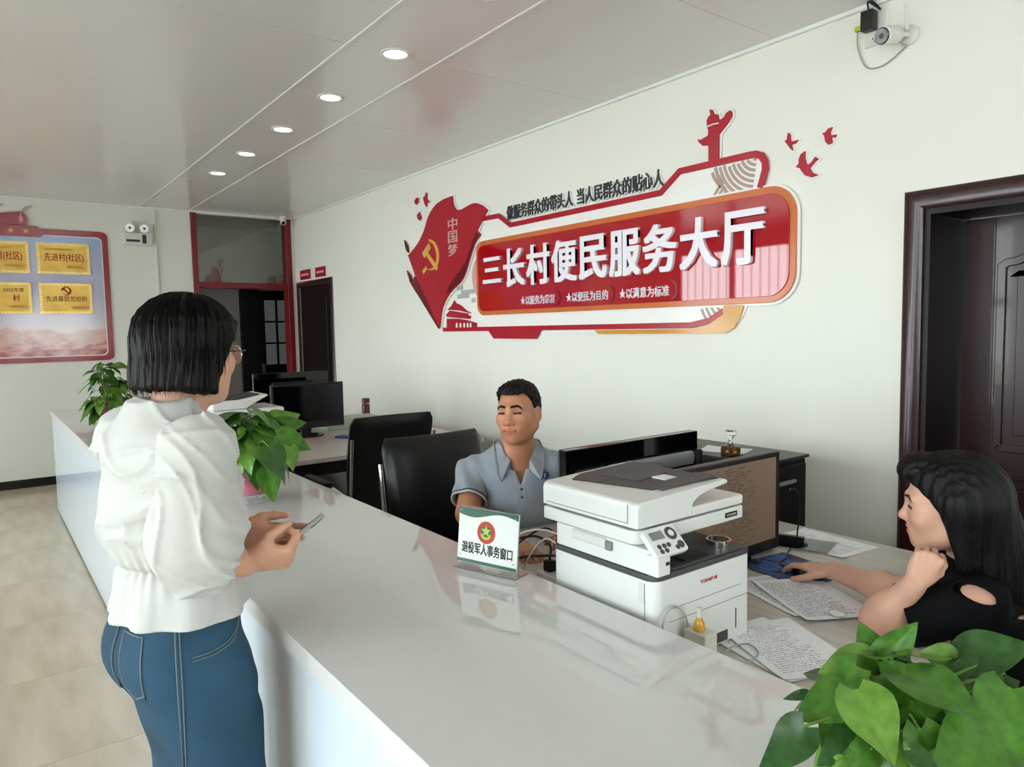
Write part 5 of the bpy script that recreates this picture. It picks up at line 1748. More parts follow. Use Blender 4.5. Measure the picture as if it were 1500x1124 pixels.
def put_stem(plant, root, base, sag=0.25):
    r, b = Vector(root), Vector(base)
    mid = r.lerp(b, 0.55) + Vector((0, 0, (b - r).length * sag))
    MB().tube(catmull([tuple(r), tuple(mid), tuple(b)], 4), [0.0028] * 6 + [0.002] * 3, 5).build('stem', 'stem_green', plant, world=True, smooth=60)


def random_foliage(plant, root, n, R, h0, h1, size, seed, hang=0.0, exclude=None):
    rg = random.Random(seed)
    ga = PI * (3 - math.sqrt(5))
    for i in range(n):
        a = i * ga + rg.uniform(-0.4, 0.4)
        q = (i + 0.5) / n
        rr = R * math.sqrt(q) * rg.uniform(0.75, 1.05)
        hh = h1 - (h1 - h0) * q ** 1.4 + rg.uniform(-0.03, 0.03)
        b = Vector((root[0] + rr * 0.62 * math.cos(a), root[1] + rr * 0.62 * math.sin(a), root[2] + hh))
        if rg.random() < hang:
            b.z -= rg.uniform(0.04, 0.14)
        pit = math.radians(rg.uniform(-12, 25) + 50 * q)
        s = size * rg.uniform(0.75, 1.15)
        o_ = Vector((math.cos(a + rg.uniform(-.5, .5)), math.sin(a + rg.uniform(-.5, .5)), 0))
        t_ = b + (o_ * math.cos(pit) - Vector((0, 0, 1)) * math.sin(pit)) * s
        t_.z = max(t_.z, COUNTER_Z + 0.035)
        if exclude and (exclude(b) or exclude(t_)):
            continue
        nh = (o_ * math.sin(pit) + Vector((0, 0, 1)) * math.cos(pit) + Vector((rg.uniform(-.35, .35), rg.uniform(-.35, .35), 0)))
        put_leaf(plant, b, t_, rg.randrange(len(LEAVES)), nh)
        put_stem(plant, (root[0] + rg.uniform(-.02, .02), root[1] + rg.uniform(-.02, .02), root[2]), b)


def pot(plant, loc, r, h, glass_base=True):
    z0 = 0.0
    if glass_base:
        MB().lathe([(r * 0.86, 0.001), (r * 0.9, 0.004), (r * 0.84, h * 0.2), (r * 0.92, h * 0.34), (r * 0.88, h * 0.34), (r * 0.80, h * 0.2), (r * 0.84, 0.006)], loc, 28, cap=False).build('clear_saucer', 'acrylic', plant, world=True, smooth=50)
        z0 = h * 0.22
    MB().lathe([(0.0, z0 + 0.002), (r * 0.72, z0 + 0.002), (r * 0.80, h * 0.4), (r * 0.95, h * 0.92), (r * 1.02, h * 0.95), (r * 1.02, h), (r * 0.94, h), (r * 0.9, h * 0.9), (r * 0.88, h * 0.88)], loc, 28, cap=False).build('pot', 'pot_pink', plant, world=True, smooth=50)
    MB().lathe([(0.0, h * 0.9), (r * 0.89, h * 0.89)], loc, 24, cap=False).build('soil', 'soil', plant, world=True)


# middle plant, behind the visitor
b2 = atz(369, 734, COUNTER_Z)
pl2 = thing('potted_pothos', 'leafy green pothos in a pink pot on the counter beside the visitor', 'plant', (b2[0], b2[1], COUNTER_Z), group='potted pothos on the counter')
L2 = (b2[0], b2[1], COUNTER_Z)
pot(pl2, L2, 0.068, 0.125)
random_foliage(pl2, (L2[0], L2[1], COUNTER_Z + 0.115), 58, 0.165, 0.04, 0.215, 0.125, 3)
dW = lambda x, y, w: Vector(ray(x, y) * w + np.array([0, 0, HC]))
for (bx_, by_, tx_, ty_, w1, w2, k_) in ((392, 688, 401, 736, 2.66, 2.60, 5), (405, 640, 455, 655, 2.75, 2.74, 0), (400, 628, 450, 618, 2.85, 2.9, 5), (425, 655, 428, 688, 2.7, 2.66, 4), (395, 655, 412, 698, 2.62, 2.56, 3), (398, 622, 442, 602, 2.85, 2.95, 2)):
    bb_, tt_ = dW(bx_, by_, w1), dW(tx_, ty_, w2)
    put_leaf(pl2, bb_, tt_, k_, (0.75, -0.35, 0.55))
    put_stem(pl2, (L2[0], L2[1], COUNTER_Z + 0.115), bb_)
# far plant at the end of the counter
b1 = (-5.86, 0.75)
pl1 = thing('potted_pothos', 'pothos in a pink pot at the far end of the counter', 'plant', (b1[0], b1[1], COUNTER_Z), group='potted pothos on the counter')
pot(pl1, (b1[0], b1[1], COUNTER_Z), 0.075, 0.19, glass_base=False)
random_foliage(pl1, (b1[0], b1[1], COUNTER_Z + 0.18), 62, 0.23, -0.06, 0.26, 0.13, 9, hang=0.3)
# near plant at the lower right
P3 = (-0.455, 0.985)
pl3 = thing('potted_pothos', 'big-leaved pothos in the foreground at the photographer\'s end of the counter', 'plant', (P3[0], P3[1], COUNTER_Z), group='potted pothos on the counter')
pot(pl3, (P3[0], P3[1], COUNTER_Z), 0.062, 0.085)
R3 = (P3[0], P3[1], COUNTER_Z + 0.078)
s_ = 0.28
big = [  # base, tip in close-up pixels, depths, leaf variant, width factor, normal hint
    (745, 365, 452, 348, 1.02, 0.98, 2, 1.0, (0.55, -0.25, 0.8)), (735, 345, 655, 110, 1.04, 1.05, 0, 1.1, (0.7, -0.6, 0.4)), (745, 330, 948, 112, 1.03, 1.02, 5, 0.9, (0.6, -0.6, 0.5)),
    (600, 490, 312, 598, 0.97, 0.94, 0, 0.95, (0.5, -0.3, 0.8)), (620, 470, 850, 850, 0.93, 0.86, 2, 1.15, (0.6, -0.35, 0.75)), (352, 655, 150, 930, 0.93, 0.90, 3, 0.95, (0.75, -0.6, 0.2)),
    (750, 385, 1095, 560, 0.99, 0.94, 0, 1.0, (0.5, -0.4, 0.75)), (1140, 325, 975, 262, 1.03, 1.02, 2, 1.15, (0.5, -0.5, 0.6)), (1165, 310, 1560, 215, 1.03, 0.98, 6, 0.95, (0.4, -0.4, 0.8)),
    (1400, 380, 1060, 400, 1.0, 0.99, 3, 0.85, (0.5, -0.4, 0.75)), (1390, 720, 1060, 900, 0.9, 0.85, 0, 1.2, (0.6, -0.4, 0.75)), (1430, 460, 1440, 920, 0.93, 0.86, 0, 1.1, (0.6, -0.7, 0.4)),
    (1330, 540, 1050, 650, 0.95, 0.91, 3, 0.9, (0.5, -0.4, 0.75)), (365, 488, 238, 515, 1.0, 1.0, 6, 0.55, (0.6, -0.5, 0.6)), (640, 700, 440, 840, 0.93, 0.90, 3, 1.0, (0.5, -0.4, 0.7)),
    (520, 850, 700, 900, 0.88, 0.86, 4, 1.0, (0.5, -0.3, 0.8)), (900, 780, 1080, 900, 0.87, 0.84, 3, 1.0, (0.5, -0.4, 0.75)), (600, 640, 470, 690, 0.97, 0.96, 3, 1.0, (0.5, -0.4, 0.7)),
    (1180, 480, 1330, 640, 0.97, 0.93, 0, 1.0, (0.5, -0.5, 0.7)), (900, 560, 1090, 740, 0.95, 0.90, 1, 0.9, (0.5, -0.4, 0.7)), (700, 780, 560, 900, 0.89, 0.86, 0, 0.9, (0.5, -0.4, 0.7)),
    (1230, 660, 1010, 820, 0.92, 0.88, 3, 1.0, (0.5, -0.4, 0.7)), (840, 450, 960, 330, 1.02, 1.03, 3, 0.9, (0.6, -0.5, 0.5)), (1280, 330, 1420, 440, 1.01, 0.97, 1, 0.9, (0.5, -0.5, 0.7)),
    (700, 560, 530, 560, 0.99, 0.98, 3, 0.9, (0.5, -0.4, 0.7)), (1100, 560, 900, 640, 0.97, 0.95, 6, 1.0, (0.5, -0.4, 0.7)), (1480, 560, 1330, 760, 0.95, 0.92, 3, 1.0, (0.5, -0.4, 0.7))]
for (bx_, by_, tx_, ty_, w1, w2, k_, wk, nh) in big:
    bb_, tt_ = dW(1080 + s_ * bx_, 880 + s_ * by_, w1), dW(1080 + s_ * tx_, 880 + s_ * ty_, w2)
    put_leaf(pl3, bb_, tt_, k_, nh, wk)
    put_stem(pl3, R3, bb_, 0.12)
random_foliage(pl3, R3, 26, 0.16, 0.0, 0.09, 0.10, 21)
# ------------------------------------------------------------------ implicit surfaces for bodies and clothes
I3 = np.eye(3)


def _rot(ax, deg):
    a = math.radians(deg)
    c, s = math.cos(a), math.sin(a)
    return np.array({'x': [[1, 0, 0], [0, c, -s], [0, s, c]], 'y': [[c, 0, s], [0, 1, 0], [-s, 0, c]], 'z': [[c, -s, 0], [s, c, 0], [0, 0, 1]]}[ax])


class Fr:
    """rigid frame with scale: local -> world"""
    def __init__(s, o=(0, 0, 0), R=I3, k=1.0):
        s.o, s.R, s.k = np.array(o, float), np.array(R, float), k

    def p(s, v):
        return s.o + s.R @ (np.array(v, float) * s.k)

    def inv(s, P):
        return ((np.asarray(P, float) - s.o) @ s.R) / s.k


W0 = Fr()


def E(c, r, k=0.02, R=I3, F=W0, mode=1):
    c_, R_, r_ = F.p(c), F.R @ np.array(R), np.array(r, float) * F.k

    def fn(x, y, z):
        dx, dy, dz_ = x - c_[0], y - c_[1], z - c_[2]
        q = [(R_[0, i] * dx + R_[1, i] * dy + R_[2, i] * dz_) for i in range(3)]
        k0 = np.sqrt(sum((q[i] / r_[i]) ** 2 for i in range(3)))
        k1 = np.sqrt(sum((q[i] / r_[i] ** 2) ** 2 for i in range(3)))
        return k0 * (k0 - 1) / np.maximum(k1, 1e-6)
    ext = np.sqrt(((R_ * r_) ** 2).sum(1))
    return (fn, c_ - ext, c_ + ext, k * F.k, mode)


def C(a, b, ra, rb=None, k=0.02, F=W0, mode=1, flat=None, fk=1.0):
    """tapered capsule; flat: direction whose thickness is divided by fk"""
    rb = ra if rb is None else rb
    A, B = F.p(a), F.p(b)
    ra, rb = ra * F.k, rb * F.k
    ba = B - A
    L2 = max(1e-9, ba @ ba)
    n = None
    if flat is not None:
        n = F.R @ np.array(flat, float)
        n = n / np.linalg.norm(n)

    def fn(x, y, z):
        px, py, pz = x - A[0], y - A[1], z - A[2]
        t = np.clip((px * ba[0] + py * ba[1] + pz * ba[2]) / L2, 0, 1)
        dx, dy, dz_ = px - t * ba[0], py - t * ba[1], pz - t * ba[2]
        if n is not None:
            s = (dx * n[0] + dy * n[1] + dz_ * n[2]) * (fk - 1)
            dx, dy, dz_ = dx + s * n[0], dy + s * n[1], dz_ + s * n[2]
        return np.sqrt(dx * dx + dy * dy + dz_ * dz_) - (ra + (rb - ra) * t)
    r = max(ra, rb)
    return (fn, np.minimum(A, B) - r, np.maximum(A, B) + r, k * F.k, mode)


def LOFT(secs, k=0.03, F=W0, mode=1, p=2.0):
    """stack of superellipses (z, cx, cy, rx, ry) along the local z axis"""
    S = np.array(catmull([tuple(s) for s in secs], 5))
    zz = S[:, 0]

    def fn(x, y, z):
        dx, dy, dz_ = x - F.o[0], y - F.o[1], z - F.o[2]
        q = [(F.R[0, i] * dx + F.R[1, i] * dy + F.R[2, i] * dz_) / F.k for i in range(3)]
        c = [np.interp(q[2], zz, S[:, j]) for j in range(1, 5)]
        u, v = np.abs((q[0] - c[0]) / c[2]), np.abs((q[1] - c[1]) / c[3])
        m = (u ** p + v ** p) ** (1 / p)
        d = (m - 1) * np.minimum(c[2], c[3])
        return np.maximum(d, np.maximum(zz[0] - q[2], q[2] - zz[-1])) * F.k
    pts = []
    for row in S:
        for sx in (-1, 1):
            for sy in (-1, 1):
                pts.append(F.p((row[1] + sx * row[3], row[2] + sy * row[4], row[0])))
    pts = np.array(pts)
    return (fn, pts.min(0), pts.max(0), k * F.k, mode)


def PLANE(o, n, k=0.0, mode=2):
    """cut away the side the normal points to"""
    o, n = np.array(o, float), np.array(n, float)
    n = n / np.linalg.norm(n)

    def fn(x, y, z):
        return (x - o[0]) * n[0] + (y - o[1]) * n[1] + (z - o[2]) * n[2]
    return (fn, None, None, k, mode)


def FN(fn, k=0.0, mode=2, lo=None, hi=None):
    return (fn, None if lo is None else np.array(lo, float), None if hi is None else np.array(hi, float), k, mode)


def sd_eval(ops, lo, hi, h):
    lo, hi = np.array(lo, float), np.array(hi, float)
    n = np.ceil((hi - lo) / h).astype(int) + 1
    ax = [lo[i] + h * np.arange(n[i]) for i in range(3)]
    D = np.full(tuple(n), 0.3)
    for fn, a, b, k, mode in ops:
        if a is None:
            sl = (slice(None),) * 3
        else:
            m = k + 0.035
            i0 = np.clip(np.floor((a - m - lo) / h).astype(int), 0, n)
            i1 = np.clip(np.ceil((b + m - lo) / h).astype(int) + 1, 0, n)
            if (i1 <= i0).any():
                continue
            sl = tuple(slice(i0[q], i1[q]) for q in range(3))
        x, y, z = ax[0][sl[0]][:, None, None], ax[1][sl[1]][None, :, None], ax[2][sl[2]][None, None, :]
        cur = D[sl]
        if mode == 3:                                  # displacement: fn(x, y, z) added to the distance
            D[sl] = cur + fn(x, y, z)
            continue
        if mode == 4:                                  # hollow shell of given thickness
            D[sl] = np.maximum(cur, -(cur + k))
            continue
        d = fn(x, y, z)
        if mode == 1:                                  # smooth union
            if k > 0:
                hh = np.maximum(k - np.abs(cur - d), 0) / k
                D[sl] = np.minimum(cur, d) - hh * hh * k * 0.25
            else:
                D[sl] = np.minimum(cur, d)
        else:                                          # 0 subtract, 2 intersect
            dd = -d if mode == 0 else d
            if k > 0:
                hh = np.maximum(k - np.abs(cur - dd), 0) / k
                D[sl] = np.maximum(cur, dd) + hh * hh * k * 0.25
            else:
                D[sl] = np.maximum(cur, dd)
    return D, lo


_CORN = np.array([[i, j, k] for i in (0, 1) for j in (0, 1) for k in (0, 1)])
_EDG = [(a, b) for a in range(8) for b in range(a + 1, 8) if np.abs(_CORN[a] - _CORN[b]).sum() == 1]


def nets(D, lo, h):
    n = np.array(D.shape)
    ins = D < 0
    cnt = np.zeros(tuple(n - 1), np.int8)
    for c in _CORN:
        cnt += ins[c[0]:n[0] - 1 + c[0], c[1]:n[1] - 1 + c[1], c[2]:n[2] - 1 + c[2]]
    cells = np.argwhere((cnt > 0) & (cnt < 8))
    if len(cells) == 0:
        return np.zeros((0, 3)), np.zeros((0, 4), int)
    vals = np.stack([D[cells[:, 0] + c[0], cells[:, 1] + c[1], cells[:, 2] + c[2]] for c in _CORN], 1)
    acc = np.zeros((len(cells), 3))
    num = np.zeros(len(cells))
    for a, b in _EDG:
        va, vb = vals[:, a], vals[:, b]
        m = (va < 0) != (vb < 0)
        t = np.where(m, va / np.where(m, va - vb, 1), 0)
        acc += np.where(m[:, None], _CORN[a] + t[:, None] * (_CORN[b] - _CORN[a]), 0)
        num += m
    V = lo + h * (cells + acc / num[:, None])
    idx = np.full(tuple(n - 1), -1, np.int64)
    idx[cells[:, 0], cells[:, 1], cells[:, 2]] = np.arange(len(cells))
    Q = []
    for ax in range(3):
        o1, o2 = [(1, 2), (2, 0), (0, 1)][ax]
        s0 = [slice(1, n[q] - 1) for q in range(3)]
        s0[ax] = slice(0, n[ax] - 1)
        s1 = list(s0)
        s1[ax] = slice(1, n[ax])
        A, B = ins[tuple(s0)], ins[tuple(s1)]
        e = np.argwhere(A != B)
        if len(e) == 0:
            continue
        flip = A[e[:, 0], e[:, 1], e[:, 2]]
        base = e + np.array([0 if q == ax else 1 for q in range(3)])
        q4 = []
        for d1, d2 in ((0, 0), (-1, 0), (-1, -1), (0, -1)):
            c = base.copy()
            c[:, o1] += d1
            c[:, o2] += d2
            q4.append(idx[c[:, 0], c[:, 1], c[:, 2]])
        q4 = np.stack(q4, 1)
        q4[~flip] = q4[~flip][:, ::-1]
        Q.append(q4)
    Q = np.concatenate(Q)
    return V, Q[(Q >= 0).all(1)]


def sd_mesh(ops, boxes):
    """boxes: (lo, hi, step[, keep]) -> merged vertices and quads"""
    VV, FF, o = [], [], 0
    for bx in boxes:
        D, lo = sd_eval(ops, bx[0], bx[1], bx[2])
        V, Q = nets(D, lo, bx[2])
        if len(bx) > 3:
            kp = bx[3](V)
            Q = Q[kp[Q].all(1)]
        VV.append(V)
        FF.append(Q + o)
        o += len(V)
    V, Q = np.concatenate(VV), np.concatenate(FF)
    used = np.zeros(len(V), bool)
    used[Q.ravel()] = True
    mp = np.cumsum(used) - 1
    return V[used], mp[Q]


def relax(V, Q, it=2, lam=0.5):
    a = np.concatenate([Q[:, 0], Q[:, 1], Q[:, 2], Q[:, 3]])
    b = np.concatenate([Q[:, 1], Q[:, 2], Q[:, 3], Q[:, 0]])
    for _ in range(it):
        s = np.zeros_like(V)
        c = np.zeros(len(V))
        np.add.at(s, a, V[b])
        np.add.at(s, b, V[a])
        np.add.at(c, a, 1)
        np.add.at(c, b, 1)
        V = V + lam * (s / np.maximum(c, 1)[:, None] - V)
    return V


def sd_object(name, ops, boxes, mats, parent, tint=None, smooth_it=1):
    V, Q = sd_mesh(ops, boxes)
    if smooth_it:
        V = relax(V, Q, smooth_it)
    loc = np.array(parent_matrix(parent).translation)
    me = bpy.data.meshes.new(name)
    me.vertices.add(len(V))
    me.vertices.foreach_set('co', (V - loc).astype(np.float32).ravel())
    me.loops.add(len(Q) * 4)
    me.loops.foreach_set('vertex_index', Q.astype(np.int32).ravel())
    me.polygons.add(len(Q))
    me.polygons.foreach_set('loop_start', np.arange(0, len(Q) * 4, 4, dtype=np.int32))
    me.polygons.foreach_set('loop_total', np.full(len(Q), 4, dtype=np.int32))
    me.polygons.foreach_set('use_smooth', np.ones(len(Q), bool))
    me.update(calc_edges=True)
    me.validate()
    if tint is not None:
        col = np.ones((len(V), 4), np.float32)
        col[:, :3] = tint(V)
        at = me.color_attributes.new('tint', 'FLOAT_COLOR', 'POINT')
        at.data.foreach_set('color', col.ravel())
    for m in (mats if isinstance(mats, (list, tuple)) else [mats]):
        me.materials.append(M[m])
    o = bpy.data.objects.new(name, me)
    COL.objects.link(o)
    o.parent = parent
    return o


_WN = RNG.normal(size=(24, 3))
_WP = RNG.uniform(0, 6.28, 24)


def wav(x, y, z, f, n=8, s=0):
    """smooth pseudo noise"""
    out = 0.0
    for i in range(n):
        k = _WN[(i + s) % 24] * f
        out = out + np.sin(k[0] * x + k[1] * y + k[2] * z + _WP[(i + s) % 24])
    return out / math.sqrt(n)


def sd_point(ops, P):
    P = np.asarray(P, float)
    return float(sd_eval(ops, P - 1e-6, P, 1e-3)[0][0, 0, 0])


def sd_project(ops, P, d, n=40):
    """march from P along d to the surface"""
    P, d = np.array(P, float), np.array(d, float)
    d = d / np.linalg.norm(d)
    for _ in range(n):
        s = sd_point(ops, P)
        if abs(s) < 4e-4:
            break
        P = P + d * max(min(s, 0.05), -0.02) * 0.8
    return P


# ------------------------------------------------------------------ anatomy helpers
def head_ops(F, male=True, mouth=0.0, smile=0.0):
    o = []
    a = o.append
    a(E((0, -0.018, 0.036), (0.075, 0.096, 0.086), 0.02, F=F))
    a(E((0, 0.026, -0.026), (0.062, 0.066, 0.082), 0.035, F=F))
    a(E((0, 0.022, -0.072), (0.052, 0.056, 0.040), 0.03, F=F))
    jw = 0.057 if male else 0.050
    ex = 0.0335 if male else 0.031
    mw = 1.28 if male else 1.0
    ng = 1.22 if male else 1.0
    for s in (-1, 1):
        a(C((s * jw, -0.012, -0.055), (s * 0.018, 0.062, -0.097), 0.022, 0.018, 0.03, F=F))
        a(E((s * 0.043, 0.055, -0.026), (0.024, 0.024, 0.024), 0.03, F=F))
        a(C((s * 0.010, 0.083, 0.021), (s * 0.046, 0.068, 0.024), 0.011 if male else 0.009, 0.010, 0.018, F=F))
    a(E((0, 0.067, -0.098), (0.022, 0.020, 0.017), 0.02, F=F))
    for s in (-1, 1):
        a(E((s * ex, 0.098, 0.002), (0.0175, 0.018, 0.0115), 0.014, F=F, mode=0))
        a(E((s * ex, 0.072, 0.001), (0.0165, 0.0145, 0.0125), 0.005, F=F))
        a(C((s * (ex - 0.013), 0.0855, -0.0005), (s * (ex + 0.0135), 0.077, 0.0), 0.0024, 0.0018, 0.002, F=F, mode=0))      # lid slit
        a(C((s * (ex - 0.012), 0.084, -0.011), (s * (ex + 0.011), 0.077, -0.010), 0.0035, 0.003, 0.006, F=F))               # lower lid
    a(C((0, 0.080, 0.010), (0, 0.100, -0.026), 0.0085 * ng, 0.0105 * ng, 0.012, F=F))
    a(E((0, 0.103, -0.031), (0.0125 * ng, 0.0115 * ng, 0.011 * ng), 0.008, F=F))
    for s in (-1, 1):
        a(E((s * 0.0125 * ng, 0.092, -0.035), (0.0085 * ng, 0.011, 0.0085 * ng), 0.006, F=F))
        a(E((s * 0.0065 * ng, 0.102, -0.0435), (0.0038, 0.005, 0.004), 0.003, F=F, mode=0))
        if male:
            a(C((s * 0.020, 0.086, -0.036), (s * 0.036, 0.070, -0.062), 0.0025, 0.002, 0.010, F=F, mode=0))                  # nasolabial fold
    # lips
    a(E((0, 0.078, -0.064), (0.030 * mw, 0.016, 0.020), 0.02, F=F))
    for s in (-1, 1):
        a(C((0, 0.0925, -0.0585), (s * 0.023 * mw, 0.079, -0.0635 + smile), 0.0052, 0.003, 0.006, F=F))
        a(C((0, 0.0905, -0.0715 - mouth), (s * 0.021 * mw, 0.079, -0.066 + smile - mouth * 0.4), 0.0062, 0.003, 0.006, F=F))
    a(C((-0.021 * mw, 0.086, -0.0645 - mouth * 0.5), (0.021 * mw, 0.086, -0.0645 - mouth * 0.5), 0.0016 + mouth * 0.5, 0.0016 + mouth * 0.3, 0.002, F=F, mode=0))
    a(C((-0.012 * mw, 0.097, -0.0647 - mouth * 0.5), (0.012 * mw, 0.097, -0.0647 - mouth * 0.5), 0.0016 + mouth * 0.45, None, 0.004, F=F, mode=0))
    for s in (-1, 1):
        Re = _rot('z', s * 18) @ _rot('x', -8)
        a(E((s * 0.079, -0.014, -0.008), (0.0085, 0.020, 0.032), 0.008, Re, F))
        a(E((s * 0.0875, -0.011, -0.005), (0.006, 0.011, 0.019), 0.004, Re, F, mode=0))
        a(E((s * 0.078, -0.006, -0.034), (0.007, 0.009, 0.010), 0.006, F=F))
    return o


def head_tint(F, V, brow=0.75, lip=(0.82, 0.55, 0.55), stub=0.0, blush=0.0, teeth=False, mouth=0.0, browz=0.0, ex0=0.031, mw=1.0):
    L_ = F.inv(V)
    x, y, z = np.abs(L_[:, 0]), L_[:, 1], L_[:, 2]
    c = np.ones((len(V), 3))
    front = y > 0.045

    def blend(w, col):
        w = np.clip(w, 0, 1)[:, None]
        c[:] = c * (1 - w) + np.array(col) * w
    cheek = np.exp(-(((x - 0.045) / 0.022) ** 2 + ((z + 0.03) / 0.022) ** 2)) * front
    blend(cheek * (0.25 + blush), (1.0, 0.78, 0.74))
    blend(np.exp(-((x / 0.016) ** 2 + ((z + 0.034) / 0.012) ** 2)) * (y > 0.085) * 0.35, (1.0, 0.76, 0.72))
    if stub:
        blend(np.exp(-((z + 0.085) / 0.028) ** 2) * (y > -0.01) * stub, (0.72, 0.68, 0.68))
    zb = 0.0255 + browz + 0.18 * (x - 0.012) - 3.4 * np.maximum(x - 0.034, 0) ** 1.35
    wb = np.exp(-((z - zb) / 0.0052) ** 4) * (x > 0.009) * (x < 0.053) * front
    blend(wb * brow, (0.16, 0.13, 0.12))
    ex = x - ex0
    slit = np.exp(-((z - 0.0002 - 0.002 * np.cos(ex * 90)) / 0.0042) ** 4) * (np.abs(ex) < 0.0155) * (y > 0.06)
    blend(slit * 0.97, (0.10, 0.075, 0.07))
    blend(np.exp(-((z - 0.008) / 0.0022) ** 2) * (np.abs(ex) < 0.014) * front * 0.35, (0.6, 0.48, 0.45))
    ul = np.exp(-((z + 0.0590 + x * 0.12) / 0.0052) ** 4) * (x < 0.024 * mw) * (y > 0.066)
    ll = np.exp(-((z + 0.0715 + mouth - x * 0.14) / 0.0062) ** 4) * (x < 0.022 * mw) * (y > 0.066)
    blend(np.maximum(ul, ll) * 0.9, lip)
    gap = np.exp(-((z + 0.0647 + mouth * 0.5) / (0.0022 + mouth * 0.4)) ** 4) * (x < 0.022 * mw) * (y > 0.06)
    blend(gap * 0.85, (0.34, 0.14, 0.13))
    if teeth:
        tt = np.exp(-((z + 0.0632) / (0.0020 + mouth * 0.18)) ** 4) * (x < 0.014) * (y > 0.055)
        blend(tt, (1.15, 1.25, 1.3))
    return c


def brows(F, head, parent, mt, sides=(-1, 1), ex=0.031, thick=1.0):
    """eyebrows and lash lines lying on the face"""
    fw = F.R[:, 1]
    for s in sides:
        pts = []
        for x in np.linspace(0.012, 0.052, 9):
            z = 0.0262 + 0.16 * (x - 0.012) - 3.4 * max(x - 0.036, 0) ** 1.35
            pts.append(sd_project(head, F.p((s * x, 0.14, z)), -fw, 25))
        n = len(pts)
        MB().tube(pts, [thick * F.k * (0.0022 + 0.0016 * math.sin(PI * min(1, (i + 2) / n))) for i in range(n - 1)] + [0.0008], 6).build('eyebrow', mt, parent, world=True, smooth=60)
        pts = [sd_project(head, F.p((s * x, 0.14, 0.0012 + 0.0022 * math.cos((x - ex) * 95))), -fw, 25) for x in np.linspace(ex - 0.0135, ex + 0.0145, 8)]
        MB().tube(pts, [0.0008] + [0.0017 * F.k] * 6 + [0.0007], 6).build('eyelash_line', mt, parent, world=True, smooth=60)


FING = [  # knuckle x (towards thumb), y, phalanx lengths, radius
    (0.028, 0.082, (0.040, 0.024, 0.020), 0.0088), (0.009, 0.086, (0.044, 0.028, 0.021), 0.0090),
    (-0.011, 0.083, (0.041, 0.026, 0.021), 0.0085), (-0.029, 0.075, (0.032, 0.019, 0.018), 0.0076)]


def hand_ops(o, X, Y, Z, curls, spread=(4, 0, -4, -9), thumb=((0.75, 0.62, -0.2), (0.45, 0.85, -0.25), (0.25, 0.95, -0.2)), k=1.0):
    """o wrist; X towards thumb, Y towards fingers, Z back of the hand (all world); curls per finger in degrees"""
    Y = np.array(Y, float) / np.linalg.norm(Y)
    Z = np.array(Z, float)
    Z = Z - Y * (Z @ Y)
    Z /= np.linalg.norm(Z)
    Xc = np.cross(Y, Z)
    X = Xc if Xc @ np.array(X, float) > 0 else -Xc
    F = Fr(o, np.stack([X, Y, Z], 1), k)
    ops = []
    ops.append(C((0, -0.02, 0), (0, 0.02, -0.001), 0.024, 0.025, 0.015, F, flat=(0, 0, 1), fk=1.45))
    ops.append(E((0.0, 0.048, -0.004), (0.038, 0.046, 0.0135), 0.015, F=F))
    ops.append(E((0.024, 0.034, -0.010), (0.016, 0.028, 0.013), 0.012, F=F))
    tips = []
    for fi, (kx, ky, ln, r) in enumerate(FING):
        ops.append(C((kx * 0.55, 0.02, 0.0), (kx, ky, 0.002), 0.0105, r + 0.0012, 0.010, F))
        cu = curls[fi]
        cum = 0
        p = np.array([kx, ky, 0.001])
        s = math.radians(spread[fi])
        for q in range(3):
            cum += cu[q]
            a = math.radians(cum)
            d = np.array([math.sin(s) * math.cos(a), math.cos(s) * math.cos(a), -math.sin(a)])
            p2 = p + d * ln[q]
            ops.append(C(p, p2, r - 0.0006 * q, r - 0.0006 * (q + 1) - (0.0008 if q == 2 else 0), 0.0035, F))
            p = p2
        tips.append((F.p(p), F.R @ d, F.R @ np.array([0, math.sin(a), math.cos(a)])))
    p = np.array([0.020, 0.016, -0.006])
    for q, (ln, r0, r1) in enumerate(((0.042, 0.0135, 0.0115), (0.030, 0.0108, 0.0098), (0.024, 0.0096, 0.0078))):
        d = np.array(thumb[q], float)
        d /= np.linalg.norm(d)
        p2 = p + d * ln
        ops.append(C(p, p2, r0, r1, 0.006 if q else 0.014, F))
        p = p2
    tips.append((F.p(p), F.R @ d, None))
    return ops, F, tips


def bbox_of(ops, pad=0.02):
    lo = np.min([o[1] for o in ops if o[1] is not None], 0) - pad
    hi = np.max([o[2] for o in ops if o[2] is not None], 0) + pad
    return lo, hi


def wp(x, y, w):
    return ray(x, y) * w + np.array([0, 0, HC])


def facing(deg, pitch=0, roll=0):
    """columns: right, forward, up for a person facing the world angle"""
    a = math.radians(deg)
    f = np.array([math.cos(a), math.sin(a), 0])
    r = np.array([math.sin(a), -math.cos(a), 0])
    R = np.stack([r, f, np.array([0, 0, 1.0])], 1)
    return R @ _rot('x', pitch) @ _rot('y', roll)


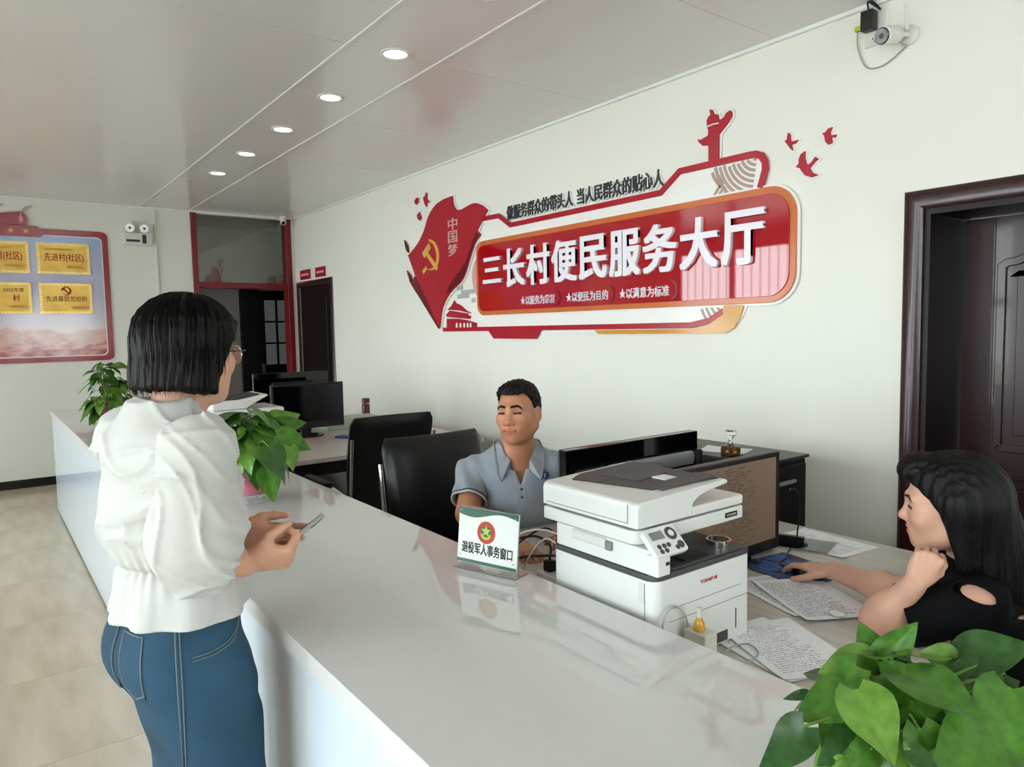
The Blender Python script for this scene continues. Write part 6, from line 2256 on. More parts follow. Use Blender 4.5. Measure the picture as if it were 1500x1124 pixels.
mat('skin_man', '#c88a6a', rough=0.45, var=0.08, scale=30, sub=0.06, attr='tint')
mat('skin_visitor', '#dda88d', rough=0.48, var=0.06, scale=30, sub=0.06, attr='tint')
mat('skin_clerk', '#d8a78f', rough=0.48, var=0.06, scale=30, sub=0.06, attr='tint')
mat('hair_black', '#080707', rough=0.5, var=0.3, scale=60, bump=0.3, bscale=220, stretch=(1, 1, 0.1), spec=0.25)
mat('hair_brownblack', '#0d0908', rough=0.48, var=0.3, scale=60, bump=0.3, bscale=220, stretch=(1, 1, 0.1), spec=0.25)
mat('polo_grey', '#a3acb6', rough=0.85, col2='#8b959f', scale=9, stretch=(1, 1, 1), detail=6, bump=0.1, bscale=260, sheen=0.2)
mat('polo_edge', '#3b4454', rough=0.8)
mat('trouser_dark', '#1d1f26', rough=0.8, var=0.2)
mat('blouse_white', '#c9c8c4', rough=0.72, var=0.02, scale=40, bump=0.04, bscale=220, sheen=0.2)
mat('denim', '#2a5069', rough=0.8, col2='#1c3b50', scale=5, detail=6, bump=0.12, bscale=320)
mat('denim_thread', '#6f7c7a', rough=0.8)
mat('black_cloth', '#06060a', rough=0.8, var=0.3, scale=12, bump=0.06, bscale=200, spec=0.2)
mat('shoe_white', '#dcd9d4', rough=0.6)
mat('shoe_black', '#141314', rough=0.4)
mat('steel_dark', '#2b2b2e', rough=0.25, metal=0.9)
mat('logo_blue', '#1e4f86', rough=0.6)
mat('phone_silver', '#b9bdb6', rough=0.22, metal=0.7, var=0.02)
glass('lens_glass', (0.95, 0.96, 0.96, 1), 0.10)
# ------------------------------------------------------------------ the seated man
def unit(v):
    v = np.array(v, float)
    return v / np.linalg.norm(v)


def build_man():
    hc = wp(759, 604, 2.86)
    HF = Fr(hc, facing(-61, 2, 3), 1.0)
    TA = -29
    TR = facing(TA)
    nb = hc + np.array([0, 0, -0.155]) - TR[:, 1] * 0.035           # base of the neck
    base = np.array([nb[0], nb[1], 0.0]) - TR[:, 1] * 0.10
    root = thing('person', 'seated man in a grey polo shirt talking behind the counter', 'person', (base[0], base[1], 0))
    TF = Fr((base[0], base[1], 0), TR)
    zs = nb[2]
    shR, shL = TF.p((0.178, 0.062, zs - 0.098)), TF.p((-0.178, 0.062, zs - 0.098))
    elR, wrR = wp(686, 772, 2.80), wp(752, 793, 2.52)
    elR[2] = 0.835
    wrR[2] = 0.805
    elL, wrL = TF.p((-0.27, 0.18, 0.82)), TF.p((-0.16, 0.38, 0.80))
    head = head_ops(HF, True, mouth=0.004)
    neck = [C(HF.p((0, -0.02, -0.05)), nb + np.array([0, 0, -0.02]), 0.054, 0.058, 0.03), C(nb, TF.p((0, 0.07, zs - 0.06)), 0.056, 0.066, 0.04)]
    torso = [LOFT([(0.47, 0, 0.0, 0.14, 0.10), (0.55, 0, 0.0, 0.16, 0.115), (0.66, 0, 0.02, 0.155, 0.122), (0.78, 0, 0.045, 0.150, 0.116), (0.88, 0, 0.06, 0.155, 0.106), (zs - 0.12, 0, 0.068, 0.15, 0.092), (zs - 0.06, 0, 0.072, 0.115, 0.078), (zs, 0, 0.075, 0.058, 0.055)], 0.03, TF)]
    for s, sh in ((1, shR), (-1, shL)):
        torso += [E(sh, (0.05, 0.05, 0.05), 0.04), C(nb + TR[:, 0] * s * 0.03 + np.array([0, 0, -0.02]), sh, 0.034, 0.036, 0.04)]
    armR = [C(shR, elR, 0.050, 0.047, 0.03), C(elR, wrR, 0.045, 0.029, 0.02), E(elR * 0.75 + wrR * 0.25, (0.047, 0.047, 0.045), 0.03)]
    armL = [C(shL, elL, 0.050, 0.047, 0.03), C(elL, wrL, 0.045, 0.029, 0.02)]
    hd = unit(np.array([wrR[0], wrR[1], 0]) - np.array([elR[0], elR[1], 0]))
    hR, hFR, tR = hand_ops(wrR + hd * 0.012 + np.array([0, 0, -0.004]), np.cross([0, 0, 1.0], hd), hd + np.array([0, 0, -0.10]), (0, 0, 1), [(22, 35, 20), (28, 38, 22), (32, 38, 22), (36, 38, 22)],
                           thumb=((0.7, 0.6, -0.35), (0.35, 0.9, -0.2), (0.2, 0.95, -0.15)))
    hdL = unit(np.array([wrL[0] - elL[0], wrL[1] - elL[1], 0]))
    hL, _, _ = hand_ops(wrL + hdL * 0.012, -np.cross([0, 0, 1.0], hdL), hdL, (0, 0, 1), [(20, 30, 20)] * 4)
    body = head + neck + torso + armR + armL + hR + hL
    hlo, hhi = hc - 0.16, hc + 0.16
    b1 = (hc - np.array([0.135, 0.135, 0.20]), hc + np.array([0.135, 0.135, 0.15]), 0.0022)
    hb = bbox_of(hR, 0.022)
    hb2 = bbox_of(hL, 0.022)
    tl, th = bbox_of(torso + armR + armL, 0.02)
    inside = lambda V, bx: ((V > bx[0] + 0.012) & (V < bx[1] - 0.012)).all(1)
    coarse = (tl, th, 0.007, lambda V: ~(inside(V, (hb[0], hb[1])) | inside(V, (hb2[0], hb2[1])) | (V[:, 2] > b1[0][2] + 0.013)))
    bo = sd_object('body', body, [b1, coarse, (hb[0], hb[1], 0.0024), (hb2[0], hb2[1], 0.003)], 'skin_man', root,
                   tint=lambda V: head_tint(HF, V, brow=1.0, lip=(0.80, 0.52, 0.50), stub=0.35, blush=0.15, teeth=True, mouth=0.004, ex0=0.0335, mw=1.28))
    brows(HF, head, root, 'hair_black', ex=0.0335, thick=1.15)
    # short black hair
    def region(x, y, z):
        d = [x - HF.o[0], y - HF.o[1], z - HF.o[2]]
        q = [HF.R[0, i] * d[0] + HF.R[1, i] * d[1] + HF.R[2, i] * d[2] for i in range(3)]
        ph = np.degrees(np.arctan2(np.abs(q[0]), q[1] + 0.015))
        hl = np.interp(ph, [0, 25, 38, 50, 62, 72, 84, 92, 104, 125, 180], [0.073, 0.074, 0.079, 0.066, 0.040, 0.012, -0.006, 0.022, 0.012, -0.045, -0.062])
        return (hl - q[2]) * 0.6 + 0.0012 * wav(x, y, z, 260, 6)
    hair = [E((0, -0.020, 0.040), (0.0815, 0.101, 0.090), 0.01, F=HF), E((0, 0.034, 0.078), (0.064, 0.054, 0.040), 0.03, F=HF), E((0, -0.055, -0.015), (0.066, 0.066, 0.075), 0.03, F=HF),
            FN(lambda x, y, z: 0.0022 * wav(x, y, z, 300, 8, 3), 0, 3), FN(region, 0.004, 2)]
    sd_object('hair', hair, [(hc - 0.15, hc + 0.16, 0.0028)], 'hair_black', root)
    # polo shirt: hollow shell over torso and upper arms
    mid = lambda a, b, t: a * (1 - t) + b * t
    cutR, cutL = mid(shR, elR, 0.70), mid(shL, elL, 0.70)
    dR, dL = unit(elR - shR), unit(elL - shL)
    shirt = [LOFT([(0.50, 0, 0.0, 0.185, 0.142), (0.57, 0, 0.0, 0.196, 0.15), (0.66, 0, 0.02, 0.190, 0.156), (0.78, 0, 0.045, 0.186, 0.150), (0.88, 0, 0.06, 0.192, 0.138), (zs - 0.12, 0, 0.068, 0.188, 0.122), (zs - 0.06, 0, 0.072, 0.150, 0.100), (zs + 0.01, 0, 0.07, 0.078, 0.076)], 0.03, TF)]
    for s, sh in ((1, shR), (-1, shL)):
        shirt += [E(sh, (0.066, 0.066, 0.064), 0.05), C(nb + TR[:, 0] * s * 0.03 + np.array([0, 0, -0.012]), sh, 0.046, 0.052, 0.05)]
    sleeves = [[E(shR, (0.068, 0.068, 0.066), 0.04), C(shR, mid(shR, elR, 0.95), 0.066, 0.070, 0.035)], [E(shL, (0.068, 0.068, 0.066), 0.04), C(shL, mid(shL, elL, 0.95), 0.066, 0.070, 0.035)]]

    def folds(x, y, z):
        d = [x - base[0], y - base[1], z]
        q = [TR[0, i] * d[0] + TR[1, i] * d[1] + TR[2, i] * d[2] for i in range(3)]
        f1 = np.sin(q[2] * 62 + 34 * np.abs(q[0]) + 1.3 * wav(x, y, z, 12, 4)) * np.clip((0.86 - q[2]) * 6, 0, 1) * 0.004
        f2 = np.sin(75 * (np.abs(q[0]) - 0.5 * q[2]) + wav(x, y, z, 14, 4, 5)) * np.clip((np.abs(q[0]) - 0.10) * 12, 0, 1) * 0.004
        return f1 + f2 + 0.003 * wav(x, y, z, 26, 6, 7)

    def neckhole(x, y, z):
        # V shaped opening in front plus the collar hole
        d = [x - nb[0], y - nb[1], z - nb[2]]
        q = [TR[0, i] * d[0] + TR[1, i] * d[1] + TR[2, i] * d[2] for i in range(3)]
        hole = np.sqrt(q[0] ** 2 + (q[1] - 0.012) ** 2) - 0.066
        hole = np.maximum(hole, -(q[2] + 0.045 + 0.35 * q[1]))
        vz = np.clip((q[2] + 0.128) / 0.12, 0, 1.2)
        vee = np.maximum(np.abs(q[0]) - 0.040 * vz, np.maximum(-(q[2] + 0.128), 0.03 - q[1]))
        return np.minimum(hole, vee)
    polo = shirt + [FN(folds, 0, 3), FN(None, 0.012, 4), PLANE((0, 0, 0.52), (0, 0, -1)), FN(neckhole, 0.006, 0)]
    slo, shi = bbox_of(shirt, 0.02)
    po = sd_object('polo_shirt', polo, [(slo, shi, 0.005)], 'polo_grey', root, smooth_it=2)
    for ops_, c_, d_ in ((sleeves[0], cutR, dR), (sleeves[1], cutL, dL)):
        l_, h_ = bbox_of(ops_, 0.02)
        sd_object('sleeve', ops_ + [FN(folds, 0, 3), FN(None, 0.011, 4), PLANE(c_, d_)], [(l_, h_, 0.0045)], 'polo_grey', po, smooth_it=2).location = -np.array([0, 0, 0])
    # sleeve hems and collar
    for c_, d_, ops_ in ((cutR, dR, sleeves[0]), (cutL, dL, sleeves[1])):
        a_ = unit(np.cross(d_, [0, 0, 1.0] if abs(d_[2]) < 0.9 else [1.0, 0, 0]))
        b_ = np.cross(d_, a_)
        for off, mt, rr in ((-0.002, 'blouse_white', 0.0035), (-0.011, 'polo_edge', 0.003)):
            pts = []
            for k in range(40):
                t = 2 * PI * k / 40
                dirv = a_ * math.cos(t) + b_ * math.sin(t)
                cc = c_ + d_ * off
                p = sd_project(ops_ + [FN(folds, 0, 3)], cc + dirv * 0.11, -dirv, 12)
                pts.append(p)
            MB().tube(pts, rr, 6, closed=True).build('sleeve_trim', mt, po, world=True, smooth=60)
    # collar: folded band round the neck with two points
    nxo = nb + TR[:, 1] * 0.012
    cl = MB()
    prof_n = 33
    ring_in, ring_top, ring_out = [], [], []
    vs, fs = [], []
    edge_pts = []
    for k in range(prof_n):
        t = -1 + 2 * k / (prof_n - 1)                       # -1 right point .. +1 left point, via the back
        ang = math.radians(90 + 180 * 1.0 + 0) * 0
        th = PI * (0.5 + 0) + t * PI * 0.80 + PI             # back at t = 0
        ct, st = math.cos(th), math.sin(th)
        f_ = abs(t)
        rin = 0.0600
        zt = 0.034 * (1 - f_ ** 1.6) - 0.040 * f_ ** 3
        dv = TR[:, 0] * ct + TR[:, 1] * st
        p_in = nxo + dv * rin + np.array([0, 0, zt - 0.030])
        p_top = nxo + dv * (rin + 0.006) + np.array([0, 0, zt + 0.010])
        drop = 0.036 + 0.030 * f_ ** 3
        ro = rin + 0.030 + 0.016 * f_ ** 2
        st_ = nxo + dv * ro + TR[:, 0] * math.copysign(0.016, ct) * f_ ** 6 + np.array([0, 0, 0.10])
        hit = sd_project(shirt + [FN(folds, 0, 3)], st_, (0, 0, -1), 25)
        p_out = np.array([st_[0], st_[1], max(hit[2] + 0.006, nxo[2] + zt - drop)])
        p_out2 = p_out + np.array([0, 0, -0.001]) - (TR[:, 0] * ct + TR[:, 1] * st) * 0.004
        vs += [p_in, p_top, p_out, p_out2]
        edge_pts.append(p_out)
    for k in range(prof_n - 1):
        for j in range(3):
            a0 = k * 4 + j
            fs.append((a0, a0 + 1, a0 + 5, a0 + 4))
        fs.append((k * 4 + 3, k * 4, k * 4 + 4, k * 4 + 7))
    fs += [(0, 1, 2, 3), tuple((prof_n - 1) * 4 + j for j in (3, 2, 1, 0))]
    co = MB().add(vs, fs).build('collar', 'polo_grey', po, world=True, smooth=55)
    MB().tube(edge_pts, 0.0022, 6).build('collar_trim', 'polo_edge', po, world=True, smooth=60)
    MB().tube([p + np.array([0, 0, 0.006]) for p in edge_pts], 0.0012, 6).build('collar_trim', 'blouse_white', po, world=True, smooth=60)
    fwd = TR[:, 1]
    sf = shirt + [FN(folds, 0, 3)]
    for dz_ in (-0.142, -0.172):
        p = sd_project(sf, nb + fwd * 0.3 + np.array([0, 0, dz_]), -fwd)
        MB().lathe([(0.0055, 0), (0.0055, 0.002), (0.0, 0.0025)], tuple(p), 12, tuple(fwd)).build('button', 'polo_edge', po, world=True)
    # placket strip
    pts = [sd_project(sf, nb + fwd * 0.3 + np.array([0, 0, z_]), -fwd) + fwd * 0.001 for z_ in (-0.125, -0.14, -0.155, -0.17, -0.19)]
    strip = []
    for p in pts:
        strip += [p - TR[:, 0] * 0.015, p + TR[:, 0] * 0.015]
    MB().add(strip, [(i * 2, i * 2 + 1, i * 2 + 3, i * 2 + 2) for i in range(4)]).build('placket', 'polo_grey', po, world=True, smooth=60)
    # round chest badge
    p = sd_project(sf, nb + fwd * 0.3 - TR[:, 0] * 0.100 + np.array([0, 0, -0.098]), -fwd) + fwd * 0.004
    nrm = unit(fwd - TR[:, 0] * 0.25)
    bd_ = MB().lathe([(0.0, 0.0015), (0.0165, 0.0015), (0.0165, -0.002)], tuple(p), 24, tuple(nrm), cap=False).build('chest_badge', 'logo_blue', po, world=True)
    R_ = rot_to(nrm)
    pl_ = [(-0.004, 0.010), (0.006, 0.009), (0.009, 0.002), (0.004, -0.002), (0.009, -0.010), (0.003, -0.010), (-0.002, -0.001), (0.003, 0.003), (-0.001, 0.005)]
    MB().add([tuple(R_ @ Vector((-u, v, 0.0022)) + Vector(p)) for u, v in pl_], [tuple(range(len(pl_)))]).build('badge_mark', 'blouse_white', bd_, world=True)
    # trousers and shoes (under the desk)
    hipc = TF.p((0, 0, 0.56))
    legs = [E(hipc, (0.17, 0.17, 0.10), 0.05)]
    shoes = []
    for s in (-1, 1):
        kn = TF.p((s * 0.12, 0.42, 0.54))
        an = TF.p((s * 0.13, 0.40, 0.10))
        hp_ = TF.p((s * 0.09, 0.02, 0.555))
        legs += [C(hp_, kn, 0.088, 0.066, 0.04), C(kn, an, 0.064, 0.048, 0.03)]
        shoes.append([C(an + np.array([0, 0, -0.045]), an + TR[:, 1] * 0.16 + np.array([0, 0, -0.058]), 0.042, 0.036, 0.02)])
    lo_, hi_ = bbox_of(legs, 0.02)
    sd_object('trousers', legs, [(lo_, hi_, 0.010)], 'trouser_dark', root)
    for sh_ in shoes:
        lo_, hi_ = bbox_of(sh_, 0.02)
        sd_object('shoe', sh_ + [PLANE((0, 0, 0.002), (0, 0, -1))], [(np.maximum(lo_, [-99, -99, -0.01]), hi_, 0.008)], 'shoe_black', root)
    return root


build_man()
# ------------------------------------------------------------------ the standing visitor in the white blouse
def build_visitor():
    TR = facing(104)
    ctr = wp(258, 880, 1.50)
    base = np.array([ctr[0], ctr[1], 0.0])
    root = thing('person', 'standing woman in white blouse and jeans with a bob haircut', 'person', (base[0], base[1], 0))
    TF = Fr((base[0], base[1], 0), TR)
    hc = wp(279, 516, 1.50)
    HF = Fr(hc, facing(117, -3, 0), 0.90)
    nb = wp(258, 606, 1.50)
    shR, shL = TF.p((0.140, -0.012, 1.325)), TF.p((-0.140, -0.012, 1.325))
    elR, wrR = wp(292, 812, 1.40), wp(356, 826, 1.45)
    elL, wrL = TF.p((-0.17, 0.11, 1.11)), wp(341, 784, 1.66)
    head = head_ops(HF, False, smile=0.003)
    neck = [C(HF.p((0, -0.025, -0.05)), nb + np.array([0, 0, -0.02]), 0.048, 0.055, 0.03)]
    torso = [LOFT([(0.90, 0, 0.0, 0.13, 0.10), (1.06, 0, 0.0, 0.11, 0.09), (1.2, 0, 0.005, 0.12, 0.10), (1.33, 0, -0.005, 0.11, 0.07), (1.40, 0, -0.01, 0.055, 0.05)], 0.03, TF)]
    arms = [C(shR, elR, 0.042, 0.040, 0.03), C(elR, wrR, 0.042, 0.027, 0.02), C(shL, elL, 0.042, 0.040, 0.03), C(elL, wrL, 0.042, 0.026, 0.02), E(elR * 0.7 + wrR * 0.3, (0.042, 0.042, 0.042), 0.03)]
    # camera aligned directions help to read the hands from the photograph
    ir, iu, idp = np.array(_r), np.array(_u), np.array(_f)
    ydir = unit(ir * 0.92 + iu * 0.08 + idp * 0.35)
    hR, FRh, tR = hand_ops(wrR + ydir * 0.012, iu * 1.0 - idp * 0.1, ydir, unit(-idp * 0.75 - iu * 0.65), [(56, 70, 45), (66, 78, 50), (72, 80, 50), (76, 80, 50)], spread=(3, 0, -2, -5),
                           thumb=((0.62, 0.62, -0.45), (0.15, 0.9, -0.5), (-0.05, 0.9, -0.55)), k=0.92)
    yl = unit(ir * 0.97 - iu * 0.10 + idp * 0.10)
    hL, FLh, tL = hand_ops(wrL + yl * 0.012, iu * 1.0, yl, unit(idp * 0.85 - iu * 0.25 + ir * 0.0), [(10, 14, 10), (24, 22, 14), (34, 26, 16), (30, 36, 20)], spread=(4, -4, -12, -22),
                           thumb=((0.60, 0.75, -0.05), (0.22, 0.97, 0.0), (0.10, 0.95, 0.08)), k=0.98)
    body = head + neck + torso + arms + hR + hL
    b1 = (hc - 0.155 + np.array([0, 0, -0.05]), hc + 0.15, 0.0026)
    hb, hb2 = bbox_of(hR, 0.022), bbox_of(hL, 0.022)
    tl, th = bbox_of(torso + arms, 0.02)
    inside = lambda V, bx: ((V > bx[0] + 0.012) & (V < bx[1] - 0.012)).all(1)
    coarse = (tl, th, 0.006, lambda V: ~(inside(V, hb) | inside(V, hb2) | (V[:, 2] > b1[0][2] + 0.013)))
    hb2k = (hb2[0], hb2[1], 0.0020, lambda V: ~inside(V, hb))
    hands_mid = lambda V: np.ones(len(V), bool)

    def tint(V):
        c = head_tint(HF, V, brow=0.8, lip=(0.80, 0.45, 0.45), blush=0.1)
        lo_, hi_ = hb
        palm = inside(V, hb2)
        c[palm] *= np.array([0.98, 0.86, 0.86])
        for tp, d_, n_ in tR + tL:
            dist = np.linalg.norm(V - (tp + d_ * 0.004), axis=1)
            w = np.clip((0.0085 - dist) / 0.004, 0, 1)[:, None] * 0.45
            c[:] = c * (1 - w) + np.array([1.0, 0.72, 0.72]) * w
        return c
    # the two hands are evaluated apart so that they do not melt together
    others = head + neck + torso + arms
    V1 = sd_mesh(others + hR, [b1, coarse, (hb[0], hb[1], 0.0020)])
    wl = bbox_of(hL + [C(elL * 0.4 + wrL * 0.6, wrL, 0.03, 0.026)], 0.012)
    V2 = sd_mesh([C(elL, wrL, 0.042, 0.026, 0.02)] + hL, [(wl[0], wl[1], 0.0020)])
    global sd_mesh_keep
    sd_mesh_keep = (np.concatenate([V1[0], V2[0]]), np.concatenate([V1[1], V2[1] + len(V1[0])]))
    sd_pair('body', sd_mesh_keep, 'skin_visitor', root, tint)
    # ---------------- bob hair
    def hair_cut(x, y, z):
        d = [x - HF.o[0], y - HF.o[1], z - HF.o[2]]
        q = [(HF.R[0, i] * d[0] + HF.R[1, i] * d[1] + HF.R[2, i] * d[2]) / HF.k for i in range(3)]
        # bottom edge: ragged, nape length, longer to the front
        bot = (-0.098 - 0.012 * np.clip(q[1] / 0.08, -1, 1) + 0.0022 * wav(x, y, z * 0.2, 190, 6)) - q[2]
        # open face: in front of a slanted plane below the fringe
        edge = np.interp(q[2], [-0.12, -0.06, -0.02, 0.02, 0.05, 0.07], [-0.020, -0.004, 0.014, 0.040, 0.072, 0.10])
        face = np.maximum(edge - q[1], q[2] - 0.062)
        return np.maximum(bot, -face) * 0.7

    def strand(x, y, z):
        d = [x - HF.o[0], y - HF.o[1], z - HF.o[2]]
        q = [(HF.R[0, i] * d[0] + HF.R[1, i] * d[1] + HF.R[2, i] * d[2]) / HF.k for i in range(3)]
        az = np.arctan2(q[0], q[1])
        rr = np.sqrt(q[0] ** 2 + q[1] ** 2)
        a = az + 0.04 * np.sin(q[2] * 22 + az * 3)
        return (0.0016 * np.sin(a * 46 + 2.0 * np.sin(az * 9)) + 0.0012 * np.sin(a * 83 + 1.0) + 0.0010 * np.sin(a * 17 + q[2] * 5)) * np.clip(rr / 0.05, 0, 1)
    hair = [E((0, -0.012, 0.040), (0.098, 0.116, 0.098), 0.02, F=HF),
            LOFT([(-0.135, 0, -0.022, 0.100, 0.096), (-0.09, 0, -0.022, 0.108, 0.108), (-0.04, 0, -0.018, 0.108, 0.114), (0.02, 0, -0.012, 0.100, 0.112), (0.06, 0, -0.01, 0.085, 0.10)], 0.03, HF),
            FN(strand, 0, 3), FN(hair_cut, 0.010, 2)]
    ho = sd_object('hair', hair, [(hc - 0.17, hc + 0.17, 0.0026)], 'hair_brownblack', root, smooth_it=1)
    # loose strands over the volume
    st = MB()
    rg = random.Random(4)
    Rm = HF.R
    for i in range(700):
        az = rg.uniform(-PI, PI)
        q0 = np.array([0.03 * math.sin(az), -0.02 + 0.03 * math.cos(az), 0.138])
        pts = []
        n_ = 9
        end = rg.uniform(-0.102, -0.088)
        frontness = math.cos(az)
        if frontness > -0.15:
            end = float(np.interp(0.113 * frontness - 0.012, [-0.020, -0.004, 0.014, 0.040, 0.072, 0.10], [-0.10, -0.055, -0.015, 0.024, 0.052, 0.07])) + rg.uniform(0, 0.012)
        jit = rg.uniform(-0.12, 0.12)
        off = rg.uniform(-0.001, 0.0045)
        for k in range(n_):
            t = k / (n_ - 1)
            zq = 0.132 + (end - 0.132) * t ** 1.25
            zt_ = np.clip((zq - 0.04) / 0.098, -1, 1)
            if zq > 0.03:
                sc = math.sqrt(max(0.02, 1 - zt_ ** 2))
                rx, ry = 0.098 * sc, 0.116 * sc
            else:
                rx, ry = 0.106, 0.113
                if zq < -0.08:
                    rx, ry = 0.104, 0.105
            a = az + jit * t
            pts.append(HF.p(((rx + off) * math.sin(a), -0.014 + (ry + off) * math.cos(a), zq)))
        st.tube(pts, [0.00045] * (n_ - 1) + [0.00015], 3, cap=False)
    so_ = st.build('hair_strands', 'hair_brownblack', root, world=True)
    so_['kind'] = 'stuff'
    # ---------------- glasses
    gl = bpy.data.objects.new('glasses', None)
    COL.objects.link(gl)
    gl.parent = root
    for s in (-1, 1):
        cpts = [HF.p((s * 0.034 + 0.025 * math.cos(t), 0.108 - 0.012 * abs((s * 0.034 + 0.025 * math.cos(t)) / 0.06) ** 2, -0.004 + 0.021 * math.sin(t))) for t in [2 * PI * k / 26 for k in range(26)]]
        MB().tube(cpts, 0.0013, 6, closed=True).build('rim', 'chrome', gl, world=True, smooth=60)
        MB().add(cpts, [tuple(range(26))]).build('lens', 'lens_glass', gl, world=True)
        MB().tube([HF.p((s * 0.059, 0.102, 0.004)), HF.p((s * 0.072, 0.095, 0.005)), HF.p((s * 0.079, 0.04, 0.003)), HF.p((s * 0.081, -0.01, 0.002))], 0.0014, 6).build('temple', 'steel_dark', gl, world=True, smooth=60)
    MB().tube([HF.p((-0.010, 0.109, 0.002)), HF.p((0, 0.111, 0.005)), HF.p((0.010, 0.109, 0.002))], 0.0013, 6).build('bridge', 'chrome', gl, world=True, smooth=60)
    # ---------------- blouse
    bl = [LOFT([(0.96, 0, 0.006, 0.160, 0.130), (1.01, 0, 0.006, 0.152, 0.122), (1.06, 0, 0.008, 0.140, 0.114), (1.088, 0, 0.010, 0.134, 0.109), (1.106, 0, 0.008, 0.142, 0.116), (1.15, 0, 0.004, 0.152, 0.124), (1.23, 0, 0.000, 0.154, 0.124), (1.30, 0, -0.006, 0.146, 0.112), (1.35, 0, -0.012, 0.126, 0.092), (1.39, 0, -0.010, 0.090, 0.076), (1.418, 0, -0.004, 0.070, 0.066)], 0.03, TF)]
    for s, sh in ((1, shR), (-1, shL)):
        bl += [E(sh, (0.058, 0.056, 0.052), 0.05)]

    def lq(x, y, z):
        d = [x - base[0], y - base[1], z]
        return [TR[0, i] * d[0] + TR[1, i] * d[1] + TR[2, i] * d[2] for i in range(3)]

    def folds(x, y, z):
        q = lq(x, y, z)
        az = np.arctan2(q[0], q[1])
        g = 0.0045 * np.sin(az * 26 + 1.5 * np.sin(az * 5)) * np.exp(-np.abs(q[2] - 1.094) / 0.035)
        seam = 0.006 * np.exp(-((q[2] - 1.090) / 0.006) ** 2)
        pep = 0.006 * np.sin(az * 9 + 0.7 + q[2] * 6) * np.clip((1.08 - q[2]) / 0.10, 0, 1)
        up = np.clip((q[2] - 1.11) / 0.05, 0, 1)
        w1 = wav(x, y, z, 9, 5, 2)
        di = 0.0075 * np.sin(46 * (q[2] * 0.55 + q[1] * 0.8) + 2.6 * w1) * up * np.clip((1.36 - q[2]) / 0.08, 0, 1)
        rdg = 0.0085 * (1 - np.abs(np.sin(16 * (q[2] * 0.8 - q[1] * 0.6) + 3.0 * w1 + 1.0))) ** 4 * up
        cr = 0.0065 * (1 - np.abs(np.sin(21 * (q[1] * 0.9 + q[2] * 0.35) + 2.2 * w1 + 2.0))) ** 6 * up
        cr2 = 0.0060 * (1 - np.abs(np.sin(24 * (q[1] * 0.5 - q[2] * 0.75) + 2.0 * wav(x, y, z, 8, 5, 13)))) ** 6 * up
        return g + seam + pep + 0.6 * di - rdg - cr - cr2 + 0.0022 * wav(x, y, z, 34, 6, 11)

    def neckhole(x, y, z):
        d = [x - nb[0], y - nb[1], z - nb[2]]
        q = [TR[0, i] * d[0] + TR[1, i] * d[1] + TR[2, i] * d[2] for i in range(3)]
        hole = np.maximum(np.sqrt(q[0] ** 2 + (q[1] - 0.01) ** 2) - 0.062, -(q[2] + 0.03))
        vee = np.maximum(np.abs(q[0]) - 0.03 * np.clip((q[2] + 0.10) / 0.08, 0, 1.5), np.maximum(-(q[2] + 0.10), 0.02 - q[1]))
        return np.minimum(hole, vee)
    slo, shi = bbox_of(bl, 0.02)
    bo = sd_object('blouse', bl + [FN(folds, 0, 3), FN(None, 0.012, 4), PLANE((0, 0, 0.984), (0, 0, -1)), FN(neckhole, 0.004, 0)], [(slo, shi, 0.0045)], 'blouse_white', root, smooth_it=1)
    # puffed sleeves
    for nm, sh, el, wr, cuf in (('right', shR, elR, wrR, 0.62), ('left', shL, elL, wrL, 0.45)):
        cf = el * (1 - cuf) + wr * cuf
        ax_ = unit(wr - el)
        sl = [E(sh, (0.060, 0.058, 0.058), 0.05), C(sh, el * 0.75 + sh * 0.25, 0.058, 0.082, 0.05), E(el * 0.88 + sh * 0.12 + np.array([0, 0, 0.006]), (0.082, 0.082, 0.072), 0.05), C(el, cf + ax_ * 0.05, 0.070, 0.048, 0.04)]
        ua = unit(el - sh)

        def sf(x, y, z, sh=sh, el=el, cf=cf, ua=ua, ax_=ax_):
            d = [x - sh[0], y - sh[1], z - sh[2]]
            t = d[0] * ua[0] + d[1] * ua[1] + d[2] * ua[2]
            w1 = wav(x, y, z, 10, 5, 6)
            r1 = 0.008 * (1 - np.abs(np.sin(26 * (z * 0.35 + (x * _r[0] + y * _r[1]) * 0.9) + 2.4 * w1))) ** 4
            r2 = 0.008 * (1 - np.abs(np.sin(20 * (z * 0.9 - (x * _r[0] + y * _r[1]) * 0.5) + 2.6 * w1 + 1.0))) ** 4
            e2 = (x - cf[0]) * ax_[0] + (y - cf[1]) * ax_[1] + (z - cf[2]) * ax_[2]
            nn = unit(np.cross(ax_, [0, 0, 1.0]))
            bb = np.cross(ax_, nn)
            aa = np.arctan2((x - cf[0]) * nn[0] + (y - cf[1]) * nn[1] + (z - cf[2]) * nn[2], (x - cf[0]) * bb[0] + (y - cf[1]) * bb[1] + (z - cf[2]) * bb[2])
            g = 0.005 * np.sin(aa * 17 + 1.2 * np.sin(aa * 4)) * np.exp(-np.abs(e2) / 0.05)
            r3 = 0.006 * (1 - np.abs(np.sin(34 * (z * 0.8 + (x * _r[0] + y * _r[1]) * 0.6) + 2.4 * wav(x, y, z, 9, 5, 15)))) ** 6
            return -r1 - r2 - r3 + g + 0.004 * w1 + 0.002 * wav(x, y, z, 36, 6, 9)
        l_, h_ = bbox_of(sl, 0.03)
        s_o = sd_object('sleeve', sl + [FN(sf, 0, 3), FN(None, 0.012, 4), PLANE(cf, ax_)], [(l_, h_, 0.0042)], 'blouse_white', bo, smooth_it=1)
    # folded collar
    prof_n = 29
    vs, fs = [], []
    nxo = nb + TR[:, 1] * 0.008
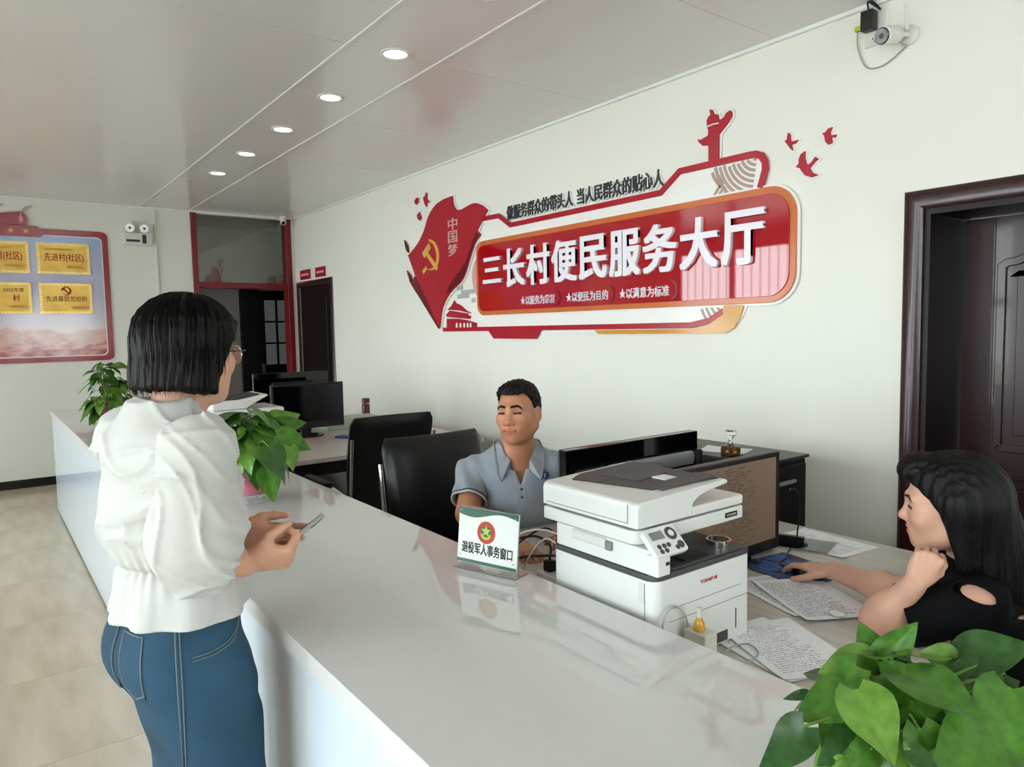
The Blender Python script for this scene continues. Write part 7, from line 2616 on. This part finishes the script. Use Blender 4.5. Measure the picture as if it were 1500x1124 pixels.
    for k in range(prof_n):
        t = -1 + 2 * k / (prof_n - 1)
        th = PI * 1.5 + t * PI * 0.86
        ct, st_ = math.cos(th), math.sin(th)
        f_ = abs(t)
        dv = TR[:, 0] * ct + TR[:, 1] * st_
        zt = 0.022 * (1 - f_ ** 1.3) - 0.065 * f_ ** 2.0
        rin = 0.056
        p_in = nxo + dv * rin + np.array([0, 0, zt - 0.03])
        p_top = nxo + dv * (rin + 0.008) + np.array([0, 0, zt + 0.010])
        p_out = nxo + dv * (rin + 0.040 + 0.012 * f_) + np.array([0, 0, zt - 0.030 - 0.012 * f_])
        p_u = p_out - dv * 0.004 + np.array([0, 0, -0.004])
        vs += [p_in, p_top, p_out, p_u]
    for k in range(prof_n - 1):
        for j in range(3):
            a0 = k * 4 + j
            fs.append((a0, a0 + 1, a0 + 5, a0 + 4))
        fs.append((k * 4 + 3, k * 4, k * 4 + 4, k * 4 + 7))
    fs += [(0, 1, 2, 3), tuple((prof_n - 1) * 4 + j for j in (3, 2, 1, 0))]
    co = MB().add(vs, fs).build('collar', 'blouse_white', bo, world=True, smooth=60)
    md = co.modifiers.new('sub', 'SUBSURF')
    md.levels = md.render_levels = 2
    # ---------------- jeans
    jn = [LOFT([(0.64, 0, 0.050, 0.085, 0.060), (0.69, 0, 0.045, 0.112, 0.084), (0.75, 0, 0.036, 0.130, 0.102), (0.83, 0, 0.020, 0.144, 0.112), (0.91, 0, 0.006, 0.148, 0.117), (0.98, 0, 0.006, 0.142, 0.112), (1.05, 0, 0.006, 0.125, 0.10)], 0.03, TF)]
    kneeR, kneeL = TF.p((0.074, 0.075, 0.48)), TF.p((-0.074, 0.055, 0.48))
    ankR, ankL = TF.p((0.09, 0.07, 0.07)), TF.p((-0.09, 0.05, 0.07))
    hipR, hipL = TF.p((0.068, 0.030, 0.84)), TF.p((-0.068, 0.030, 0.84))
    jn += [C(hipR, kneeR, 0.082, 0.072, 0.05), C(hipL, kneeL, 0.082, 0.072, 0.05), C(kneeR, ankR, 0.072, 0.080, 0.04), C(kneeL, ankL, 0.072, 0.080, 0.04)]
    jn += [E(TF.p((0.058, -0.050, 0.905)), (0.070, 0.066, 0.078), 0.05), E(TF.p((-0.058, -0.050, 0.905)), (0.070, 0.066, 0.078), 0.05)]

    def jf(x, y, z):
        q = lq(x, y, z)
        return 0.0022 * wav(x, y, z, 22, 6, 4) + 0.003 * np.sin(70 * (q[2] - 0.35 * q[1]) + 2 * wav(x, y, z, 10, 4)) * np.exp(-((q[1] - 0.10) / 0.05) ** 2) * np.exp(-((q[2] - 0.80) / 0.07) ** 2)
    jl, jh = bbox_of(jn, 0.02)
    js = jn + [FN(jf, 0, 3)]
    jo = sd_object('jeans', js + [PLANE((0, 0, 0.05), (0, 0, -1)), PLANE((0, 0, 1.035), (0, 0, 1))], [(jl, jh, 0.006)], 'denim', root)

    def jp(az, z, cy=0.0, off=0.0012):
        d = TR[:, 0] * math.sin(az) + TR[:, 1] * math.cos(az)
        c = TF.p((0, cy, z))
        return sd_project(js, c + d * 0.32, -d, 30) + d * off
    sm = [(math.radians(114), 0.995 - 0.035 * k) for k in range(14)]
    for off_a in (0.0, 0.055):
        MB().tube([jp(a + off_a, z, 0.0) for a, z in sm], 0.0016, 5).build('seam_stitch', 'denim_thread', jo, world=True)
    # side seam ridge between the stitches
    MB().tube([jp(a + 0.03, z, 0.0, 0.0) for a, z in sm], 0.0035, 6).build('side_seam', 'denim', jo, world=True, smooth=60)
    # back pockets
    for s in (1, -1):
        cen = s * math.radians(152)
        hw = math.radians(19)
        out = [(cen - s * hw, 0.975), (cen - s * hw * 0.96, 0.862), (cen, 0.842), (cen + s * hw * 0.96, 0.862), (cen + s * hw, 0.975), (cen - s * hw, 0.975)]
        nn = []
        for i in range(len(out) - 1):
            for k in range(6):
                t = k / 6
                nn.append((out[i][0] * (1 - t) + out[i + 1][0] * t, out[i][1] * (1 - t) + out[i + 1][1] * t))
        MB().tube([jp(a, z, -0.03, 0.0015) for a, z in nn], 0.0016, 5, closed=True).build('pocket_stitch', 'denim_thread', jo, world=True)
        # pocket patch
        G = 7
        vs = []
        for j in range(G):
            z = 0.975 - (0.975 - 0.850) * j / (G - 1)
            for i in range(G):
                u = i / (G - 1) * 2 - 1
                zz = z - (0.010 * (1 - abs(u)) if j == G - 1 else 0)
                vs.append(jp(cen + u * hw * 0.98, zz, -0.03, 0.0022))
        fs = [(j * G + i, j * G + i + 1, (j + 1) * G + i + 1, (j + 1) * G + i) for j in range(G - 1) for i in range(G - 1)]
        MB().add(vs, fs).build('back_pocket', 'denim', jo, world=True, smooth=60)
    # front pocket stitch
    fp = catmull([(math.radians(106), 0.930), (math.radians(88), 0.932), (math.radians(68), 0.948), (math.radians(56), 0.985)], 5)
    for o_ in (0, 0.007):
        MB().tube([jp(a, z - o_) for a, z in fp], 0.0013, 5).build('pocket_stitch', 'denim_thread', jo, world=True)
    # shoes
    for an in (ankR, ankL):
        sh_ = [C(np.array([an[0], an[1], 0.045]), an * np.array([1, 1, 0]) + TR[:, 1] * 0.13 + np.array([0, 0, 0.035]), 0.044, 0.038, 0.02)]
        l_, h_ = bbox_of(sh_, 0.015)
        l_[2] = -0.01
        sd_object('shoe', sh_ + [PLANE((0, 0, 0.002), (0, 0, -1))], [(l_, h_, 0.008)], 'shoe_white', root)
    # bracelet on the far wrist
    nn = unit(np.cross(yl, [0, 0, 1.0]))
    bb = np.cross(yl, nn)
    MB().tube([wrL + yl * 0.006 + nn * 0.027 * math.cos(t) + bb * 0.024 * math.sin(t) for t in [2 * PI * k / 24 for k in range(24)]], 0.0016, 6, closed=True).build('bracelet', mat('thread_red', '#5a1418', rough=0.5), root, world=True)
    # ---------------- phone in the near hand
    s_ = unit(ir * 39 + iu * 34)
    long_ = unit(s_ * 0.085 + idp * 0.115)
    nph = unit(np.cross(s_, idp))
    wid = np.cross(nph, long_)
    pc = wp(432, 789, 1.575)
    ph = thing('smartphone', 'silver smartphone held in the hand of the woman in white', 'phone', tuple(pc))
    PMx = Matrix(((wid[0], long_[0], nph[0]), (wid[1], long_[1], nph[1]), (wid[2], long_[2], nph[2])))
    m = MB().prism(rrect(-0.036, -0.075, 0.036, 0.075, 0.010, 5), lambda u, v, d: tuple(PMx @ Vector((u, v, d)) + Vector(pc)), -0.0045, 0.0045)
    m.build('phone_body', 'phone_silver', ph, world=True, bevel=0.002)
    MB().prism(rrect(-0.033, -0.072, 0.033, 0.072, 0.008, 5), lambda u, v, d: tuple(PMx @ Vector((u, v, d)) + Vector(pc)), 0.0046, 0.0052).build('phone_screen', 'gloss_black', ph, world=True)
    MB().prism(rrect(-0.030, 0.040, -0.006, 0.068, 0.006, 4), lambda u, v, d: tuple(PMx @ Vector((u, v, d)) + Vector(pc)), -0.0065, -0.0046).build('camera_bump', 'dull_steel', ph, world=True)
    return root


def sd_pair(name, VQ, mt, parent, tint):
    """mesh object from ready vertices and quads"""
    global sd_mesh
    keep = sd_mesh
    sd_mesh = lambda ops, boxes: VQ
    try:
        return sd_object(name, None, None, mt, parent, tint)
    finally:
        sd_mesh = keep


build_visitor()
# ------------------------------------------------------------------ the clerk in black at the right hand desk
def build_clerk():
    hc = wp(1388, 738, 1.80)
    HF = Fr(hc, facing(202, -6, -4), 0.98)
    TR = facing(188)
    nb = wp(1428, 812, 1.83)
    base = np.array([nb[0], nb[1], 0.0]) - TR[:, 1] * 0.10
    root = thing('person', 'woman in a black top with long black hair resting chin on hand', 'person', (base[0], base[1], 0))
    TF = Fr((base[0], base[1], 0), TR)
    shL, shR = wp(1432, 886, 1.72), TF.p((0.16, 0.06, nb[2] - 0.08))
    elL = atz(1286, 908, DESK_Z + 0.046)
    wrL = wp(1338, 858, 1.715)
    wrR = np.array([MOUSE[0] + 0.085, MOUSE[1] - 0.015, DESK_Z + 0.050])
    elR = np.array([wrR[0] + 0.235, wrR[1] - 0.075, DESK_Z + 0.062])
    head = head_ops(HF, False)
    neck = [C(HF.p((0, -0.03, -0.05)), nb + np.array([0, 0, -0.02]), 0.047, 0.054, 0.03)]
    torso = [LOFT([(0.46, 0, -0.02, 0.15, 0.12), (0.56, 0, -0.02, 0.16, 0.125), (0.70, 0, 0.02, 0.13, 0.10), (0.84, 0, 0.06, 0.135, 0.108), (nb[2] - 0.10, 0, 0.075, 0.135, 0.085), (nb[2] - 0.04, 0, 0.085, 0.10, 0.07), (nb[2], 0, 0.09, 0.055, 0.05)], 0.03, TF), E(shL, (0.052, 0.052, 0.05), 0.05), E(shR, (0.05, 0.05, 0.05), 0.05), C(nb + np.array([0, 0, -0.02]), shL, 0.034, 0.040, 0.05)]
    arms = [C(shL, elL, 0.046, 0.039, 0.03), C(elL, wrL, 0.041, 0.026, 0.02), C(shR, elR, 0.046, 0.041, 0.03), C(elR, wrR, 0.043, 0.027, 0.02), E(elL * 0.7 + wrL * 0.3, (0.041, 0.041, 0.041), 0.03), E(elR * 0.72 + wrR * 0.28, (0.044, 0.044, 0.042), 0.03)]
    ir, iu, idp = np.array(_r), np.array(_u), np.array(_f)
    yR = unit(np.array([MOUSE[0] - 0.02, MOUSE[1], 0]) - np.array([wrR[0], wrR[1], 0])) + np.array([0, 0, -0.12])
    hR, _, tR = hand_ops(wrR + unit(yR) * 0.008, np.array([0, -1.0, 0]), yR, (0, 0, 1), [(2, 26, 18), (6, 30, 20), (14, 30, 20), (18, 30, 20)], thumb=((0.75, 0.55, -0.30), (0.45, 0.85, -0.25), (0.25, 0.95, -0.12)), k=0.95)
    chin = HF.p((-0.02, 0.055, -0.105))
    yL = unit(unit(wrL - elL) * 0.6 + iu * 0.55 + ir * 0.22 + idp * 0.1)
    hL, _, tL = hand_ops(wrL + yL * 0.010, ir, yL, unit(-ir * 0.45 - idp * 0.9), [(78, 92, 55), (80, 92, 55), (82, 92, 55), (84, 92, 55)], thumb=((0.5, 0.75, -0.4), (0.1, 0.7, -0.7), (-0.2, 0.5, -0.8)), k=0.86)
    hb, hb2 = bbox_of(hR, 0.022), bbox_of(hL, 0.022)
    b1 = (hc - 0.155 + np.array([0, 0, -0.05]), hc + 0.15, 0.0026)
    tl, th = bbox_of(torso + arms, 0.02)
    inside = lambda V, bx: ((V > bx[0] + 0.012) & (V < bx[1] - 0.012)).all(1)
    coarse = (tl, th, 0.006, lambda V: ~(inside(V, hb) | inside(V, b1)))
    A = sd_mesh(head + neck + torso + arms + hR, [b1, coarse, (hb[0], hb[1], 0.0022)])
    wl = bbox_of(hL + [C(elL * 0.4 + wrL * 0.6, wrL, 0.03, 0.026)], 0.012)
    B = sd_mesh([C(elL, wrL, 0.041, 0.026, 0.02)] + hL, [(wl[0], wl[1], 0.0022)])

    def tint(V):
        c = head_tint(HF, V, brow=0.7, lip=(0.85, 0.5, 0.52), blush=0.2)
        return c
    sd_pair('body', (np.concatenate([A[0], B[0]]), np.concatenate([A[1], B[1] + len(A[0])])), 'skin_clerk', root, tint)
    brows(HF, head, root, 'hair_black', thick=0.7)
    # ---------------- long black hair with a raised front lock
    def hq(x, y, z):
        d = [x - HF.o[0], y - HF.o[1], z - HF.o[2]]
        return [(HF.R[0, i] * d[0] + HF.R[1, i] * d[1] + HF.R[2, i] * d[2]) / HF.k for i in range(3)]

    def face_open(x, y, z):
        q = hq(x, y, z)
        edge = np.interp(q[2], [-0.16, -0.10, -0.05, 0.0, 0.03, 0.055, 0.075], [-0.012, -0.004, 0.006, 0.018, 0.038, 0.062, 0.10])
        return np.maximum(edge - q[1], q[2] - 0.088)          # inside the face opening: negative

    def strand(x, y, z):
        q = hq(x, y, z)
        az = np.arctan2(q[0], q[1] + 0.02)
        top = np.clip((q[2] - 0.0) / 0.1, 0, 1)
        a1 = np.sin(az * 52 + 2 * np.sin(az * 7) + q[2] * 8) * (1 - top)
        a2 = np.sin(q[0] * 420 + 2 * np.sin(q[1] * 40)) * top
        return 0.0015 * (a1 + a2) + 0.0016 * np.sin(az * 19 + q[2] * 14)
    down = unit(TF.p((-0.02, -0.04, 0)) - TF.p((0, 0, 0)))
    h0 = HF.p((0, -0.045, 0.0))
    h1 = nb - TR[:, 1] * 0.035 + np.array([0, 0, -0.02])
    h2 = nb - TR[:, 1] * 0.060 - TR[:, 0] * 0.02 + np.array([0, 0, -0.18])
    hair = [E((0, -0.020, 0.042), (0.088, 0.108, 0.094), 0.02, F=HF), E((0, 0.02, 0.088), (0.060, 0.060, 0.030), 0.03, F=HF),
            C(h0, h1, 0.094, 0.098, 0.05), C(h1, h2, 0.100, 0.088, 0.05, flat=TR[:, 1], fk=1.25),
            C(HF.p((-0.075, -0.015, 0.02)), HF.p((-0.078, -0.020, -0.13)), 0.030, 0.026, 0.03), C(HF.p((0.075, -0.015, 0.02)), HF.p((0.078, -0.02, -0.13)), 0.030, 0.026, 0.03),
            FN(strand, 0, 3), FN(face_open, 0.006, 0)]
    l_, h_ = bbox_of(hair[:6], 0.02)
    sd_object('hair', hair, [(l_, h_, 0.0036)], 'hair_black', root)
    quiff = [E((0, 0.072, 0.092), (0.050, 0.034, 0.032), 0.02, F=HF), E((0, 0.040, 0.106), (0.046, 0.038, 0.028), 0.03, F=HF),
             FN(lambda x, y, z: 0.0013 * np.sin(hq(x, y, z)[0] * 500) + 0.001 * wav(x, y, z, 150, 6), 0, 3)]
    l_, h_ = bbox_of(quiff[:2], 0.02)
    sd_object('front_lock', quiff, [(l_, h_, 0.0026)], 'hair_brownblack', root)
    cl = MB()
    for k in range(7):
        a = PI * k / 6
        cl.sphere(tuple(HF.p((0.045 * math.cos(a), 0.048, 0.100 + 0.028 * math.sin(a)))), 0.0045, 8, 6)
    cl.tube([tuple(HF.p((0.047 * math.cos(PI * k / 12), 0.048, 0.098 + 0.029 * math.sin(PI * k / 12)))) for k in range(13)], 0.0028, 6)
    cl.build('hair_clip', 'steel_dark', root, world=True, smooth=60)
    # ---------------- black top with cut-out shoulder
    top = [LOFT([(0.48, 0, -0.02, 0.172, 0.140), (0.58, 0, -0.02, 0.176, 0.140), (0.70, 0, 0.02, 0.150, 0.120), (0.84, 0, 0.06, 0.156, 0.128), (nb[2] - 0.10, 0, 0.075, 0.156, 0.104), (nb[2] - 0.04, 0, 0.085, 0.118, 0.088), (nb[2] + 0.005, 0, 0.09, 0.070, 0.066)], 0.03, TF), E(shR, (0.066, 0.066, 0.064), 0.05), E(shL, (0.062, 0.062, 0.060), 0.05)]
    tf = FN(lambda x, y, z: 0.0025 * wav(x, y, z, 26, 6, 3) + 0.003 * np.sin(60 * (z + 0.5 * x) + 2 * wav(x, y, z, 9, 4)), 0, 3)
    cut_c = wp(1412, 856, 1.665)
    slit_a, slit_b = wp(1378, 853, 1.66), wp(1462, 884, 1.665)
    nk = FN(lambda x, y, z: np.maximum(np.sqrt((x - nb[0]) ** 2 + (y - nb[1]) ** 2) - 0.058, -(z - nb[2] + 0.03)), 0.004, 0)
    cold = C(slit_a, slit_b, 0.010, 0.006, 0.004, mode=0)
    cold2 = E((slit_a + slit_b) / 2 + np.array([0, 0, 0.004]), (0.066, 0.05, 0.021), 0.004, np.stack([unit(slit_b - slit_a), unit(np.cross(np.cross(slit_b - slit_a, [0, 0, 1.0]), slit_b - slit_a)) * 0 + unit(np.cross([0, 0, 1.0], slit_b - slit_a)), unit(np.cross(slit_b - slit_a, np.cross([0, 0, 1.0], slit_b - slit_a)))], 1), mode=0)
    l_, h_ = bbox_of(top, 0.02)
    to = sd_object('black_top', top + [tf, FN(None, 0.012, 4), PLANE((0, 0, 0.50), (0, 0, -1)), nk, cold2], [(l_, h_, 0.005)], 'black_cloth', root, smooth_it=1)
    mid = lambda a, b, t: a * (1 - t) + b * t
    for sh, el, tcut, ex in ((shL, elL, 0.74, [cold2]), (shR, elR, 0.55, [])):
        sl = [E(sh, (0.066, 0.066, 0.066), 0.04), C(sh, mid(sh, el, 1.0), 0.066, 0.076, 0.03)]
        l_, h_ = bbox_of(sl, 0.02)
        sd_object('sleeve', sl + [tf, FN(None, 0.011, 4), PLANE(mid(sh, el, tcut), unit(el - sh))] + ex, [(l_, h_, 0.0045)], 'black_cloth', to, smooth_it=1)
    # trousers and shoes under the desk
    legs = [E(TF.p((0, -0.02, 0.54)), (0.17, 0.17, 0.09), 0.05)]
    for s in (-1, 1):
        kn, an = TF.p((s * 0.09, 0.36, 0.52)), TF.p((s * 0.10, 0.33, 0.09))
        legs += [C(TF.p((s * 0.08, 0.0, 0.54)), kn, 0.078, 0.058, 0.04), C(kn, an, 0.056, 0.042, 0.03)]
        sh_ = [C(an + np.array([0, 0, -0.045]), an + TR[:, 1] * 0.14 + np.array([0, 0, -0.055]), 0.038, 0.032, 0.02)]
        l_, h_ = bbox_of(sh_, 0.015)
        l_[2] = -0.01
        sd_object('shoe', sh_ + [PLANE((0, 0, 0.002), (0, 0, -1))], [(l_, h_, 0.008)], 'shoe_black', root)
    l_, h_ = bbox_of(legs, 0.02)
    sd_object('trousers', legs, [(l_, h_, 0.010)], 'trouser_dark', root)
    return root


build_clerk()
